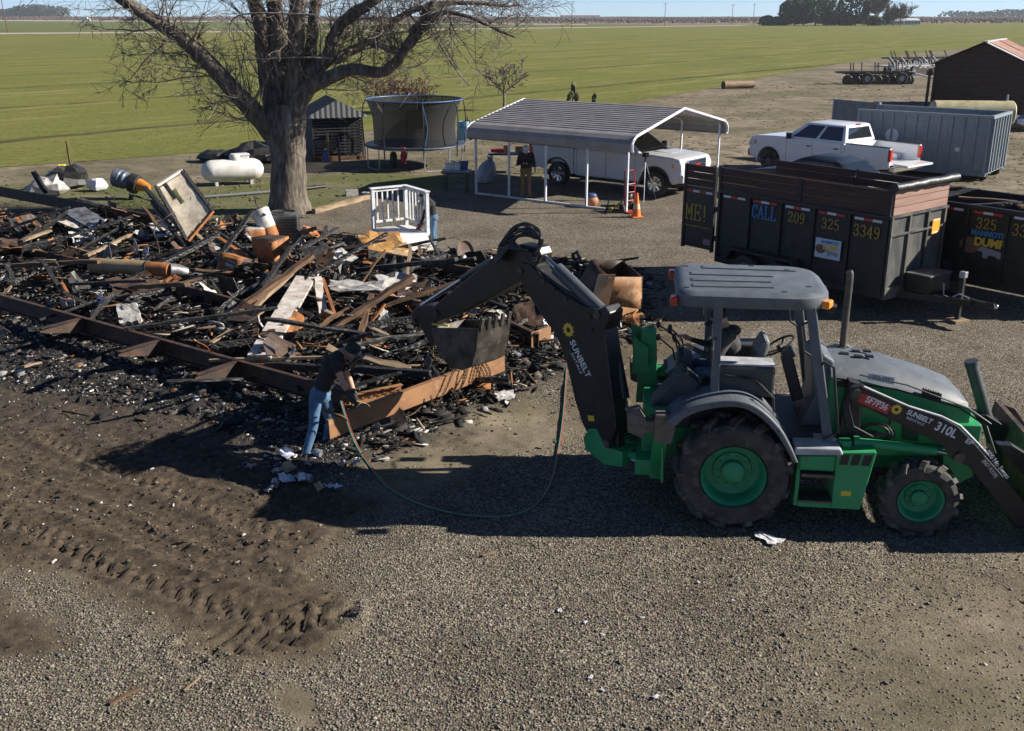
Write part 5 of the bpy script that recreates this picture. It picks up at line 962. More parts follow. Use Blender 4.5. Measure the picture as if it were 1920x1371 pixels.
b = MB(); P = [[(.45+(j-2)*.07*(1-.1*i), .05+.02*abs(j-2), .05+i*.12) for j in range(5)] for i in range(5)]; b.grid(P); b.build('shovel_blade', BLK, t, smooth=True).modifiers.new('s', 'SOLIDIFY').thickness = .01; MB().tube([(.45, .05, .5), (-.2, -.4, .06)], .017, 7).build('shovel_shaft', BLK, t, smooth=True)
# ------------------------------------------------------------------ trampoline
TC = Vector((-3.8, 41.2, 0)); TR = 1.92
t = thing('trampoline', 'round trampoline with black safety net and blue rim', 'trampoline', TC)
NET = mat('black_net', (.012, .013, .015), rough=.9, alpha=.8); BLUET = mat('blue_trim', (.03, .10, .24), rough=.5); MATB = mat('trampoline_mat', (.02, .022, .028), rough=.6); PADB = mat('navy_pad', (.03, .045, .075), (.06, .08, .11), rough=.5, scale=8)
ring = lambda r, z, n=40: [(cos(2*pi*k/n)*r, sin(2*pi*k/n)*r, z) for k in range(n+1)]
MB().lathe([(.01, .86), (TR-.22, .86), (TR-.22, .85), (.01, .85)], n=40).build('jumping_mat', MATB, t, smooth=True); MB().lathe([(TR-.28, .88), (TR+.04, .89), (TR+.06, .86), (TR+.04, .83), (TR-.25, .84)], n=40, closed=True).build('edge_pad', PADB, t, smooth=True)
MB().tube(ring(TR, .82), .03, 8, cap=False).build('frame_ring', GALV, t, smooth=True)
netp = [(TR-.30, .9), (TR-.34, 1.3), (TR-.34, 1.7), (TR-.22, 2.2), (TR-.08, 2.55)]
b = MB(); n = 40; b.add([(cos(2*pi*j/n)*r, sin(2*pi*j/n)*r, z) for r, z in netp for j in range(n)], [(i*n+j, i*n+(j+1) % n, (i+1)*n+(j+1) % n, (i+1)*n+j) for i in range(4) for j in range(n)]); b.build('net', NET, t, smooth=True)
MB().tube(ring(TR-.06, 2.56), .028, 8, cap=False).build('top_ring', BLUET, t, smooth=True)
for k in range(8):
    a = 2*pi*k/8+.25; c, s = cos(a), sin(a); MB().tube([(c*(TR+.05), s*(TR+.05), .5), (c*(TR+.08), s*(TR+.08), 1.2), (c*(TR+.12), s*(TR+.12), 1.9), (c*(TR+.05), s*(TR+.05), 2.4), (c*(TR-.05), s*(TR-.05), 2.58)], .022, 8).build('net_pole', BLK, t, smooth=True)
for k in range(4):
    a = 2*pi*k/4+.55; q = [(cos(a+d)*TR*.98, sin(a+d)*TR*.98, z) for d, z in ((-.28, .8), (-.28, .05), (-.2, .02), (.2, .02), (.28, .05), (.28, .8))]; MB().tube(q, .022, 8).build('leg', GALV, t, smooth=True)
a = -1.25; MB().tube([(cos(a)*(TR-.3), sin(a)*(TR-.3), .95), (cos(a+.08)*(TR-.33), sin(a+.08)*(TR-.33), 1.6), (cos(a-.06)*(TR-.1), sin(a-.06)*(TR-.1), 2.52)], .02, 6).build('zip_strip', BLUET, t, smooth=True)
b = MB(); P = [[(-.10+.2*j/4+.03*sin(i*1.4+j), -TR-.10-.03*cos(j*2+i), .95-.62*i/6) for j in range(5)] for i in range(7)]; b.grid(P); o = b.build('red_towel', mat('red_towel', (.36, .04, .06), (.24, .02, .04), rough=.9, scale=8), smooth=True); o.location = TC+Vector((-.28, .12, 0)); o.modifiers.new('s', 'SOLIDIFY').thickness = .03; tag(o, 'red towel hanging from the trampoline frame', 'towel')
t = thing('spare_wheel', 'small black wheel lying in the shade under the trampoline', 'wheel', (-4.6, 40.6, 0)); MB().lathe([(.12, -.08), (.28, -.09), (.32, 0), (.28, .09), (.12, .08)], (0, 0, .32), (.9, .3, 0), 24, closed=True).build('tyre', RUBBER, t, smooth=True); MB().lathe([(.13, -.05), (.10, .0), (.02, .02)], (0, 0, .32), (.9, .3, 0), 20).build('rim', GALV, t, smooth=True)
# ------------------------------------------------------------------ kennel shelter with dark canopy
SH = Vector((-7.1, 42.9, 0)); t = thing('kennel_shelter', 'dark slatted kennel shelter with black and striped canopy behind the big tree', 'shelter', SH, .32)
SLAT = mat('dark_slat', (.022, .022, .026), (.035, .035, .04), rough=.6, scale=8); NAVY = mat('navy_tarp', (.012, .014, .02), (.02, .022, .032), rough=.8, scale=3); STRP = mat('striped_canopy', (.22, .22, .23), rough=.7); STRD = mat('striped_canopy_dark', (.045, .045, .05), rough=.7)
hw, dp = 1.0, 2.6
for x in (-hw, hw):
    for y in (0, dp): MB().bb((x-.035, y-.035, 0), (x+.035, y+.035, 1.86)).build('post', SLAT, t)
MB().bb((-hw-.1, -.1, 0), (hw+.1, dp, .16)).build('floor_deck', TIMB, t)
for k in range(13): z = .3+k*.12; MB().bb((-hw+.04, -.012, z), (hw-.04, .012, z+.055)).build('slat', SLAT, t); MB().bb((hw-.012, .04, z), (hw+.012, dp-.04, z+.055)).build('slat', SLAT, t)
MB().bb((-hw-.02, .03, .16), (-hw+.0, dp, 1.84)).build('side_tarp', NAVY, t); MB().bb((-hw, dp-.02, .16), (hw, dp+.0, 1.84)).build('back_tarp', NAVY, t); MB().bb((-hw+.05, .25, .16), (hw-.05, .27, 1.8)).build('added_dark_panel', NAVY, t); MB().bb((hw-.06, .28, .16), (hw-.04, dp-.05, 1.8)).build('added_dark_panel', NAVY, t)  # two inner panels added behind the slats to keep the inside dark
b = MB(); b.add([(-hw-.18, -.2, 1.80), (0, -.12, 2.42), (hw+.18, -.2, 1.80), (-hw-.18, dp+.2, 1.80), (0, dp+.1, 2.42), (hw+.18, dp+.2, 1.80)], [(0, 1, 4, 3), (1, 2, 5, 4)]); b.build('canopy', NAVY, t).modifiers.new('s', 'SOLIDIFY').thickness = .02
nS = 22
for k in range(nS):
    x0, x1 = -hw-.18+(2*hw+.36)*k/nS, -hw-.18+(2*hw+.36)*(k+1)/nS; zt = lambda x: 1.80+(1-abs(x)/(hw+.18))*.62
    b = MB(); b.add([(x0, -.215, 1.70+.03*(k % 2)), (x1, -.215, 1.73-.03*(k % 2)), (x1, -.2, zt(x1)), (x0, -.2, zt(x0))], [(0, 1, 2, 3)]); b.build('valance_stripe', STRP if k % 2 else STRD, t).modifiers.new('s', 'SOLIDIFY').thickness = .008
t = thing('water_bottle', 'blue water bottle standing by the kennel shelter', 'bottle', SH+Vector((-.45, -.45, 0))); MB().lathe([(.01, 0), (.13, 0), (.135, .34), (.05, .42), (.05, .48), (.01, .48)], n=20).build('bottle', mat('blue_bottle', (.03, .10, .35), rough=.25, coat=.5), t, smooth=True); MB().lathe([(.055, .47), (.055, .52), (.01, .52)], n=12).build('cap', WPL, t, smooth=True)
for x, h in ((.1, 1.0), (-.35, 1.15)): MB().bb((x-.04, -.55, 0), (x+.04, -.47, h)).build('gate_post', TANW if x < 0 else SLAT, None)
for o, l in zip([o for o in bpy.data.objects if o.name.startswith('gate_post')], ('dark short gate post in front of the kennel slats', 'pale short gate post beside the blue bottle')): o.location = SH; tag(o, l, 'post')
# ------------------------------------------------------------------ propane tank, air conditioner, white deck
t = thing('propane_tank', 'white horizontal propane tank on the grass left of the tree', 'tank', (at(385, 352)+at(490, 340))/2, atan2(1.46, 1.6)*.55)
PW = mat('tank_white', (.66, .66, .63), (.52, .50, .45), rough=.5, scale=2, c3=(.30, .27, .2), s3=4, l3=.66, h3=.76)
MB().lathe([(.01, -1.08), (.16, -1.04), (.28, -.95), (.36, -.80), (.38, -.7), (.38, .7), (.36, .80), (.28, .95), (.16, 1.04), (.01, 1.08)], (0, 0, .50), (1, 0, 0), 32).build('shell', PW, t, smooth=True)
MB().lathe([(.17, 0), (.18, .02), (.18, .14), (.14, .20), (.01, .22)], (.1, 0, .85), (0, 0, 1), 20).build('dome', PW, t, smooth=True)
for x in (-.6, .6): MB().bb((x-.05, -.22, 0), (x+.05, .22, .16)).build('foot', PW, t)
t = thing('air_conditioner', 'dark grey outdoor air conditioner unit at the foot of the tree', 'air conditioner', at(535, 452), .15)
ACM = mat('ac_grey', (.075, .075, .075), (.055, .055, .055), rough=.55, scale=5); MB().bb((-.38, -.38, 0), (.38, .38, .74)).build('cabinet', ACM, t, bevel=.03)
for k in range(8):
    for sx, sy in ((0, -1), (1, 0)): z = .1+k*.075; (MB().bb((-.34, -.39, z), (.34, -.378, z+.03)) if sy else MB().bb((.378, -.34, z), (.39, .34, z+.03))).build('louvre', SHEETB, t)
MB().lathe([(.36, .745), (.36, .775), (.31, .785), (.31, .75)], n=32, closed=True).build('top_rim', ACM, t, smooth=True); MB().lathe([(.01, .742), (.31, .742), (.31, .75), (.01, .75)], n=32).build('fan_opening', HOSE, t)
for k in range(4): MB().tube(ring(.07+.07*k, .775, 28), .005, 4, cap=False).build('grille_ring', ACM, t)
b = MB()
for k in range(5): a = 2*pi*k/5; b.bar((0, 0, .72), (cos(a)*.27, sin(a)*.27, .73), .12, .01, roll=.3)
# deck
DKW = mat('white_deck_paint', (.68, .69, .70), (.52, .52, .52), rough=.6, scale=4, c3=(.35, .33, .3), s3=9, l3=.64, h3=.74)
D0 = Vector((-2.87, 26.3, 0)); t = thing('porch_deck', 'small white porch deck with corner railing and steps', 'porch', D0, atan2(.54, .84)); w2, d2 = .52, .64
for k in range(7): MB().bb((-w2, -d2+k*.183, .37), (w2, -d2+k*.183+.176, .40)).build('deck_plank', DKW, t)
MB().bb((-w2+.02, -d2+.0, .14), (w2-.02, -d2+.03, .369)).build('riser', DKW, t); MB().bb((-w2+.02, d2-.04, .02), (w2-.02, d2-.01, .369)).build('skirt', DKW, t)
for s in (-1, 1): MB().bb((s*(w2-.02)-.015, -d2+.03, .02), (s*(w2-.02)+.015, d2-.04, .369)).build('skirt', DKW, t)
MB().bb((-w2, -d2-.32, .18), (w2, -d2-.02, .21)).build('step_tread', DKW, t); MB().bb((-w2+.02, -d2-.30, .0), (w2-.02, -d2-.27, .179)).build('riser', DKW, t)
for x, y in ((-w2+.05, d2-.05), (w2-.05, d2-.05), (w2-.05, -d2+.05)): MB().bb((x-.045, y-.045, .401), (x+.045, y+.045, 1.42)).build('rail_post', DKW, t, bevel=.006)
MB().bb((-w2+.096, d2-.075, 1.34), (w2-.096, d2-.025, 1.39)).build('top_rail', DKW, t); MB().bb((-w2+.096, d2-.075, .54), (w2-.096, d2-.025, .60)).build('bottom_rail', DKW, t)
MB().bb((w2-.075, -d2+.096, 1.34), (w2-.025, d2-.096, 1.39)).build('top_rail', DKW, t); MB().bb((w2-.075, -d2+.096, .54), (w2-.025, d2-.096, .60)).build('bottom_rail', DKW, t)
MB().bb((-w2-.02, d2-.12, 1.421), (w2+.02, d2+.02, 1.45)).build('cap_rail', DKW, t); MB().bb((w2-.12, -d2-.02, 1.421), (w2+.02, d2-.121, 1.45)).build('cap_rail', DKW, t)
for k in range(5): x = -w2+.17+k*.15; MB().bb((x-.018, d2-.068, .601), (x+.018, d2-.032, 1.339)).build('baluster', DKW, t)
for k in range(6): y = -d2+.17+k*.165; MB().bb((w2-.068, y-.018, .601), (w2-.032, y+.018, 1.339)).build('baluster', DKW, t)
# edging timber, blocks, pipe, stakes, far yard bits
seg_thing('edging_log', 'pale round edging log between the grass and the gravel', 'log', at(588, 396, .08), at(694, 368, .08), .16, .15, TANW, jit=.08)
def cinder(label, p, rz): t = thing('cinder_block', label, 'block', p, rz, 'cinder blocks by the edging log'); MB().bb((-.2, -.1, 0), (.2, -.06, .19)).build('face', ASHW, t); MB().bb((-.2, .06, 0), (.2, .1, .19)).build('face', ASHW, t); [MB().bb((x-.02, -.059, 0), (x+.02, .059, .19)).build('web', ASHW, t) for x in (-.18, 0, .18)]; return t
cinder('grey cinder block at the far end of the edging log', at(660, 367), .3); cinder('grey cinder block beside the white deck\'s left post', at(690, 372), -.5)
t = thing('drain_pipe', 'long grey plastic pipe lying on the grass by the tree', 'pipe', at(470, 362)); o = Vector(t.location); MB().tube([at(345, 372, .06)-o, at(430, 366, .06)-o, at(560, 355, .06)-o], .05, 10).build('pipe', mat('grey_pipe', (.14, .15, .16), rough=.5), t, smooth=True); MB().tube([at(560, 355, .06)-o, at(610, 349, .06)-o], .058, 10).build('pipe_end', BLK, t, smooth=True)
seg_thing('stake', 'thin wooden stake standing at the field edge on the left', 'stake', at(135, 328), at(133, 280, 0).lerp(at(135, 328), 1)+Vector((-.05, 0, 1.25)), .05, .05, TIMB, jit=.05)
def rubbish(label, x, y, s, m, group, seed, z=0, asp=.6):
    rr = random.Random(seed); b = MB(); b.ball((0, 0, s*asp*.8), s, 9, 6, (1, .8, asp)); b.v = [(px*(1+rr.gauss(0, .12)), py*(1+rr.gauss(0, .12)), max(0, pz*(1+rr.gauss(0, .15)))) for px, py, pz in b.v]; o = b.build('rubbish_heap', m, smooth=True, angle=20); o.location = at(x, y, z); return tag(o, label, 'rubbish', group)
g = 'rubbish lying behind the rubble'
rubbish('white bag lying on the grass behind the left beam', 184, 358, .35, WPL, g, 1); rubbish('yellow bag at the field edge behind the rubble', 118, 321, .22, YELLOWP, g, 2); rubbish('dark rubbish heap at the far left corner of the rubble', 128, 352, .8, SHEETB, g, 3, asp=.5); rubbish('grey ash heap next to the black post end', 92, 366, .7, ASHW, g, 4, asp=.4)
rubbish('black rubbish pile against the tree behind the propane tank', 478, 305, 1.0, SHEETB, g, 5, asp=.45); rubbish('low dark pile left of the white box behind the tank', 410, 303, .8, SHEETB, g, 6, asp=.3)
t = thing('cooler_box', 'white box lying on the pile behind the propane tank', 'box', at(452, 312), .5); MB().bb((-.3, -.2, .0), (.3, .2, .42)).build('box', WPL, t, bevel=.03); MB().bb((-.32, -.22, .42), (.32, .22, .5)).build('lid', WPL, t, bevel=.02)
t = thing('water_barrel', 'light blue barrel standing behind the trampoline', 'barrel', at(871, 262), 0); MB().lathe([(.01, 0), (.29, 0), (.30, .04), (.30, .4), (.31, .43), (.30, .46), (.30, .82), (.28, .86), (.27, .86), (.27, .78), (.01, .78)], n=24).build('barrel', mat('light_blue', (.12, .30, .42), (.10, .24, .34), rough=.5, scale=5), t, smooth=True); MB().tube(ring(.305, .62, 24), .012, 6, cap=False).build('hoop', BLK, t)
GRASSY = mat('dry_plant', (.10, .085, .04), (.06, .07, .025), rough=.9, scale=6)
for k, (x, y, h) in enumerate(((884, 262, 1.0), (893, 258, .8), (1066, 205, 1.0), (1076, 203, 1.5), (1112, 205, .9))):
    t = thing('cactus_clump', ('tall pad cactus behind the trampoline', 'shorter pad cactus behind the trampoline', 'dead stalk clump behind the carport roof', 'dark stalk post behind the carport roof', 'small stalk clump right behind the carport roof')[k], 'plant', at(x, y), 0, 'clumps behind the carport'); rr = random.Random(k)
    for j in range(6): a = rr.uniform(0, 6.28); MB().ball((cos(a)*.16*rr.random(), sin(a)*.16*rr.random(), h*(.2+.14*j)), h*.16, 8, 6, (1, .45, 1.35)).build('pad', GRASSY, t, smooth=True, rot=(0, 0, a))
t = thing('log', 'pale cut log lying at the edge of the field', 'log', at(1384, 166), .35); MB().cyl((-1.4, 0, .3), (1.4, 0, .3), .32, .28, 18).build('trunk_piece', TANW, t, smooth=True); MB().cyl((-1.42, 0, .3), (-1.40, 0, .3), .30, n=18).build('cut_end', TIMB, t)

# dry litter on the bare ground beyond the yard
lw = lambda x, y: np.clip(.35+fnoise(x, y, .25, 41)*.9, 0, 1)*(1-zones(x, y)[0])*(1-zones(x, y)[1])
px, py = RNG.uniform(-22, 42, 30000), 30+RNG.random(30000)**1.6*62; k = (RNG.random(30000) < lw(px, py)) & (px < 6+py*.45) & (px > -9-py*.3) & (sdpoly(px, py, [tuple(at(x, y)) for x, y in [(-900,322),(0,314),(200,300),(420,283),(560,268),(700,245),(890,226),(1060,214),(1180,192),(1300,172),(1420,147),(1560,122),(1660,107),(1800,92),(2300,60),(2300,41),(-900,72)]]) > .3); px, py = px[k], py[k]; n = len(px)
S = np.stack([RNG.uniform(.02, .12, n), RNG.uniform(.01, .04, n), RNG.uniform(.006, .022, n)], -1); cols = np.array([(.17, .13, .085), (.10, .075, .045), (.07, .07, .03), (.22, .18, .12)])[RNG.choice(4, n, p=[.35, .3, .25, .1])]*RNG.uniform(.7, 1.2, (n, 1))
tag(scatter_mesh('dry_litter', np.stack([px, py, np.full(n, .01)], -1), S, RNG.random(n)*6.28, cols, CHIP, TINT, tilt=.3), 'dry straw and clods littering the bare ground beyond the yard', 'litter')
# ------------------------------------------------------------------ pickups and car
GLASS = mat('dark_glass', (.012, .016, .018), rough=.06, spec=.8, coat=.6); CHR = mat('chrome', (.70, .71, .72), rough=.15, metal=1); BLKT = mat('black_trim', (.014, .014, .015), rough=.5); HEADL = mat('head_lamp', (.62, .64, .66), rough=.15, coat=.6)
def wheel_part(parent, x, y, r, w, rimr, sd, rimm, spokes=8):
    o = MB().lathe([(rimr, -w/2*.8), (r-.05, -w/2), (r-.015, -w*.38), (r, 0), (r-.015, w*.38), (r-.05, w/2), (rimr, w/2*.8)], (0, 0, 0), (0, 1, 0), 36, closed=True).build('wheel', RUBBER, parent, smooth=True, loc=(x, y, r))
    b = MB(); b.lathe([(rimr+.005, sd*w*.40), (rimr-.02, sd*w*.34), (rimr-.03, sd*w*.1), (.02, sd*w*.08)], (0, 0, 0), (0, 1, 0), 32, cap0=False); b.cyl((0, sd*w*.1, 0), (0, sd*w*.36, 0), .07, n=14)
    for k in range(spokes): a = 2*pi*k/spokes; b.bar((cos(a)*.05, sd*w*.27, sin(a)*.05), (cos(a)*(rimr-.01), sd*w*.33, sin(a)*(rimr-.01)), .06, .03, up=(0, 1, 0))
    b.build('rim', rimm, o, smooth=True); return o
def arcpts(cx, cz, r, a0, a1, n=12): return [(cx+cos(R(a0+(a1-a0)*k/n))*r, cz+sin(R(a0+(a1-a0)*k/n))*r) for k in range(n+1)]
def panel_on(b, q, u0, u1, v0, v1, off):          # inset quad on a bilinear face
    a, c, d, e = [Vector(p) for p in q]; n = (c-a).cross(e-a).normalized(); F = lambda u, v: (a*(1-u)+c*u)*(1-v)+(e*(1-u)+d*u)*v+n*off
    b.add([F(u0, v0), F(u1, v0), F(u1, v1), F(u0, v1)], [(0, 1, 2, 3)]); return b
def pickup(name, label, loc, rz, paint, rimm, grille, tail_open=False, scoop=False):
    t = thing(name, label, 'pickup truck', loc, rz, None); fx, rx, r = 1.98, -1.92, .42
    front = [(-1.25, .46), (-1.25, 1.30), (-1.1, 1.345), (1.28, 1.37), (1.9, 1.36), (2.6, 1.32), (2.88, 1.27), (2.93, 1.10), (2.96, .78), (2.93, .55), (2.62, .44)]+arcpts(fx, r, .54, 0, 180)[1:-1]+[(1.40, .42), (-1.1, .42)]
    b = MB(); b.prism(front, -1.0, 1.0); b.build('body', paint, t, bevel=.07, seg=3)
    bs = [(-3.02, .62), (-3.06, .75), (-3.05, 1.33), (-1.26, 1.34), (-1.26, .46), (-1.36, .44)]+arcpts(rx, r, .53, 0, 180)[1:-1]+[(-2.5, .55)]
    for sd in (-1, 1): b = MB(); b.prism(bs, sd*1.0, sd*.90); b.build('bed_side', paint, t, bevel=.03); MB().bb((-3.03, sd*.89, 1.341), (-1.28, sd*1.0, 1.36)).build('bed_rail_cap', BLKT, t)
    MB().bb((-3.0, -.899, .72), (-1.27, .899, .78)).build('bed_floor', paint if tail_open else BLKT, t); MB().bb((-1.35, -.899, .781), (-1.27, .899, 1.33)).build('bed_front_wall', paint, t)
    for sd in (-1, 1): MB().bb((rx-.45, sd*.60, .781), (rx+.45, sd*.89, .98)).build('wheel_well', paint, t, bevel=.05)
    if tail_open: b = MB(); b.box((-3.36, 0, .76), (.60, 1.62, .07), (0, -.06, 0)); b.build('tailgate', paint, t, bevel=.02)
    else: MB().bb((-3.08, -.85, .70), (-3.0, .85, 1.33)).build('tailgate', paint, t, bevel=.02)
    lo = [(-1.23, -.97, 1.33), (1.40, -.97, 1.33), (1.40, .97, 1.33), (-1.23, .97, 1.33)]; hi = [(-1.08, -.75, 1.91), (.58, -.73, 1.91), (.58, .73, 1.91), (-1.08, .75, 1.91)]; tp = [(-.96, -.6, 1.955), (.44, -.58, 1.955), (.44, .58, 1.955), (-.96, .6, 1.955)]
    b = MB(); b.loft([lo, hi, tp]); b.build('cab_roof', paint, t, bevel=.05, seg=3, smooth=True, angle=50)
    for q, nm, spans in (((lo[1], lo[2], hi[2], hi[1]), 'windshield', ((.07, .93, .06, .92),)), ((lo[3], lo[0], hi[0], hi[3]), 'rear_window', ((.10, .90, .22, .88),)), ((lo[0], lo[1], hi[1], hi[0]), 'side_window', ((.05, .43, .12, .9), (.48, .88, .12, .9))), ((lo[2], lo[3], hi[3], hi[2]), 'side_window', ((.12, .52, .12, .9), (.57, .95, .12, .9)))):
        for s in spans: panel_on(MB(), q, *s, .012).build(nm, GLASS, t)
    for sd in (-1, 1):
        for x in (1.22, .08, -1.12): MB().bb((x-.006, sd*1.0-.002*sd, .5), (x+.006, sd*1.003, 1.30)).build('door_seam', BLKT, t)
        for x in (.24, -.92): MB().bb((x-.1, sd*1.0, 1.10), (x+.1, sd*1.03, 1.14)).build('door_handle', CHR if rimm == CHR else BLKT, t, bevel=.01)
        b = MB(); b.box((1.05, sd*1.14, 1.44), (.12, .2, .24)); b.bar((1.08, sd*.95, 1.38), (1.05, sd*1.1, 1.38), .05, .05); b.build('side_mirror', BLKT, t, bevel=.03)
        MB().bb((-.95, sd*.93, .34), (1.35, sd*1.05, .41)).build('running_board', BLKT, t, bevel=.02)
        b = MB(); b.prism([(2.62, 1.19), (2.94, 1.12), (2.955, .92), (2.62, .98)], sd*.62, sd*1.006); b.build('head_light', HEADL, t, bevel=.02); MB().bb((2.60, sd*.99, 1.0), (2.68, sd*1.01, 1.12)).build('side_marker', AMBER, t)
        MB().bb((-3.085, sd*.86, .88), (-2.98, sd*1.006, 1.28)).build('tail_light', REDL, t, bevel=.015)
        b = MB(); b.prism(arcpts(fx, r, .585, -5, 185)+arcpts(fx, r, .535, 185, -5), sd*.97, sd*1.02); b.build('wheel_arch', BLKT if rimm == CHR else paint, t)
        b = MB(); b.prism(arcpts(rx, r, .575, -5, 185)+arcpts(rx, r, .525, 185, -5), sd*.97, sd*1.02); b.build('wheel_arch', BLKT if rimm == CHR else paint, t)
        wheel_part(t, fx, sd*.87, r, .28, .26, sd, rimm); wheel_part(t, rx, sd*.87, r, .28, .26, sd, rimm)
        MB().bb((2.96, sd*.62, .60), (2.985, sd*.84, .70)).build('fog_lamp', HEADL, t)
    MB().bb((2.80, -.97, .52), (3.02, .97, .80)).build('front_bumper', grille if rimm != CHR else paint, t, bevel=.05); MB().bb((2.88, -.58, .84), (2.985, .58, 1.22)).build('grille', grille, t, bevel=.02)
    for k in range(4): MB().bb((2.986, -.54, .88+k*.07), (2.995, .54, .905+k*.07)).build('grille_bar', CHR, t)
    MB().bb((-3.22, -.95, .52), (-3.02, .95, .70)).build('rear_bumper', CHR, t, bevel=.03); MB().bb((-2.6, -.7, .30), (2.6, .7, .48)).build('underbody', BLKT, t)
    MB().bb((-1.06, -.12, 1.915), (-1.10, .12, 1.955)).build('brake_light', REDL, t)
    if scoop: b = MB(); b.prism([(1.45, 1.345), (2.15, 1.31), (2.15, 1.355), (1.5, 1.40)], -.26, .26); b.build('hood_scoop', paint, t, bevel=.02); MB().bb((2.151, -.22, 1.318), (2.158, .22, 1.348)).build('scoop_mesh', BLKT, t)
    else: [MB().bb((1.3, sd*.55, 1.345), (1.9, sd*.62, 1.36)).build('hood_crease', paint, t) for sd in (-1, 1)]
    return t
SILV = mat('silver_white_paint', (.58, .59, .61), rough=.3, coat=.7); WPT = mat('white_truck_paint', (.74, .75, .77), rough=.3, coat=.7)
gm = Vector((1.62, 36.22, 0)); gf = Vector((4.60, 33.87, 0)); d = (gf-gm).normalized(); left = Vector((-d.y, d.x, 0)); ctr = (gm+gf)/2+left*.95
tg = pickup('pickup_truck', 'silver white pickup parked under the grey carport', (ctr.x, ctr.y, 0), atan2(d.y, d.x), SILV, CHR, CHR, scoop=True)
text('badge', 'GMC', .16, mat('red_badge', (.5, .02, .02), rough=.3), tg, frame((2.998, 0, 1.02), (0, 1, 0), (0, 0, 1)), sx=1.2, bold=.004)
pickup('pickup_truck', 'white crew cab pickup with its tailgate down in front of the grey container', (11.75, 38.7, 0), atan2(.775, -.63), WPT, mat('dark_alloy', (.08, .08, .085), rough=.35, metal=.7), BLKT, tail_open=True)
t = thing('dark_sedan', 'dark blue car parked between the wooden sided trailer and the white pickup', 'car', (9.85, 33.3, 0), atan2(.775, -.63)); DBL = mat('midnight_paint', (.012, .018, .03), rough=.4)
b = MB(); b.prism([(-2.3, .35), (-2.36, .7), (-2.2, .96), (-1.2, 1.0), (1.0, .98), (2.0, .84), (2.32, .66), (2.34, .35)]+arcpts(1.42, .33, .36, 0, 180)+[(.9, .3), (-1.0, .3)]+arcpts(-1.40, .33, .36, 0, 180), -.90, .90); b.build('body', DBL, t, bevel=.09, seg=3)
lo = [(-1.75, -.82, .97), (1.05, -.82, .97), (1.05, .82, .97), (-1.75, .82, .97)]; mi = [(-1.15, -.68, 1.33), (.35, -.68, 1.33), (.35, .68, 1.33), (-1.15, .68, 1.33)]; tp = [(-.75, -.5, 1.45), (.0, -.5, 1.45), (.0, .5, 1.45), (-.75, .5, 1.45)]
b = MB(); b.loft([lo, mi, tp]); b.build('cabin', DBL, t, bevel=.08, seg=3, smooth=True, angle=60)
for q, nm, s in (((lo[1], lo[2], mi[2], mi[1]), 'windshield', (.06, .94, .08, .95)), ((lo[3], lo[0], mi[0], mi[3]), 'rear_window', (.08, .92, .1, .95)), ((lo[0], lo[1], mi[1], mi[0]), 'side_window', (.16, .84, .12, .9)), ((lo[2], lo[3], mi[3], mi[2]), 'side_window', (.16, .84, .12, .9))): panel_on(MB(), q, *s, .012).build(nm, GLASS, t)
for x in (1.42, -1.40):
    for sd in (-1, 1): wheel_part(t, x, sd*.80, .33, .22, .21, sd, GALV)
MB().bb((.7, -1.0, .98), (.85, -.86, 1.1)).build('side_mirror', BLKT, t, bevel=.02)
# ------------------------------------------------------------------ dump trailers
TBLK = mat('trailer_black', (.010, .010, .011), (.02, .02, .02), rough=.35, scale=4, c3=(.04, .037, .033), s3=2.2, l3=.55, h3=.8, r2=.55); TGREY = mat('grey_trailer_front', (.045, .05, .052), (.12, .115, .10), rough=.5, scale=2.5, stretch=(1, 1, .4))  # front steel and tool box lid a lighter, streaked grey than the sides
PLK = mat('dark_red_plank', (.075, .032, .025), (.045, .02, .016), rough=.7, scale=5, stretch=(.3, 1, 3)); PLKL = mat('pale_pink_plank', (.30, .18, .14), (.23, .13, .10), rough=.75, scale=4, stretch=(1, .3, 3))  # front boards paler and pinker than the side boards
GOLD = mat('gold_lettering', (.50, .33, .05), (.30, .20, .04), rough=.6, scale=14, lo=.45, hi=.7); SKYB = mat('sky_blue_lettering', (.06, .28, .56), (.04, .17, .34), rough=.6, scale=14, lo=.45, hi=.7); TAPER = mat('red_reflector', (.5, .03, .03), rough=.35); TAPEW = mat('white_reflector', (.65, .65, .66), rough=.35); ORST = mat('orange_sticker', (.75, .33, .02), rough=.5)
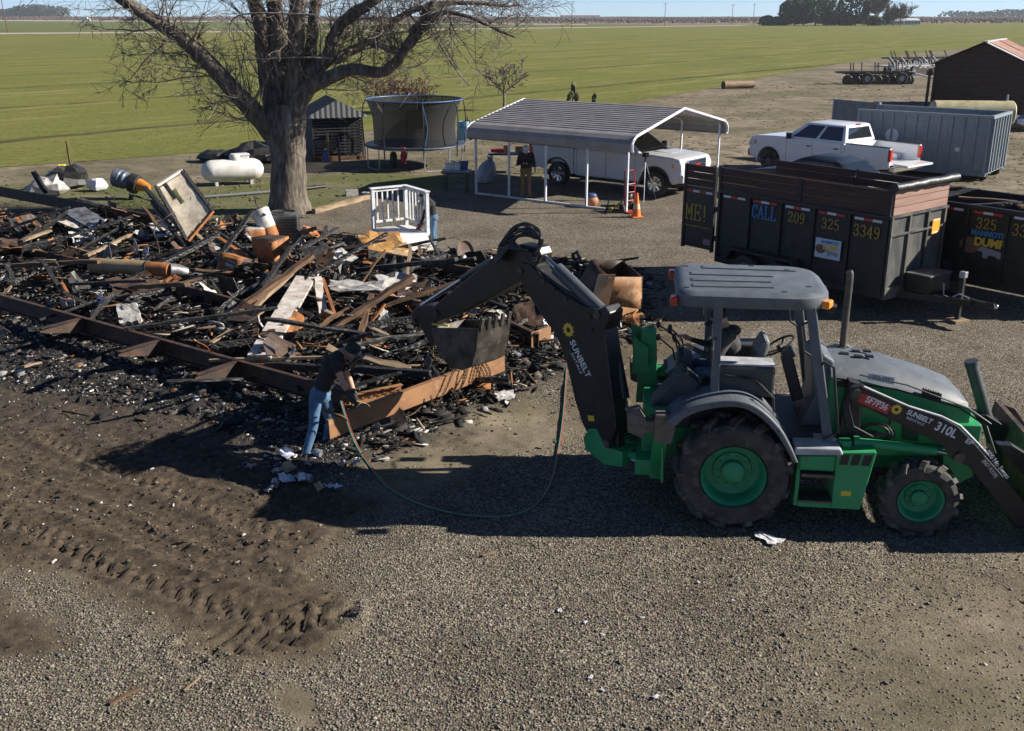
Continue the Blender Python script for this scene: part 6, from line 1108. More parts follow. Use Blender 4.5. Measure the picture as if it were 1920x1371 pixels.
G = {'0': [[(.5,1),(.2,.85),(.12,.5),(.2,.15),(.5,0),(.8,.15),(.88,.5),(.8,.85),(.5,1)]], '2': [[(.15,.75),(.25,.95),(.5,1),(.78,.92),(.82,.7),(.6,.45),(.15,.05),(.85,.05),(.88,.2)]], '3': [[(.15,.8),(.3,.97),(.6,1),(.82,.8),(.7,.58),(.45,.52)], [(.45,.52),(.78,.45),(.87,.25),(.65,.02),(.3,.02),(.12,.2)]], '4': [[(.68,0),(.68,1),(.1,.3),(.92,.3)], [(.5,0),(.86,0)]], '5': [[(.8,.97),(.25,.97),(.2,.55),(.55,.62),(.85,.42),(.8,.12),(.5,0),(.15,.12)]], '9': [[(.82,.65),(.6,.45),(.3,.47),(.13,.7),(.25,.95),(.55,1),(.82,.85),(.84,.5),(.7,.12),(.4,0),(.18,.1)]],
     'C': [[(.85,.75),(.75,.95),(.45,1),(.15,.75),(.12,.3),(.4,0),(.7,.03),(.88,.22)], [(.87,.7),(.87,1)]], 'A': [[(.1,0),(.5,1),(.9,0)], [(.27,.38),(.73,.38)], [(0,0),(.25,0)], [(.72,0),(1,0)]], 'L': [[(.25,1),(.25,0),(.88,0),(.88,.2)], [(.1,1),(.45,1)], [(.1,0),(.3,0)]], 'M': [[(.15,0),(.15,1),(.5,.35),(.85,1),(.85,0)], [(0,0),(.3,0)], [(.7,0),(1,0)], [(0,1),(.2,1)], [(.8,1),(1,1)]], 'E': [[(.85,.8),(.85,1),(.2,1),(.2,0),(.88,0),(.88,.22)], [(.2,.5),(.65,.5)], [(.65,.38),(.65,.62)], [(.05,1),(.3,1)], [(.05,0),(.3,0)]], '!': [[(.45,1),(.5,.3)], [(.42,1),(.58,1)], [(.5,.05),(.5,.0)]]}
def slab(name, s, h, M, m, parent, wd=.62, th=.105):     # slab serif lettering from pen strokes
    b = MB(); x = -len(s)*wd*h*1.12/2
    for ch in s:
        for st in G[ch]:
            for (u0, v0), (u1, v1) in zip(st[:-1], st[1:]):
                p = Vector((x+u0*wd*h, (v0-.5)*h, 0)); q = Vector((x+u1*wd*h, (v1-.5)*h, 0)); e = (q-p).normalized()*h*th*.35 if (q-p).length > 0 else Vector((0, .01, 0)); b.bar(p-e, q+e, h*th*(.75 if abs(u1-u0) > abs(v1-v0)*1.5 else 1), .004, up=(0, 0, 1))
        x += wd*h*(1.12 if ch != 'E' else .92)
    b.xf(M); return b.build(name, m, parent)
def dump_trailer(label, loc, boards, logo_plate, group='black dump trailers'):
    rz = atan2(.779, -.627); t = thing('dump_trailer', label, 'trailer', loc, rz, group); L, hw, z0, z1 = 4.2, .98, .50, 2.02
    MB().bb((0.03, -hw+.03, z0), (L, hw-.03, z0+.10)).build('floor', TBLK, t)
    for sd in (-1, 1):
        MB().bb((.02, sd*(hw-.03), z0), (L, sd*hw, z1-.08)).build('side_wall', TBLK, t); MB().bb((0, sd*(hw-.04), z1-.08), (L, sd*(hw+.04), z1)).build('top_rail', TBLK, t, bevel=.01); MB().bb((0, sd*(hw-.04), z0-.1), (L, sd*(hw+.035), z0+.03)).build('bottom_rail', TBLK, t)
        for k in range(6): x = .04+k*.824; MB().bb((x-.03, sd*hw, z0+.03), (x+.03, sd*(hw+.05), z1-.08)).build('stake', TBLK, t)
        if boards:
            for x0, x1 in ((.02, 2.05), (2.12, L)):
                for k in range(3): MB().bb((x0, sd*(hw-.03), z1+.005+k*.158), (x1, sd*(hw+.01), z1+.155+k*.158)).build('side_board', PLK, t, bevel=.005)
            for x in (.03, 2.08, L-.02): MB().bb((x-.035, sd*(hw+.011), z1-.1), (x+.035, sd*(hw+.03), z1+.49)).build('board_bracket', TBLK, t)
        for x in (2.35, 3.2): wheel_part(t, x, sd*1.13, .37, .22, .2, sd, GALV, 6)
        b = MB(); b.prism([(1.85, .55), (2.0, .80), (3.55, .80), (3.7, .55), (3.75, .55), (3.6, .85), (1.95, .85), (1.8, .55)], sd*1.02, sd*1.27); b.build('fender', TBLK, t)
    for k in range(5):
        xc = .04+.412+k*.824; 
        for j in range(3): MB().bb((xc-.30+j*.2, hw+.031, z1-.155), (xc-.10+j*.2, hw+.034, z1-.105)).build('reflector_strip', TAPER if (j+k) % 2 else TAPEW, t)
    MB().bb((0, -hw+.03, z0), (.03, hw-.03, z1)).build('front_wall', TGREY, t)
    for y in (-hw+.03, -.33, .33, hw-.03): MB().bb((-.05, y-.03, z0), (0, y+.03, z1)).build('front_post', TGREY, t)
    MB().bb((-.055, -hw, z1-.4), (-.02, hw, z1-.36)).build('front_bar', TGREY, t); MB().bb((-.06, -hw-.04, z1-.04), (.03, hw+.04, z1+.004)).build('front_rail', TGREY, t); MB().bb((-.06, -hw, z0-.12), (.03, hw, z0+.10)).build('front_sill', TGREY, t)
    if boards:
        for k in range(3): MB().bb((-.03, -hw, z1+.008+k*.158), (.01, hw-.032, z1+.155+k*.158)).build('front_board', PLKL, t, bevel=.005)
        b = MB(); rr = random.Random(4); b.tube([(-.06+rr.gauss(0, .004), -1.18+2.25*k/14, 2.57+rr.gauss(0, .005)) for k in range(15)], [.085+rr.gauss(0, .005) for k in range(15)], 12); b.build('tarp_roll', mat('black_tarp', (.012, .012, .013), rough=.45, bump=.4, bscale=25), t, smooth=True)
        g2 = MB(); g2.bb((L+.10, hw-.02, z0+.12), (L+1.0, hw+.02, z1-.02)); g2.build('open_gate', TBLK, t)
        for x in (L+.12, L+.98): MB().bb((x-.03, hw-.03, z0+.08), (x+.03, hw+.045, z1+.46)).build('gate_post', TBLK, t)
        for k in range(3): MB().bb((L+.16, hw-.01, z1-.01+k*.158), (L+.94, hw+.025, z1+.14+k*.158)).build('gate_board', PLK, t, bevel=.005)
        for j in range(4): MB().bb((L+.18+j*.19, hw+.021, z1-.155), (L+.36+j*.19, hw+.024, z1-.105)).build('reflector_strip', TAPER if j % 2 else TAPEW, t)
        for z in (.85, 1.5): MB().cyl((L+.05, hw, z), (L+.05, hw, z+.12), .03, n=8).build('gate_hinge', TBLK, t)
    F = lambda x, z, o=.036: frame((x, hw+o, z), (-1, 0, 0), (0, 0, 1)); c = [.452+.824*k for k in range(5)]
    slab('phone_prefix', '3349', .225, F(c[0], 1.66), GOLD, t, wd=.60); slab('phone_middle', '325', .21, F(c[1], 1.68), GOLD, t)
    if boards: slab('phone_area', '209', .21, F(c[2], 1.69), GOLD, t); slab('call_word', 'CALL', .27, F(c[3], 1.68), SKYB, t, wd=.54)
    if boards:
        slab('me_word', 'ME!', .34, F(L+.55, 1.42), GOLD, t, wd=.66); text('web_address', 'WWW.MAMMOTHDUMP.COM', .065, GOLD, t, F(L+.55, 1.10, .024)); MB().bb((L+.16, hw+.021, .72), (L+.36, hw+.025, .86)).build('gate_sticker', mat('blue_sticker', (.06, .12, .25), (.5, .2, .15), rough=.5, scale=14), t)
        MB().bb((-.056, -.75, 1.50), (-.053, -.48, 1.80)).build('warning_sign', ORST, t)
        for z in (1.53, 1.775): MB().bb((-.059, -.72, z-.012), (-.0562, -.51, z+.012)).build('sign_stripe', TAPEW, t)
    if logo_plate: MB().bb((c[1]-.30, hw+.052, .98), (c[1]+.30, hw+.056, 1.38)).build('logo_plate', mat('pale_logo_plate', (.55, .60, .66), rough=.4), t, bevel=.002)
    k = .058 if logo_plate else .036; s = 1 if logo_plate else 1.75; zc = 1.18 if logo_plate else 1.25
    text('logo_name', 'MAMMOTH', .085*s, mat('logo_blue', (.03, .22, .48), rough=.5), t, F(c[1]-.04*s, zc+.13*s, k), bold=.004*s, sx=.95); text('logo_word', 'DUMP', .13*s, mat('logo_yellow', (.72, .50, .05), rough=.5), t, F(c[1]-.06*s, zc+.03*s, k), bold=.006*s)
    b = MB(); rr = random.Random(8); pts = [(cos(a)*(.12+.02*rr.random())*s, sin(a)*.08*s*(1+.3*rr.random()), 0) for a in [2*pi*j/16 for j in range(16)]]; b.add(pts, [tuple(range(16))]); b.xf(F(c[1]+.17*s, zc-.02*s, k-.001)); b.build('logo_patch', mat('logo_brown', (.13, .06, .035), (.22, .12, .08), rough=.6, scale=20), t)
    b = MB(); b.add([(u*s, v*s, 0) for u, v in ((-.13, .035), (.15, -.005), (.16, -.06), (.09, -.085), (.05, -.06), (-.02, -.055), (-.05, -.10), (-.10, -.09), (-.10, -.03), (-.17, -.02))], [tuple(range(10))]); b.xf(F(c[1]-.10*s, zc-.05*s, k+.001)); b.build('logo_trailer', mat('logo_grey', (.30, .29, .33), rough=.5), t)
    # tongue
    for sd in (-1, 1): MB().bar((.02, sd*.55, .44), (-1.35, sd*.06, .44), .06, .12).build('tongue_rail', TBLK, t)
    MB().bb((-.62, -.38, .50), (-.12, .38, .84)).build('tool_box', TBLK, t, bevel=.015); MB().bb((-.64, -.40, .84), (-.10, .40, .87)).build('tool_box_lid', TGREY, t, bevel=.008)
    b = MB(); b.bb((-1.62, -.06, .40), (-1.30, .06, .50)); b.cyl((-1.60, 0, .46), (-1.75, 0, .46), .055); b.build('coupler', TBLK, t); MB().ball((-1.79, 0, .46), .05).build('coupler_ball', CHR, t, smooth=True)
    MB().bb((-1.12, -.04, .06), (-1.04, .04, .95)).build('jack', TBLK, t); MB().bb((-1.14, -.06, .88), (-1.02, .06, 1.0)).build('jack_head', GALV, t, bevel=.01)
    b = MB(); b.tube([(-.75, .08, .72), (-.8, .12, .5), (-.95, .12, .47), (-1.1, .1, .58), (-1.3, .08, .52)], .015, 6); b.build('safety_chain', GALV, t, smooth=True)
    return t
TL = Vector((7.97, 20.13, 0)); dump_trailer('black dump trailer with dark red side boards and gold phone number', TL, True, True)
e1, e2 = Vector((-.627, .779, 0)), Vector((.779, .627, 0)); t2 = dump_trailer('low black dump trailer with painted logo at the right edge', TL+e2*2.45-e1*1.95, False, False)
b = MB(); b.bb((-.18, -.14, 0), (.18, .14, .06)); o = b.build('jack_block', TANW, bevel=.008); o.location = TL-e1*1.08; o.rotation_euler = (0, 0, .4); tag(o, 'wood block under the boarded trailer\'s jack', 'block')
rr = random.Random(12)
for k in range(9): p = t2.location+e1*(.4+.42*k)+e2*rr.uniform(-.5, .5)*-1; seg_thing('trailer_scrap', 'dark scrap board lying in the low dump trailer', 'scrap', Vector((p.x-.5, p.y+rr.uniform(-.4, .4), 1.9+rr.random()*.12)), Vector((p.x+.6, p.y+rr.uniform(-.4, .4), 1.95+rr.random()*.15)), .14, .05, (CHAR, TIMB, SHEETB)[k % 3], 'scrap in the low trailer', seed=k)
# ------------------------------------------------------------------ roll-off container
CG = mat('container_grey_paint', (.18, .22, .255), (.22, .255, .285), rough=.55, scale=3, c3=(.12, .075, .05), s3=5, l3=.64, h3=.76); CGR = mat('rusty_container_door', (.15, .18, .20), (.12, .14, .155), rough=.6, scale=3, c3=(.17, .08, .045), s3=1.6, l3=.50, h3=.62)
CO = Vector((16.85, 37.05, 0)); t = thing('roll_off_container', 'large grey ribbed roll off container with its rusty door open', 'container', CO, atan2(.61, -.79)); L, Wc, Hc = 4.8, 2.45, 2.3
for y in (0, -Wc): MB().bb((0, y-.02, .25), (L, y+.02, Hc-.1)).build('side_wall', CG, t); MB().bb((-.02, y-.06, Hc-.1), (L, y+.06, Hc)).build('top_rail', CG, t, bevel=.015); MB().bb((-.02, y-.06, .18), (L, y+.06, .30)).build('bottom_rail', CG, t)
for k in range(12): x = .08+k*.42; MB().bb((x-.035, .021, .30), (x+.035, .075, Hc-.1)).build('rib', CG, t)
for z in (.8, 1.3, 1.75): MB().bb((.02, .021, z-.015), (L, .035, z+.015)).build('weld_line', CG, t)
MB().bb((-.02, -Wc, .25), (.02, 0, Hc-.1)).build('end_wall', CG, t); MB().bb((-.06, -Wc-.06, Hc-.1), (.06, .061, Hc+.002)).build('end_rail', CG, t)
for k in range(7): y = -.08-k*.38; MB().bb((-.09, y-.035, .3), (-.02, y+.035, Hc-.1)).build('end_rib', CG, t)
MB().bb((-.075, -1.75, .35), (-.021, -1.2, .75)).build('end_hatch', BLKT, t); MB().bb((0, -Wc, .25), (L, 0, .30)).build('floor', CG, t)
for y in (-.35, -Wc+.35): MB().bb((.0, y-.08, .06), (L, y+.08, .25)).build('skid', BLKT, t); MB().lathe([(.02, -.1), (.15, -.1), (.15, .1), (.02, .1)], (.15, y, .15), (0, 1, 0), 16).build('roller', BLKT, t, smooth=True)
MB().lathe([(.01, 0), (.24, 0), (.24, .008), (.01, .008)], (3.42, .036, 1.42), (0, 1, 0), 28).build('round_sign', WPL, t); MB().bb((.95, .022, 1.0), (1.12, .028, 1.14)).build('number_plate', WPL, t);
hp = Vector((L, -Wc, 0)); dv = Vector((.75, -.30, 0)).normalized(); Mx = frame((hp.x, hp.y, 0), dv, Vector((-dv.y, dv.x, 0)))
b = MB(); b.box((1.2, 0, 1.28), (2.35, .06, 2.15)); b.xf(Mx); b.build('open_door', CGR, t, bevel=.01)
for x in (.05, 2.35): b = MB(); b.box((x, -.0, 1.28), (.1, .11, 2.2)); b.xf(Mx); b.build('door_edge', CG, t)
# cream tank beside the barn
t = thing('cream_tank', 'cream coloured horizontal fuel tank beyond the container', 'tank', (22.7, 52.3, 0), -.08); CRM = mat('cream_paint', (.46, .42, .25), (.36, .31, .17), rough=.55, scale=2, c3=(.25, .13, .06), s3=2.2, l3=.6, h3=.68)
MB().lathe([(.01, -1.95), (.54, -1.94), (.6, -1.88), (.6, 1.88), (.54, 1.94), (.01, 1.95)], (0, 0, 1.06), (1, 0, 0), 32).build('shell', CRM, t, smooth=True); MB().cyl((1.6, 0, 1.6), (1.6, 0, 1.95), .05).build('vent_pipe', GALV, t, smooth=True)
for x in (-1.3, 1.3): MB().bb((x-.1, -.5, 0), (x+.1, .5, .6)).build('cradle', RUSTD, t)
rubbish('white and silver sacks heaped at the container\'s far corner', 1908, 245, .9, FOIL, 'heaps by the container', 31, asp=.5)
# ------------------------------------------------------------------ barn
BO = Vector((25.8, 65.6, 0)); bx = Vector((.86, -.51, 0)); by = Vector((.51, .86, 0)); t = thing('barn', 'dark plank barn with rusty tin roof at the right edge', 'barn', BO, atan2(bx.y, bx.x)); BW, BD, ze, za = 5.4, 9.0, 2.88, 4.12
BARN = mat('dark_barn_plank', (.085, .05, .038), (.04, .025, .02), rough=.85, scale=5, stretch=(.3, 1, 4), c3=(.10, .085, .075), s3=9, l3=.66, h3=.74); TIN = mat('rusty_tin_roof', (.30, .15, .095), (.23, .10, .06), rough=.6, scale=1.2, c3=(.42, .34, .29), s3=.8, l3=.55, h3=.7); TINW = mat('bare_tin', (.55, .55, .56), (.42, .40, .39), rough=.4, scale=2)
b = MB(); b.prism([(0.05, 0), (BW-.05, 0), (BW-.05, ze), (BW/2, za-.03), (.05, ze)], .06, BD); b.build('inner_wall', BARN, t)
zt = lambda x: ze+(za-ze)*(1-abs(x-BW/2)/(BW/2))
for k in range(14):
    z0, z1 = k*.295, k*.295+.285
    if z0 < ze: x0, x1 = 0, BW
    else: f = (z1-ze)/(za-ze); x0, x1 = BW/2*f, BW-BW/2*f
    if x1-x0 > .1: MB().bb((x0, 0, z0), (x1, .05+.008*(k % 2), min(z1, za-.05))).build('wall_plank', BARN, t)
for sx, nm in ((-1, 'roof_slope'), (1, 'roof_slope')):
    xe = BW/2+sx*(BW/2+.3); zz = ze-.3*(za-ze)/(BW/2); n = 10
    for k in range(n):
        y0, y1 = -.25+(BD+.5)*k/n, -.25+(BD+.5)*(k+1)/n-.01; b = MB(); b.add([(BW/2, y0, za+.02), (xe, y0, zz+.02), (xe, y1, zz+.02), (BW/2, y1, za+.02)], [(0, 1, 2, 3)]); b.build('roof_sheet', TINW if (k in (0,) and sx > 0) else TIN, t).modifiers.new('s', 'SOLIDIFY').thickness = .03
b = MB(); b.bb((BW/2-.14, -.27, za+.0), (BW/2+.14, BD+.27, za+.06)); b.build('ridge_cap', TINW, t); MB().bb((-.25, -.35, 0), (-.10, -.2, 2.5)).build('door_post', BARN, t)
# ------------------------------------------------------------------ field implements
WIMP = mat('white_implement', (.36, .37, .39), rough=.4)
def implement(label, loc, rz, L, nw, white, seed):
    t = thing('field_implement', label, 'implement', loc, rz, 'implements parked at the field edge'); rr = random.Random(seed); fm = WIMP if white else SHEETB
    for y in (-.9, .9): MB().bb((-L/2, y-.07, .85), (L/2, y+.07, 1.0)).build('frame_beam', fm, t)
    for k in range(5): x = -L/2+L*k/4; MB().bb((x-.06, -1.2, .86), (x+.06, 1.2, .99)).build('cross_beam', fm, t)
    for k in range(nw):
        x = -L/2+.3+(L-.6)*k/max(1, nw-1); MB().lathe([(.02, -.02), (.42, -.03), (.46, 0), (.42, .03), (.02, .02)], (x, -1.0+.1*(k % 2), .34), (.2, 1, 0), 16).build('disc', STEELW, t, smooth=True); MB().bar((x, -.95, .35), (x-.1, -.8, 1.35 if white else .95), .05, .05).build('shank', fm, t)
    for x in (-L*.2, L*.3):
        for y in (-1.5, 1.5): wheel_part(t, x, y, .5, .3, .25, -1 if y < 0 else 1, GALV, 6)
    MB().tube([(L/2, 0, .95), (L/2+1.6, 0, .6), (L/2+2.4, 0, .45)], .09, 8).build('draw_bar', GALV if not white else fm, t, smooth=True); MB().bar((L/2+2.35, 0, 0), (L/2+2.35, 0, .7), .08, .08).build('stand', YELLOWP, t)
    for k in range(9): x = rr.uniform(-L/2, L/2); MB().bar((x, -.8, .9), (x+.4, .4, 1.7), .09, .09).build('brace', fm if k % 2 else BLK, t)
    return t
SC_ = 1
implement('black disc harrow nearest the track at the field edge', tuple(at(1638, 157)), .05, 6.0, 18, False, 1); implement('white framed cultivator parked behind the disc harrow', tuple(at(1706, 141)), .6, 8, 18, True, 2); implement('black folded harrow parked behind the white cultivator', tuple(at(1725, 124)), .3, 9, 22, False, 3)
# ------------------------------------------------------------------ big bare tree
BARK = mat('grey_brown_bark', (.165, .137, .11), (.06, .047, .037), rough=.95, scale=9, stretch=(1, 1, .22), bump=.9, bscale=16, c3=(.27, .24, .205), s3=5, l3=.56, h3=.7); TWIG = mat('twig_bark', (.12, .095, .074), (.21, .18, .15), rough=.9, scale=8); BARKD = mat('pale_twig', (.30, .27, .235), (.14, .115, .09), rough=.9, scale=6)
MINR = .006
def branch(b, p, d, L, r, n, rng, droop=0.0, up=0.0, seg=5, sides=4):
    pts = [p.copy()]; rs = [r]; q = p.copy(); dd = d.normalized()
    for i in range(seg):
        dd = (dd+Vector((rng.gauss(0, .16), rng.gauss(0, .16), rng.gauss(0, .14)+up*.15-droop*.2*(i/seg)))).normalized(); q = q+dd*L/seg; pts.append(q.copy()); rs.append(max(MINR, r*(1-.85*(i+1)/seg)))
    b.tube(pts, rs, sides, cap=False); return pts
def ramify(b, pts, rs, rng, dens=.33, lmin=.7, lmax=2.2, up=.5, droop=.2, third=True, tw=6):
    for (p, q), (r0, r1) in zip(zip(pts[:-1], pts[1:]), zip(rs[:-1], rs[1:])):
        L = (q-p).length; n = max(1, int(L/dens+rng.random()))
        for k in range(n):
            f = rng.random(); o = p.lerp(q, f); ax = (q-p).normalized(); sdv = Vector((rng.gauss(0, 1), rng.gauss(0, 1), rng.gauss(.25*up, .8))); sdv = (sdv-ax*sdv.dot(ax)*.7).normalized(); d = (sdv+ax*.5).normalized()
            l = rng.uniform(lmin, lmax); sp = branch(b, o, d, l, min(.03, r0*.35), 0, rng, droop, up, 6, 4)
            for j in range(tw):
                i = rng.randrange(1, 6); dv = Vector((rng.gauss(0, 1), rng.gauss(0, 1), rng.gauss(.1*up, .9))).normalized(); base = (sp[i]-sp[i-1]).normalized(); t2 = branch(b, sp[i], (dv+base*.9), l*rng.uniform(.3, .7), .010, 0, rng, droop, up*.5, 4, 3)
                if third:
                    for m in range(3): u = rng.randrange(1, 4); dv = Vector((rng.gauss(0, 1), rng.gauss(0, 1), rng.gauss(0, .9))).normalized(); branch(b, t2[u], dv+(t2[u]-t2[u-1]).normalized()*.8, l*rng.uniform(.2, .42), .005, 0, rng, droop, 0, 3, 3)
TY = 31.2; t = thing('bare_tree', 'huge old leafless tree with thick forked trunk behind the rubble', 'tree', (-6.7, TY, 0)); O = Vector(t.location)
PXM = lambda r, Y: r/FPX*(Y*.97+1)
limbs = [[(543,404,60,0),(543,390,47,0),(541,360,39,0),(541,310,36,0),(539,265,37,0),(536,225,42,0),(534,195,36,0)],
 [(520,262,24,0),(490,225,22,-.1),(462,195,20,-.3),(420,150,18,-.5),(372,98,16,-.6),(300,45,14,-.8),(225,-4,12,-1),(120,-75,8,-1.2)],
 [(515,215,22,.1),(503,150,20,.2),(495,90,19,.3),(488,40,17,.3),(470,-20,15,.2),(440,-110,10,.1)],
 [(530,205,21,.2),(524,130,19,.3),(518,60,18,.4),(513,-30,15,.5),(503,-140,9,.6)],
 [(548,205,23,-.1),(553,130,19,-.2),(556,60,18,-.3),(562,-30,15,-.4),(578,-150,9,-.5)],
 [(558,200,20,.3),(578,130,14,.5),(586,60,13,.7),(592,0,12,.8),(604,-90,8,.9)],
 [(552,205,24,-.2),(575,168,18,-.3),(615,147,15,-.4),(660,130,13,-.5),(710,136,12,-.6),(735,124,11,-.6),(755,100,10,-.7),(778,58,9,-.8),(802,20,8,-.9),(830,-40,5,-1)],
 [(560,165,19,.1),(590,130,17,.0),(615,108,15,-.1),(622,80,14,-.2),(638,48,13,-.2),(672,20,12,-.3),(706,-2,10,-.3),(770,-60,6,-.4)],
 [(628,112,11,-.1),(650,100,10,.1),(678,86,9,.3),(720,58,8,.5),(762,25,7,.6),(820,8,6,.7),(890,6,4,.8),(960,12,3,.9)],
 [(700,82,9,-.2),(735,92,8,-.5),(752,100,8,-.7)], [(752,104,8,-.7),(790,60,7,-.9),(815,30,6,-1),(850,24,4.5,-1.1),(910,45,3,-1.2),(960,70,2,-1.3)]]
trunk = MB(); crown = MB(); rng = random.Random(11)
for li, lb in enumerate(limbs):
    pts = [atY(x, y, TY+dy)-O for x, y, r, dy in lb]; rs = [PXM(r*(.88 if li == 0 else .84), TY) for x, y, r, dy in lb]; P2 = catmull(pts, 4); R2 = [rs[min(i//4, len(rs)-1)]*(1-(i % 4)/4)+rs[min(i//4+1, len(rs)-1)]*((i % 4)/4) for i in range(len(P2))]
    if li == 0: P2[0].z = -.1
    start = len(trunk.v); trunk.tube(P2, R2, 14 if li < 2 else 10)
    ph = rng.random()*6
    for i in range(start, len(trunk.v)): v = Vector(trunk.v[i]); k = .02*sin(v.z*7+ph+v.x*9)+.014*sin(v.z*17+v.y*21); trunk.v[i] = (v.x*(1+k*.3)+k*.5, v.y+k, v.z)
    if li: ramify(crown, P2[3:] if li < 6 else P2[4:], R2[3:] if li < 6 else R2[4:], rng, dens=.16 if li in (1, 6, 8, 10) else (.26 if li == 7 else .5), lmin=.6, lmax=2.1, up=.6, droop=.6 if li in (8, 10, 1) else .2, tw=8)
for x, y, dx, L in ((430, 150, -1, 2.2), (390, 120, -1, 2.6), (455, 185, -1, 2.0), (350, 80, -1, 2.4), (410, 140, -.8, 2.8), (470, 200, -.9, 1.6), (300, 48, -1, 2.0), (330, 66, -.9, 2.6)):      # low sweeping side shoots on the left limb
    p = atY(x, y, TY-.4)-O; sp = branch(crown, p, Vector((dx, rng.uniform(-.5, .3), rng.uniform(-.35, .1))), L, .028, 0, rng, -.3, .2, 8, 5)
    ramify(crown, sp[1:], [.02]*8, rng, dens=.16, lmin=.3, lmax=.9, up=.3, droop=.1, third=False, tw=5)
for k in range(26): x = rng.uniform(430, 530); p = atY(x, 250-(530-x)*1.05, TY-.2)-O; branch(crown, p, Vector((rng.gauss(0, .18), rng.gauss(0, .2), 1)), rng.uniform(1.2, 2.6), .016, 0, rng, 0, .3, 7, 3)
trunk.build('trunk', BARK, t, smooth=True, angle=60); crown.build('crown', TWIG, t)
for k, (x, y, x2, y2, x3, y3) in enumerate(((590, 28, 450, 28, 430, 70), (625, 110, 560, 108, 450, 113), (880, 160, 840, 110, 800, 40), (860, 130, 830, 80, 805, 30))):
    b = MB(); pts = catmull([atY(x, y, TY-.9)-O, atY(x2, y2, TY-1.0)-O, atY(x3, y3, TY-.9)-O], 6); b.tube(pts, [.03-.016*i/len(pts) for i in range(len(pts))], 5); ramify(b, pts, [.02]*len(pts), rng, dens=.4, lmin=.2, lmax=.6, third=False, tw=3); b.build('pale_branch', BARKD, t)
# small bare trees and bushes
MINR = .024
def small_tree(name, label, cat, loc, h, spread, n, seed, m, group=None, trunk_h=.35, tr=.09):
    t = thing(name, label, cat, loc, 0, group); rg = random.Random(seed); b = MB(); top = Vector((0, 0, h*trunk_h)); b.tube([(0, 0, -.05), (rg.gauss(0, .04), 0, h*trunk_h*.5), top], [tr*1.3, tr, tr*.85], 8); b.build('trunk', TWIG if trunk_h > .1 else m, t, smooth=True); c = MB()
    for k in range(n):
        a = 2*pi*k/n+rg.random(); d = Vector((cos(a)*spread, sin(a)*spread, rg.uniform(.5, 1.1))); sp = branch(c, top*rg.uniform(.75, 1), d, h*rg.uniform(.5, .75), tr*.5, 0, rg, 0, .6, 6, 5); ramify(c, sp[1:], [.03]*6, rg, dens=.22, lmin=h*.12, lmax=h*.3, up=.8, droop=0, third=False, tw=5)
    c.build('crown', m, t); return t
small_tree('small_bare_tree', 'small bare orchard tree standing behind the carport\'s left end', 'tree', tuple(at(945, 207)), 3.2, .75, 6, 21, TWIG)
REDT = mat('reddish_twig', (.15, .085, .06), (.20, .13, .10), rough=.9, scale=5)
for k, (x, y, h) in enumerate(((716, 214, 3.0), (752, 212, 2.9), (788, 210, 2.8))): small_tree('bare_bush', ('reddish leafless bush left behind the trampoline', 'reddish leafless bush in the middle behind the trampoline', 'reddish leafless bush right behind the trampoline')[k], 'bush', tuple(at(x, y)), h, .7, 9, 30+k, REDT, 'bushes behind the trampoline', .06, .05)
# ------------------------------------------------------------------ far trees, orchard, poles, buildings
EVG = mat('dark_evergreen', (.020, .032, .016), (.045, .06, .026), rough=.9, scale=.5)
def leafy(name, label, px, Y, h, w, seed, conifer=False, m=EVG, group='far tree clump'):
    X = (px-CX)/FPX*(Y*cos(PITCH)); t = thing(name, label, 'tree', (X, Y, 0), 0, group); rg = np.random.default_rng(seed); n = 900
    MB().tube([(0, 0, 0), (.2, 0, h*.5), (0, 0, h*.85)], [.45, .3, .1], 7).build('trunk', TWIG, t)
    z = rg.random(n)**.8; prof = (1-z)*.9+.08 if conifer else np.sqrt(np.clip(1-(2*z-.85)**2/1.35, .05, 1)); a = rg.random(n)*6.28; lob = 1+.28*np.sin(a*3+seed)*np.sin(z*9+seed); rr = np.sqrt(rg.random(n))*prof*w/2*lob
    P = np.stack([np.cos(a)*rr, np.sin(a)*rr, h*(.06+.94*z)], -1); s = rg.uniform(.35, .95, n)*(.8 if conifer else 1); S = np.stack([s, s, s*.7], -1); b = MB()
    me_o = scatter_mesh('crown', P, S, rg.random(n)*6.28, np.ones((n, 3))*.03, PEB, m, kind=None, tilt=.8); me_o.parent = t; return t
for k, (px, w, h, cf) in enumerate(((1478, 11, 13, 0), (1492, 10, 15, 0), (1508, 13, 17, 0), (1530, 15, 19, 0), (1548, 12, 17, 0), (1575, 10, 16, 1), (1605, 15, 20, 0), (1622, 8, 13, 1), (1664, 7, 11, 1), (1440, 9, 5, 0), (1460, 12, 4.5, 0), (1560, 14, 7, 0), (1590, 12, 6, 0), (1640, 9, 5, 0))):
    leafy('evergreen_tree' if not cf else 'conifer_tree', ('leftmost tall', 'second tall', 'third tall', 'broad fourth', 'fifth', 'pointed sixth', 'tallest round', 'narrow pointed', 'lone small pointed', 'low leftmost', 'low second', 'low third', 'low fourth', 'low rightmost')[k]+' dark tree in the clump on the horizon', px, 600+8*(k % 3), h, w, 60+k, bool(cf))
MINR = .1
for k, (px, h) in enumerate(((1645, 19), (1690, 12), (1676, 9))):
    X = (px-CX)/FPX*600*.947; small_tree('far_bare_tree', ('tall bare forked tree', 'round bare tree', 'small bare tree')[k]+' right of the dark tree clump on the horizon', 'tree', (X, 600, 0), h, .55, 8, 80+k, mat('far_twig', (.16, .13, .12), rough=1), 'bare trees by the far clump', .25, .28)
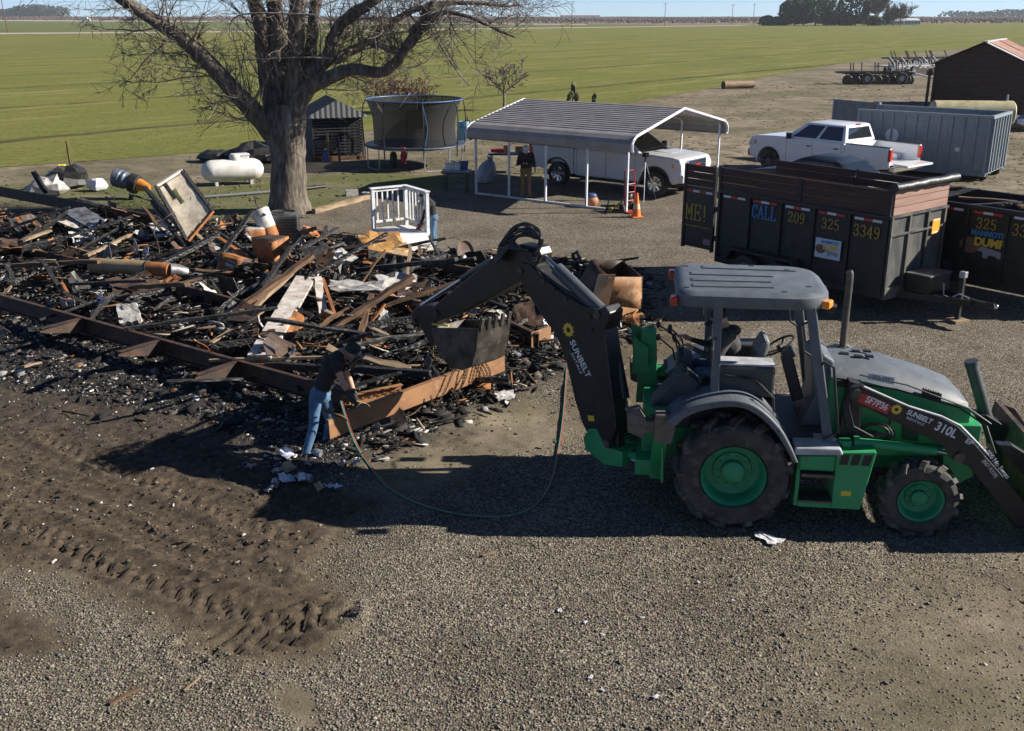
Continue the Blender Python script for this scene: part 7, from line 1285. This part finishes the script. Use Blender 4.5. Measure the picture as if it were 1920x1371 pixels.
def far_mass(name, label, boxes, size, n, col, seed):
    rg = np.random.default_rng(seed); P = []; S = []
    for x0, x1, y0, y1, h in boxes:
        k = int(n/len(boxes)); xx, yy = rg.uniform(x0, x1, k), rg.uniform(y0, y1, k); zz = rg.random(k)*h*(.6+.4*np.sin(xx*.02+seed)**2); P.append(np.stack([xx, yy, zz], -1)); s = rg.uniform(.5, 1.1, k)*size; S.append(np.stack([s, s, s*.8], -1))
    P = np.concatenate(P); S = np.concatenate(S); c = np.array(col)*rg.uniform(.7, 1.25, (len(P), 1)); return tag(scatter_mesh(name, P, S, rg.random(len(P))*6.28, c, PEB, TINT, tilt=.6), label, 'trees')
far_mass('dormant_orchard', 'brown band of dormant orchard along the horizon', [(-900, -60, 1180, 1900, 3.5), (-80, 420, 760, 1900, 3.0), (420, 1000, 1000, 1900, 3)], 1.1, 42000, (.13, .10, .092), 1)
far_mass('far_wood', 'far blue grey wood on the right of the horizon', [(800, 1300, 1900, 2050, 15), (1050, 1500, 2000, 2100, 13)], 3, 6000, (.03, .045, .03), 2)
far_mass('far_grove', 'far blue grove on the left of the horizon', [(-1130, -960, 2300, 2380, 26)], 4, 1500, (.03, .045, .03), 3)
for k, (x, yb, h, lean) in enumerate(((15, 62, 13, -.06), (1072, 53, 11, 0), (1246, 48.5, 12, 0), (1371, 47.5, 11.5, .03), (1412, 47, 12, 0))):
    t = thing('utility_pole', ('leaning wooden pole at the far left road', 'wooden power pole nearest the middle of the horizon', 'tallest power pole right of the middle', 'leaning power pole left of the tree clump', 'power pole just left of the tree clump')[k], 'pole', tuple(at(x, yb)), 0, 'power poles along the road'); MB().tube([(0, 0, 0), (lean*h, 0, h)], [.17, .11], 8).build('post', TIMB, t, smooth=True); MB().bb((lean*h*.93-1.1, -.06, h*.93), (lean*h*.93+1.1, .06, h*.93+.12)).build('cross_arm', TIMB, t)
    for s in (-1, 0, 1): MB().cyl((lean*h*.93+s*.9, 0, h*.93+.12), (lean*h*.93+s*.9, 0, h*.93+.35), .05, n=6).build('insulator', GALV, t)
def shed(label, px0, px1, Y, h, m, roofm):
    X0, X1 = [(p-CX)/FPX*Y*cos(PITCH) for p in (px0, px1)]; t = thing('long_shed', label, 'building', ((X0+X1)/2, Y, 0), 0, 'far white sheds'); w = (X1-X0)/2; MB().bb((-w, 0, 0), (w, 9, h)).build('wall', m, t); b = MB(); b.prism([(-.4, h), (4.5, h+1.2), (9.4, h)], -w-.3, w+.3, ax='x'); b.build('roof', roofm, t)
    for k in range(5): MB().bb((-w+w*.4*k+.8, -.05, h*.3), (-w+w*.4*k+2.2, -.0, h*.8)).build('window', GLASS, t)
shed('long white shed left half beside the tree clump', 1664, 1694, 620, 2.6, WPL, WMET); shed('long white shed right half beside the tree clump', 1696, 1726, 640, 2.6, WPL, WMET); shed('distant white shed in the middle of the horizon', 1050, 1125, 2300, 5, WPL, WMET)
t = thing('far_truck', 'tiny white truck on the far left road', 'truck', tuple(at(161, 40.5))); MB().bb((-3.5, -1.2, .8), (2, 1.2, 3.6)).build('cargo_box', WPL, t); MB().bb((2.2, -1.1, .6), (4, 1.1, 2.6)).build('cab', WPL, t, bevel=.2); [wheel_part(t, x, y, .5, .3, .25, 1 if y > 0 else -1, GALV, 5) for x in (-2.5, 3) for y in (-1, 1)]
# ------------------------------------------------------------------ people
SKIN = mat('skin', (.42, .23, .15), rough=.55); JEAN = mat('blue_denim', (.05, .11, .20), (.09, .17, .28), rough=.85, scale=9); BSHIRT = mat('black_cotton', (.012, .012, .014), (.02, .02, .022), rough=.85, scale=9); BOOT = mat('dark_boot', (.02, .018, .016), rough=.7); GLOVE = mat('grey_glove', (.025, .027, .032), rough=.85); TANP = mat('tan_canvas', (.20, .125, .06), (.15, .09, .045), rough=.85, scale=9); HOOD = mat('charcoal_hoodie', (.035, .033, .034), (.055, .052, .052), rough=.9, scale=7); HAIR = mat('dark_hair', (.012, .009, .007), rough=.6)
def person(label, segs, loc, rz, mats, extra=None, voxel=.011):
    """segs: (a, b, ra, rb, material index, flatten) capsules in local space; one continuous skin is grown round them"""
    t = thing('person', label, 'person', loc, rz); b = MB()
    for a, c, ra, rb, mi in segs:
        a, c = Vector(a), Vector(c); d = c-a; n = max(2, int(d.length/.05)) if d.length > 1e-4 else 1
        if d.length < 1e-4: b.ball(a, ra, 16, 12); continue
        dn = d.normalized(); pts = [a-dn*ra*.98, a-dn*ra*.8, a-dn*ra*.45]+[a+d*k/n for k in range(n+1)]+[c+dn*rb*.45, c+dn*rb*.8, c+dn*rb*.98]; rs = [ra*.15, ra*.6, ra*.9]+[ra+(rb-ra)*k/n for k in range(n+1)]+[rb*.9, rb*.6, rb*.15]; b.tube(pts, rs, 14)
    o = b.build('tmp_body', mats[0]); rm = o.modifiers.new('r', 'REMESH'); rm.mode = 'VOXEL'; rm.voxel_size = voxel; sm = o.modifiers.new('s', 'SMOOTH'); sm.factor = .5; sm.iterations = 3
    dg = bpy.context.evaluated_depsgraph_get(); me = bpy.data.meshes.new_from_object(o.evaluated_get(dg)); bpy.data.objects.remove(o); me.name = 'body'; me.materials.clear()
    for m in mats: me.materials.append(m)
    n = len(me.polygons); C = np.zeros(n*3); me.polygons.foreach_get('center', C); C = C.reshape(-1, 3); best = np.full(n, 1e9); idx = np.zeros(n, np.int32)
    for a, c, ra, rb, mi in segs:
        a, c = np.array(a, float), np.array(c, float); d = c-a; L2 = max(1e-9, (d*d).sum()); tt = np.clip(((C-a)@d)/L2, 0, 1); dist = np.linalg.norm(C-a-tt[:, None]*d, axis=1)-(ra+(rb-ra)*tt); k = dist < best; best[k] = dist[k]; idx[k] = mi
    me.polygons.foreach_set('material_index', idx); me.polygons.foreach_set('use_smooth', [True]*n); obj('body', me, t); return t
def lerp(a, b, f): return Vector(a)*(1-f)+Vector(b)*f
def hand(wrist, d, palm_n, mi, curl=.5, s=1.0, thumb=1):
    """palm and five curled fingers as capsules"""
    w = Vector(wrist); d = Vector(d).normalized(); nrm = Vector(palm_n); nrm = (nrm-d*nrm.dot(d)).normalized(); sd = d.cross(nrm)*thumb; out = [(w, w+d*.07*s, .028*s, .032*s, mi), (w+d*.05*s+sd*.02*s, w+d*.085*s+sd*.025*s, .02*s, .02*s, mi), (w+d*.05*s-sd*.02*s, w+d*.085*s-sd*.025*s, .02*s, .02*s, mi)]
    for k, L in enumerate((.068, .078, .072, .056)):
        p = w+d*.095*s+sd*(.032-.021*k)*s; q = p+(d*cos(curl)+nrm*sin(curl))*L*.55*s; e = q+(d*cos(curl*2)+nrm*sin(curl*2))*L*.5*s; out += [(p, q, .0105*s, .0095*s, mi), (q, e, .0095*s, .008*s, mi)]
    p = w+d*.03*s+sd*.03*s; q = p+(d*.6+sd*.7+nrm*.3).normalized()*.045*s; out += [(p, q, .013*s, .011*s, mi), (q, q+(d*.85+nrm*.5).normalized()*.035*s, .011*s, .009*s, mi)]; return out
def body(J, top, legs, foot, sleeve=.55, skin=0, ph=.10, hand_m=None, hands=True):
    """capsules of a clothed figure from its joints"""
    J = {k: Vector(v) for k, v in J.items()}; hip, ch, nk, hd = J['hip'], J['chest'], J['neck'], J['head']; side = (J['ls']-J['rs']).normalized(); S = []
    S += [(hip+side*.07, hip-side*.07, .135, .135, legs), (lerp(hip, ch, .35)+side*.06, lerp(hip, ch, .35)-side*.06, .125, .125, top), (ch+side*.10, ch-side*.10, .135, .135, top), (lerp(hip, ch, .7)+side*.07, lerp(hip, ch, .7)-side*.07, .13, .13, top)]
    S += [(lerp(ch, nk, .6)+side*.11, lerp(ch, nk, .6)-side*.11, .09, .09, top), (nk, lerp(nk, hd, .6), .058, .052, skin)]; up = (hd-nk).normalized(); S += [(hd-up*.02, hd+up*.035, .088, .092, skin)]
    f = J.get('face'); f = Vector(f) if f is not None else Vector((0, -1, 0)); f = (f-up*f.dot(up)).normalized(); sx = f.cross(up); S += [(hd-up*.055+f*.03, hd-up*.075+f*.04, .058, .05, skin), (hd+f*.095, hd+f*.105-up*.02, .012, .016, skin), (hd+sx*.092, hd+sx*.094-up*.02, .016, .014, skin), (hd-sx*.092, hd-sx*.094-up*.02, .016, .014, skin)]
    for s in 'lr':
        sh, el, wr = J[s+'s'], J[s+'e'], J[s+'w']; S += [(lerp(sh, nk, .25), sh, .075, .068, top), (sh, lerp(sh, el, sleeve), .066, .058, top), (lerp(sh, el, sleeve), el, .050, .044, skin if sleeve < 1 else top), (el, lerp(el, wr, .55), .046, .040, skin if sleeve < 1 else top), (lerp(el, wr, .55), wr, .038, .030, (hand_m if (hand_m is not None and sleeve < 1) else (skin if sleeve < 1 else top)))]
        if hands: S += hand(wr+(wr-el).normalized()*.01, J.get(s+'h', wr-el), J.get(s+'n', (0, -1, -.3)), hand_m if hand_m is not None else skin, .55, 1.0 if hand_m is None else 1.18, 1 if s == 'l' else -1)
        hp, kn, an = J[s+'hip'], J[s+'k'], J[s+'a']; S += [(hp, kn, .092, .064, legs), (kn, lerp(kn, an, .4), .063, .062, legs), (lerp(kn, an, .4), an, .062, .052, legs)]; fd = Vector(J.get(s+'f', (0, -1, 0))); S += [(an-Vector((0, 0, .02)), an-Vector((0, 0, .04))-fd*.04, .052, .045, foot), (an-Vector((0, 0, .05)), an-Vector((0, 0, .065))+fd*.15, .046, .036, foot)]
    return S
def cap_on(t, hd, f, up, m, brim=True, nm='cap'):
    hd, f, up = Vector(hd), Vector(f).normalized(), Vector(up).normalized(); b = MB(); b.lathe([(.104, -.0), (.106, .03), (.095, .075), (.06, .105), (.01, .115)], hd+up*.025, up, 20); b.build(nm, m, t, smooth=True)
    if brim: b = MB(); sx = f.cross(up); P = [[hd+up*(.03-.012*abs(j-3)/3-.01*i)+f*(.085+.038*i*(1-.10*abs(j-3)))+sx*(j-3)*.03 for j in range(7)] for i in range(4)]; b.grid(P); o = b.build('brim', m, t, smooth=True); o.modifiers.new('s', 'SOLIDIFY').thickness = .008
# bent worker with visor, placed by the ground under the boots
YW = 13.0; A0 = at(574, 862); A0.z = 0; O = Vector((A0.x, A0.y, gz(A0.x, A0.y))); q = lambda x, y, Y: atY(x, y, Y)-O
J = dict(hip=q(601, 738, 13.0), chest=q(622, 684, 12.98), neck=q(641, 660, 12.97), head=q(661, 664, 12.95), face=(.75, -.15, -.65), ls=q(634, 668, 13.2), rs=q(627, 674, 12.78), le=q(655, 712, 13.22), lw=q(665, 742, 13.08), re=q(641, 714, 12.70), rw=q(655, 739, 12.74), lhip=q(607, 744, 13.1), rhip=q(592, 746, 12.9), lk=q(620, 792, 13.15), rk=q(588, 800, 12.82), la=q(606, 846, 13.22), ra=q(573, 852, 12.72), lf=(.9, -.2, 0), rf=(.75, -.65, 0), rn=(.3, .8, -.3), ln=(0, -.8, -.4))
wk = person('worker in black shirt, jeans and dark visor bending over the orange beam', body(J, 1, 2, 3, .5, 0, hand_m=4), O, 0, [SKIN, BSHIRT, JEAN, BOOT, GLOVE])
up = (Vector(J['head'])-Vector(J['neck'])).normalized(); cap_on(wk, Vector(J['head'])+Vector((-.01, 0, .02)), (.75, -.15, -.65), Vector((.35, -.05, .93)), BSHIRT, nm='cap')
b = MB(); hd = Vector(J['head']); f = Vector((.72, -.12, -.68)).normalized(); u = Vector((.66, -.1, .74)); u = (u-f*u.dot(f)).normalized(); sx = f.cross(u); P = [[hd+u*(.10-.055*i)+f*(.125*cos((j-4)*.33)+.012)+sx*(.135*sin((j-4)*.33)) for j in range(9)] for i in range(6)]; b.grid(P); b.build('visor', mat('dark_visor', (.01, .014, .018), rough=.12, coat=.8), wk, smooth=True).modifiers.new('s', 'SOLIDIFY').thickness = .006
a, c = atY(606, 768, 12.75), atY(652, 787, 12.7); seg_thing('pry_stick', 'rough brown stick hanging by the bent worker\'s thigh', 'stick', a, c, .04, .035, TIMB, jit=.3)
a = O+Vector(J['rw']); b = MB(); b.tube([a+Vector((.02, -.02, .0)), a+Vector((.10, 0, -.10)), a+Vector((.22, .05, -.16))], [.009, .008, .006], 8); b.cyl(a+Vector((.22, .05, -.16)), a+Vector((.25, .06, -.20)), .009); tag(b.build('cutting_torch', mat('brass', (.12, .08, .03), rough=.5, metal=.6), smooth=True), 'small brass cutting torch in the bent worker\'s glove', 'torch')
# man under the carport
J = dict(hip=(0, 0, .93), chest=(0, -.01, 1.30), neck=(0, -.03, 1.50), head=(0, -.075, 1.60), face=(0, -.9, -.45), ls=(.20, 0, 1.43), rs=(-.20, 0, 1.43), le=(.27, -.05, 1.14), re=(-.27, -.05, 1.14), lw=(.07, -.27, 1.18), rw=(-.07, -.27, 1.18), lhip=(.095, 0, .90), rhip=(-.095, 0, .90), lk=(.11, -.03, .49), rk=(-.11, -.01, .49), la=(.12, .01, .09), ra=(-.13, .02, .09), lf=(.2, -1, 0), rf=(-.2, -1, 0), lh=(-.8, -.5, .1), rh=(.8, -.5, .1), ln=(0, -.5, .9), rn=(0, -.5, .9))
mp = person('man in black jacket, tan trousers and white cap looking down under the carport', body(J, 1, 2, 3, 1.0, 0), (.45, 33.5, 0), -.1, [SKIN, BSHIRT, TANP, BOOT]); mp.scale = (.98, .98, .98)
cap_on(mp, (0, -.07, 1.615), (0, -.9, -.35), (0, -.32, .95), mat('white_cap', (.68, .69, .70), (.5, .5, .52), rough=.7, scale=12)); b = MB(); b.box((0, -.33, 1.20), (.075, .012, .15), (-.9, 0, 0)); o = b.build('phone', BLK); o.location = (.45, 33.5, 0); o.rotation_euler = (0, 0, -.1); tag(o, 'black phone held by the man under the carport', 'phone')
for s in (-1, 1): MB().ball((s*.032, -.155, 1.60), .011, 8, 6).build('eye', HAIR, mp)
b = MB(); b.box((0, -.15, 1.545), (.045, .01, .008)); b.build('mouth', mat('lip', (.25, .10, .08), rough=.5), mp)
# operator seated in the backhoe, turned to the digger
J = dict(hip=(.04, 0, 1.60), chest=(-.06, 0, 1.93), neck=(-.12, 0, 2.12), head=(-.19, -.01, 2.21), face=(-.9, -.05, -.4), ls=(-.10, -.20, 2.05), rs=(-.10, .20, 2.05), le=(-.22, -.29, 1.80), re=(-.24, .28, 1.80), lw=(-.48, -.20, 1.90), rw=(-.50, .18, 1.90), lhip=(.0, -.10, 1.58), rhip=(.0, .10, 1.58), lk=(-.42, -.16, 1.60), rk=(-.42, .16, 1.60), la=(-.46, -.17, 1.20), ra=(-.46, .17, 1.20), lf=(-1, 0, 0), rf=(-1, 0, 0), lh=(-.8, 0, .4), rh=(-.8, 0, .4), ln=(0, 0, -1), rn=(0, 0, -1))
M = BHI.inverted(); op = person('operator in charcoal hoodie and black cap seated in the backhoe', body(J, 1, 2, 3, 1.0, 0), tuple(M.translation), BH_RZ, [SKIN, HOOD, JEAN, BOOT]); cap_on(op, (-.185, -.01, 2.225), (-.9, -.05, -.3), (-.3, 0, .95), BSHIRT)
b = MB(); b.ball((-.02, 0, 2.09), .105, 12, 8, (.9, 1.1, .6)); b.build('hood', HOOD, op, smooth=True)
# helper stooping behind the porch railing
A0 = at(812, 460); O = Vector((A0.x, A0.y, 0)); YH = A0.y; q = lambda x, y, dy=0: atY(x-6, y, YH+dy)-O
J = dict(hip=q(818, 408), chest=q(813, 384), neck=q(807, 372), head=q(801, 368), face=(-.8, -.2, -.6), ls=q(811, 377, -.2), rs=q(811, 377, .2), le=q(804, 397, -.24), re=q(803, 397, .24), lw=q(796, 418, -.15), rw=q(795, 418, .15), lhip=q(818, 410, -.1), rhip=q(819, 410, .1), lk=q(817, 436, -.12), rk=q(820, 436, .12), la=q(819, 457, -.12), ra=q(822, 456, .12), lf=(-1, -.3, 0), rf=(-1, -.3, 0), ln=(-.5, 0, -.5), rn=(-.5, 0, -.5))
hp_ = person('person in dark top and jeans stooping behind the white porch railing', body(J, 1, 2, 3, 1.0, 0, hand_m=4), O, 0, [SKIN, BSHIRT, JEAN, BOOT, mat('red_glove', (.22, .05, .04), rough=.8)]); cap_on(hp_, Vector(J['head']), (-.8, -.2, -.6), (-.4, 0, .9), HAIR, brim=False, nm='hair')
# ------------------------------------------------------------------ haze
b = MB(); b.bb((-3600, -320, -1), (3600, 3600, 40)); hz = b.build('haze', mat('haze_air', (1, 1, 1)), None); tag(hz, kind='stuff'); hm = bpy.data.materials['haze_air']; nt = hm.node_tree; nt.nodes.clear()
pv = N(nt, 'VolumePrincipled'); pv.inputs['Color'].default_value = (.82, .90, 1, 1); pv.inputs['Density'].default_value = .00011; pv.inputs['Anisotropy'].default_value = .2; mo = N(nt, 'OutputMaterial'); nt.links.new(pv.outputs[0], mo.inputs['Volume'])
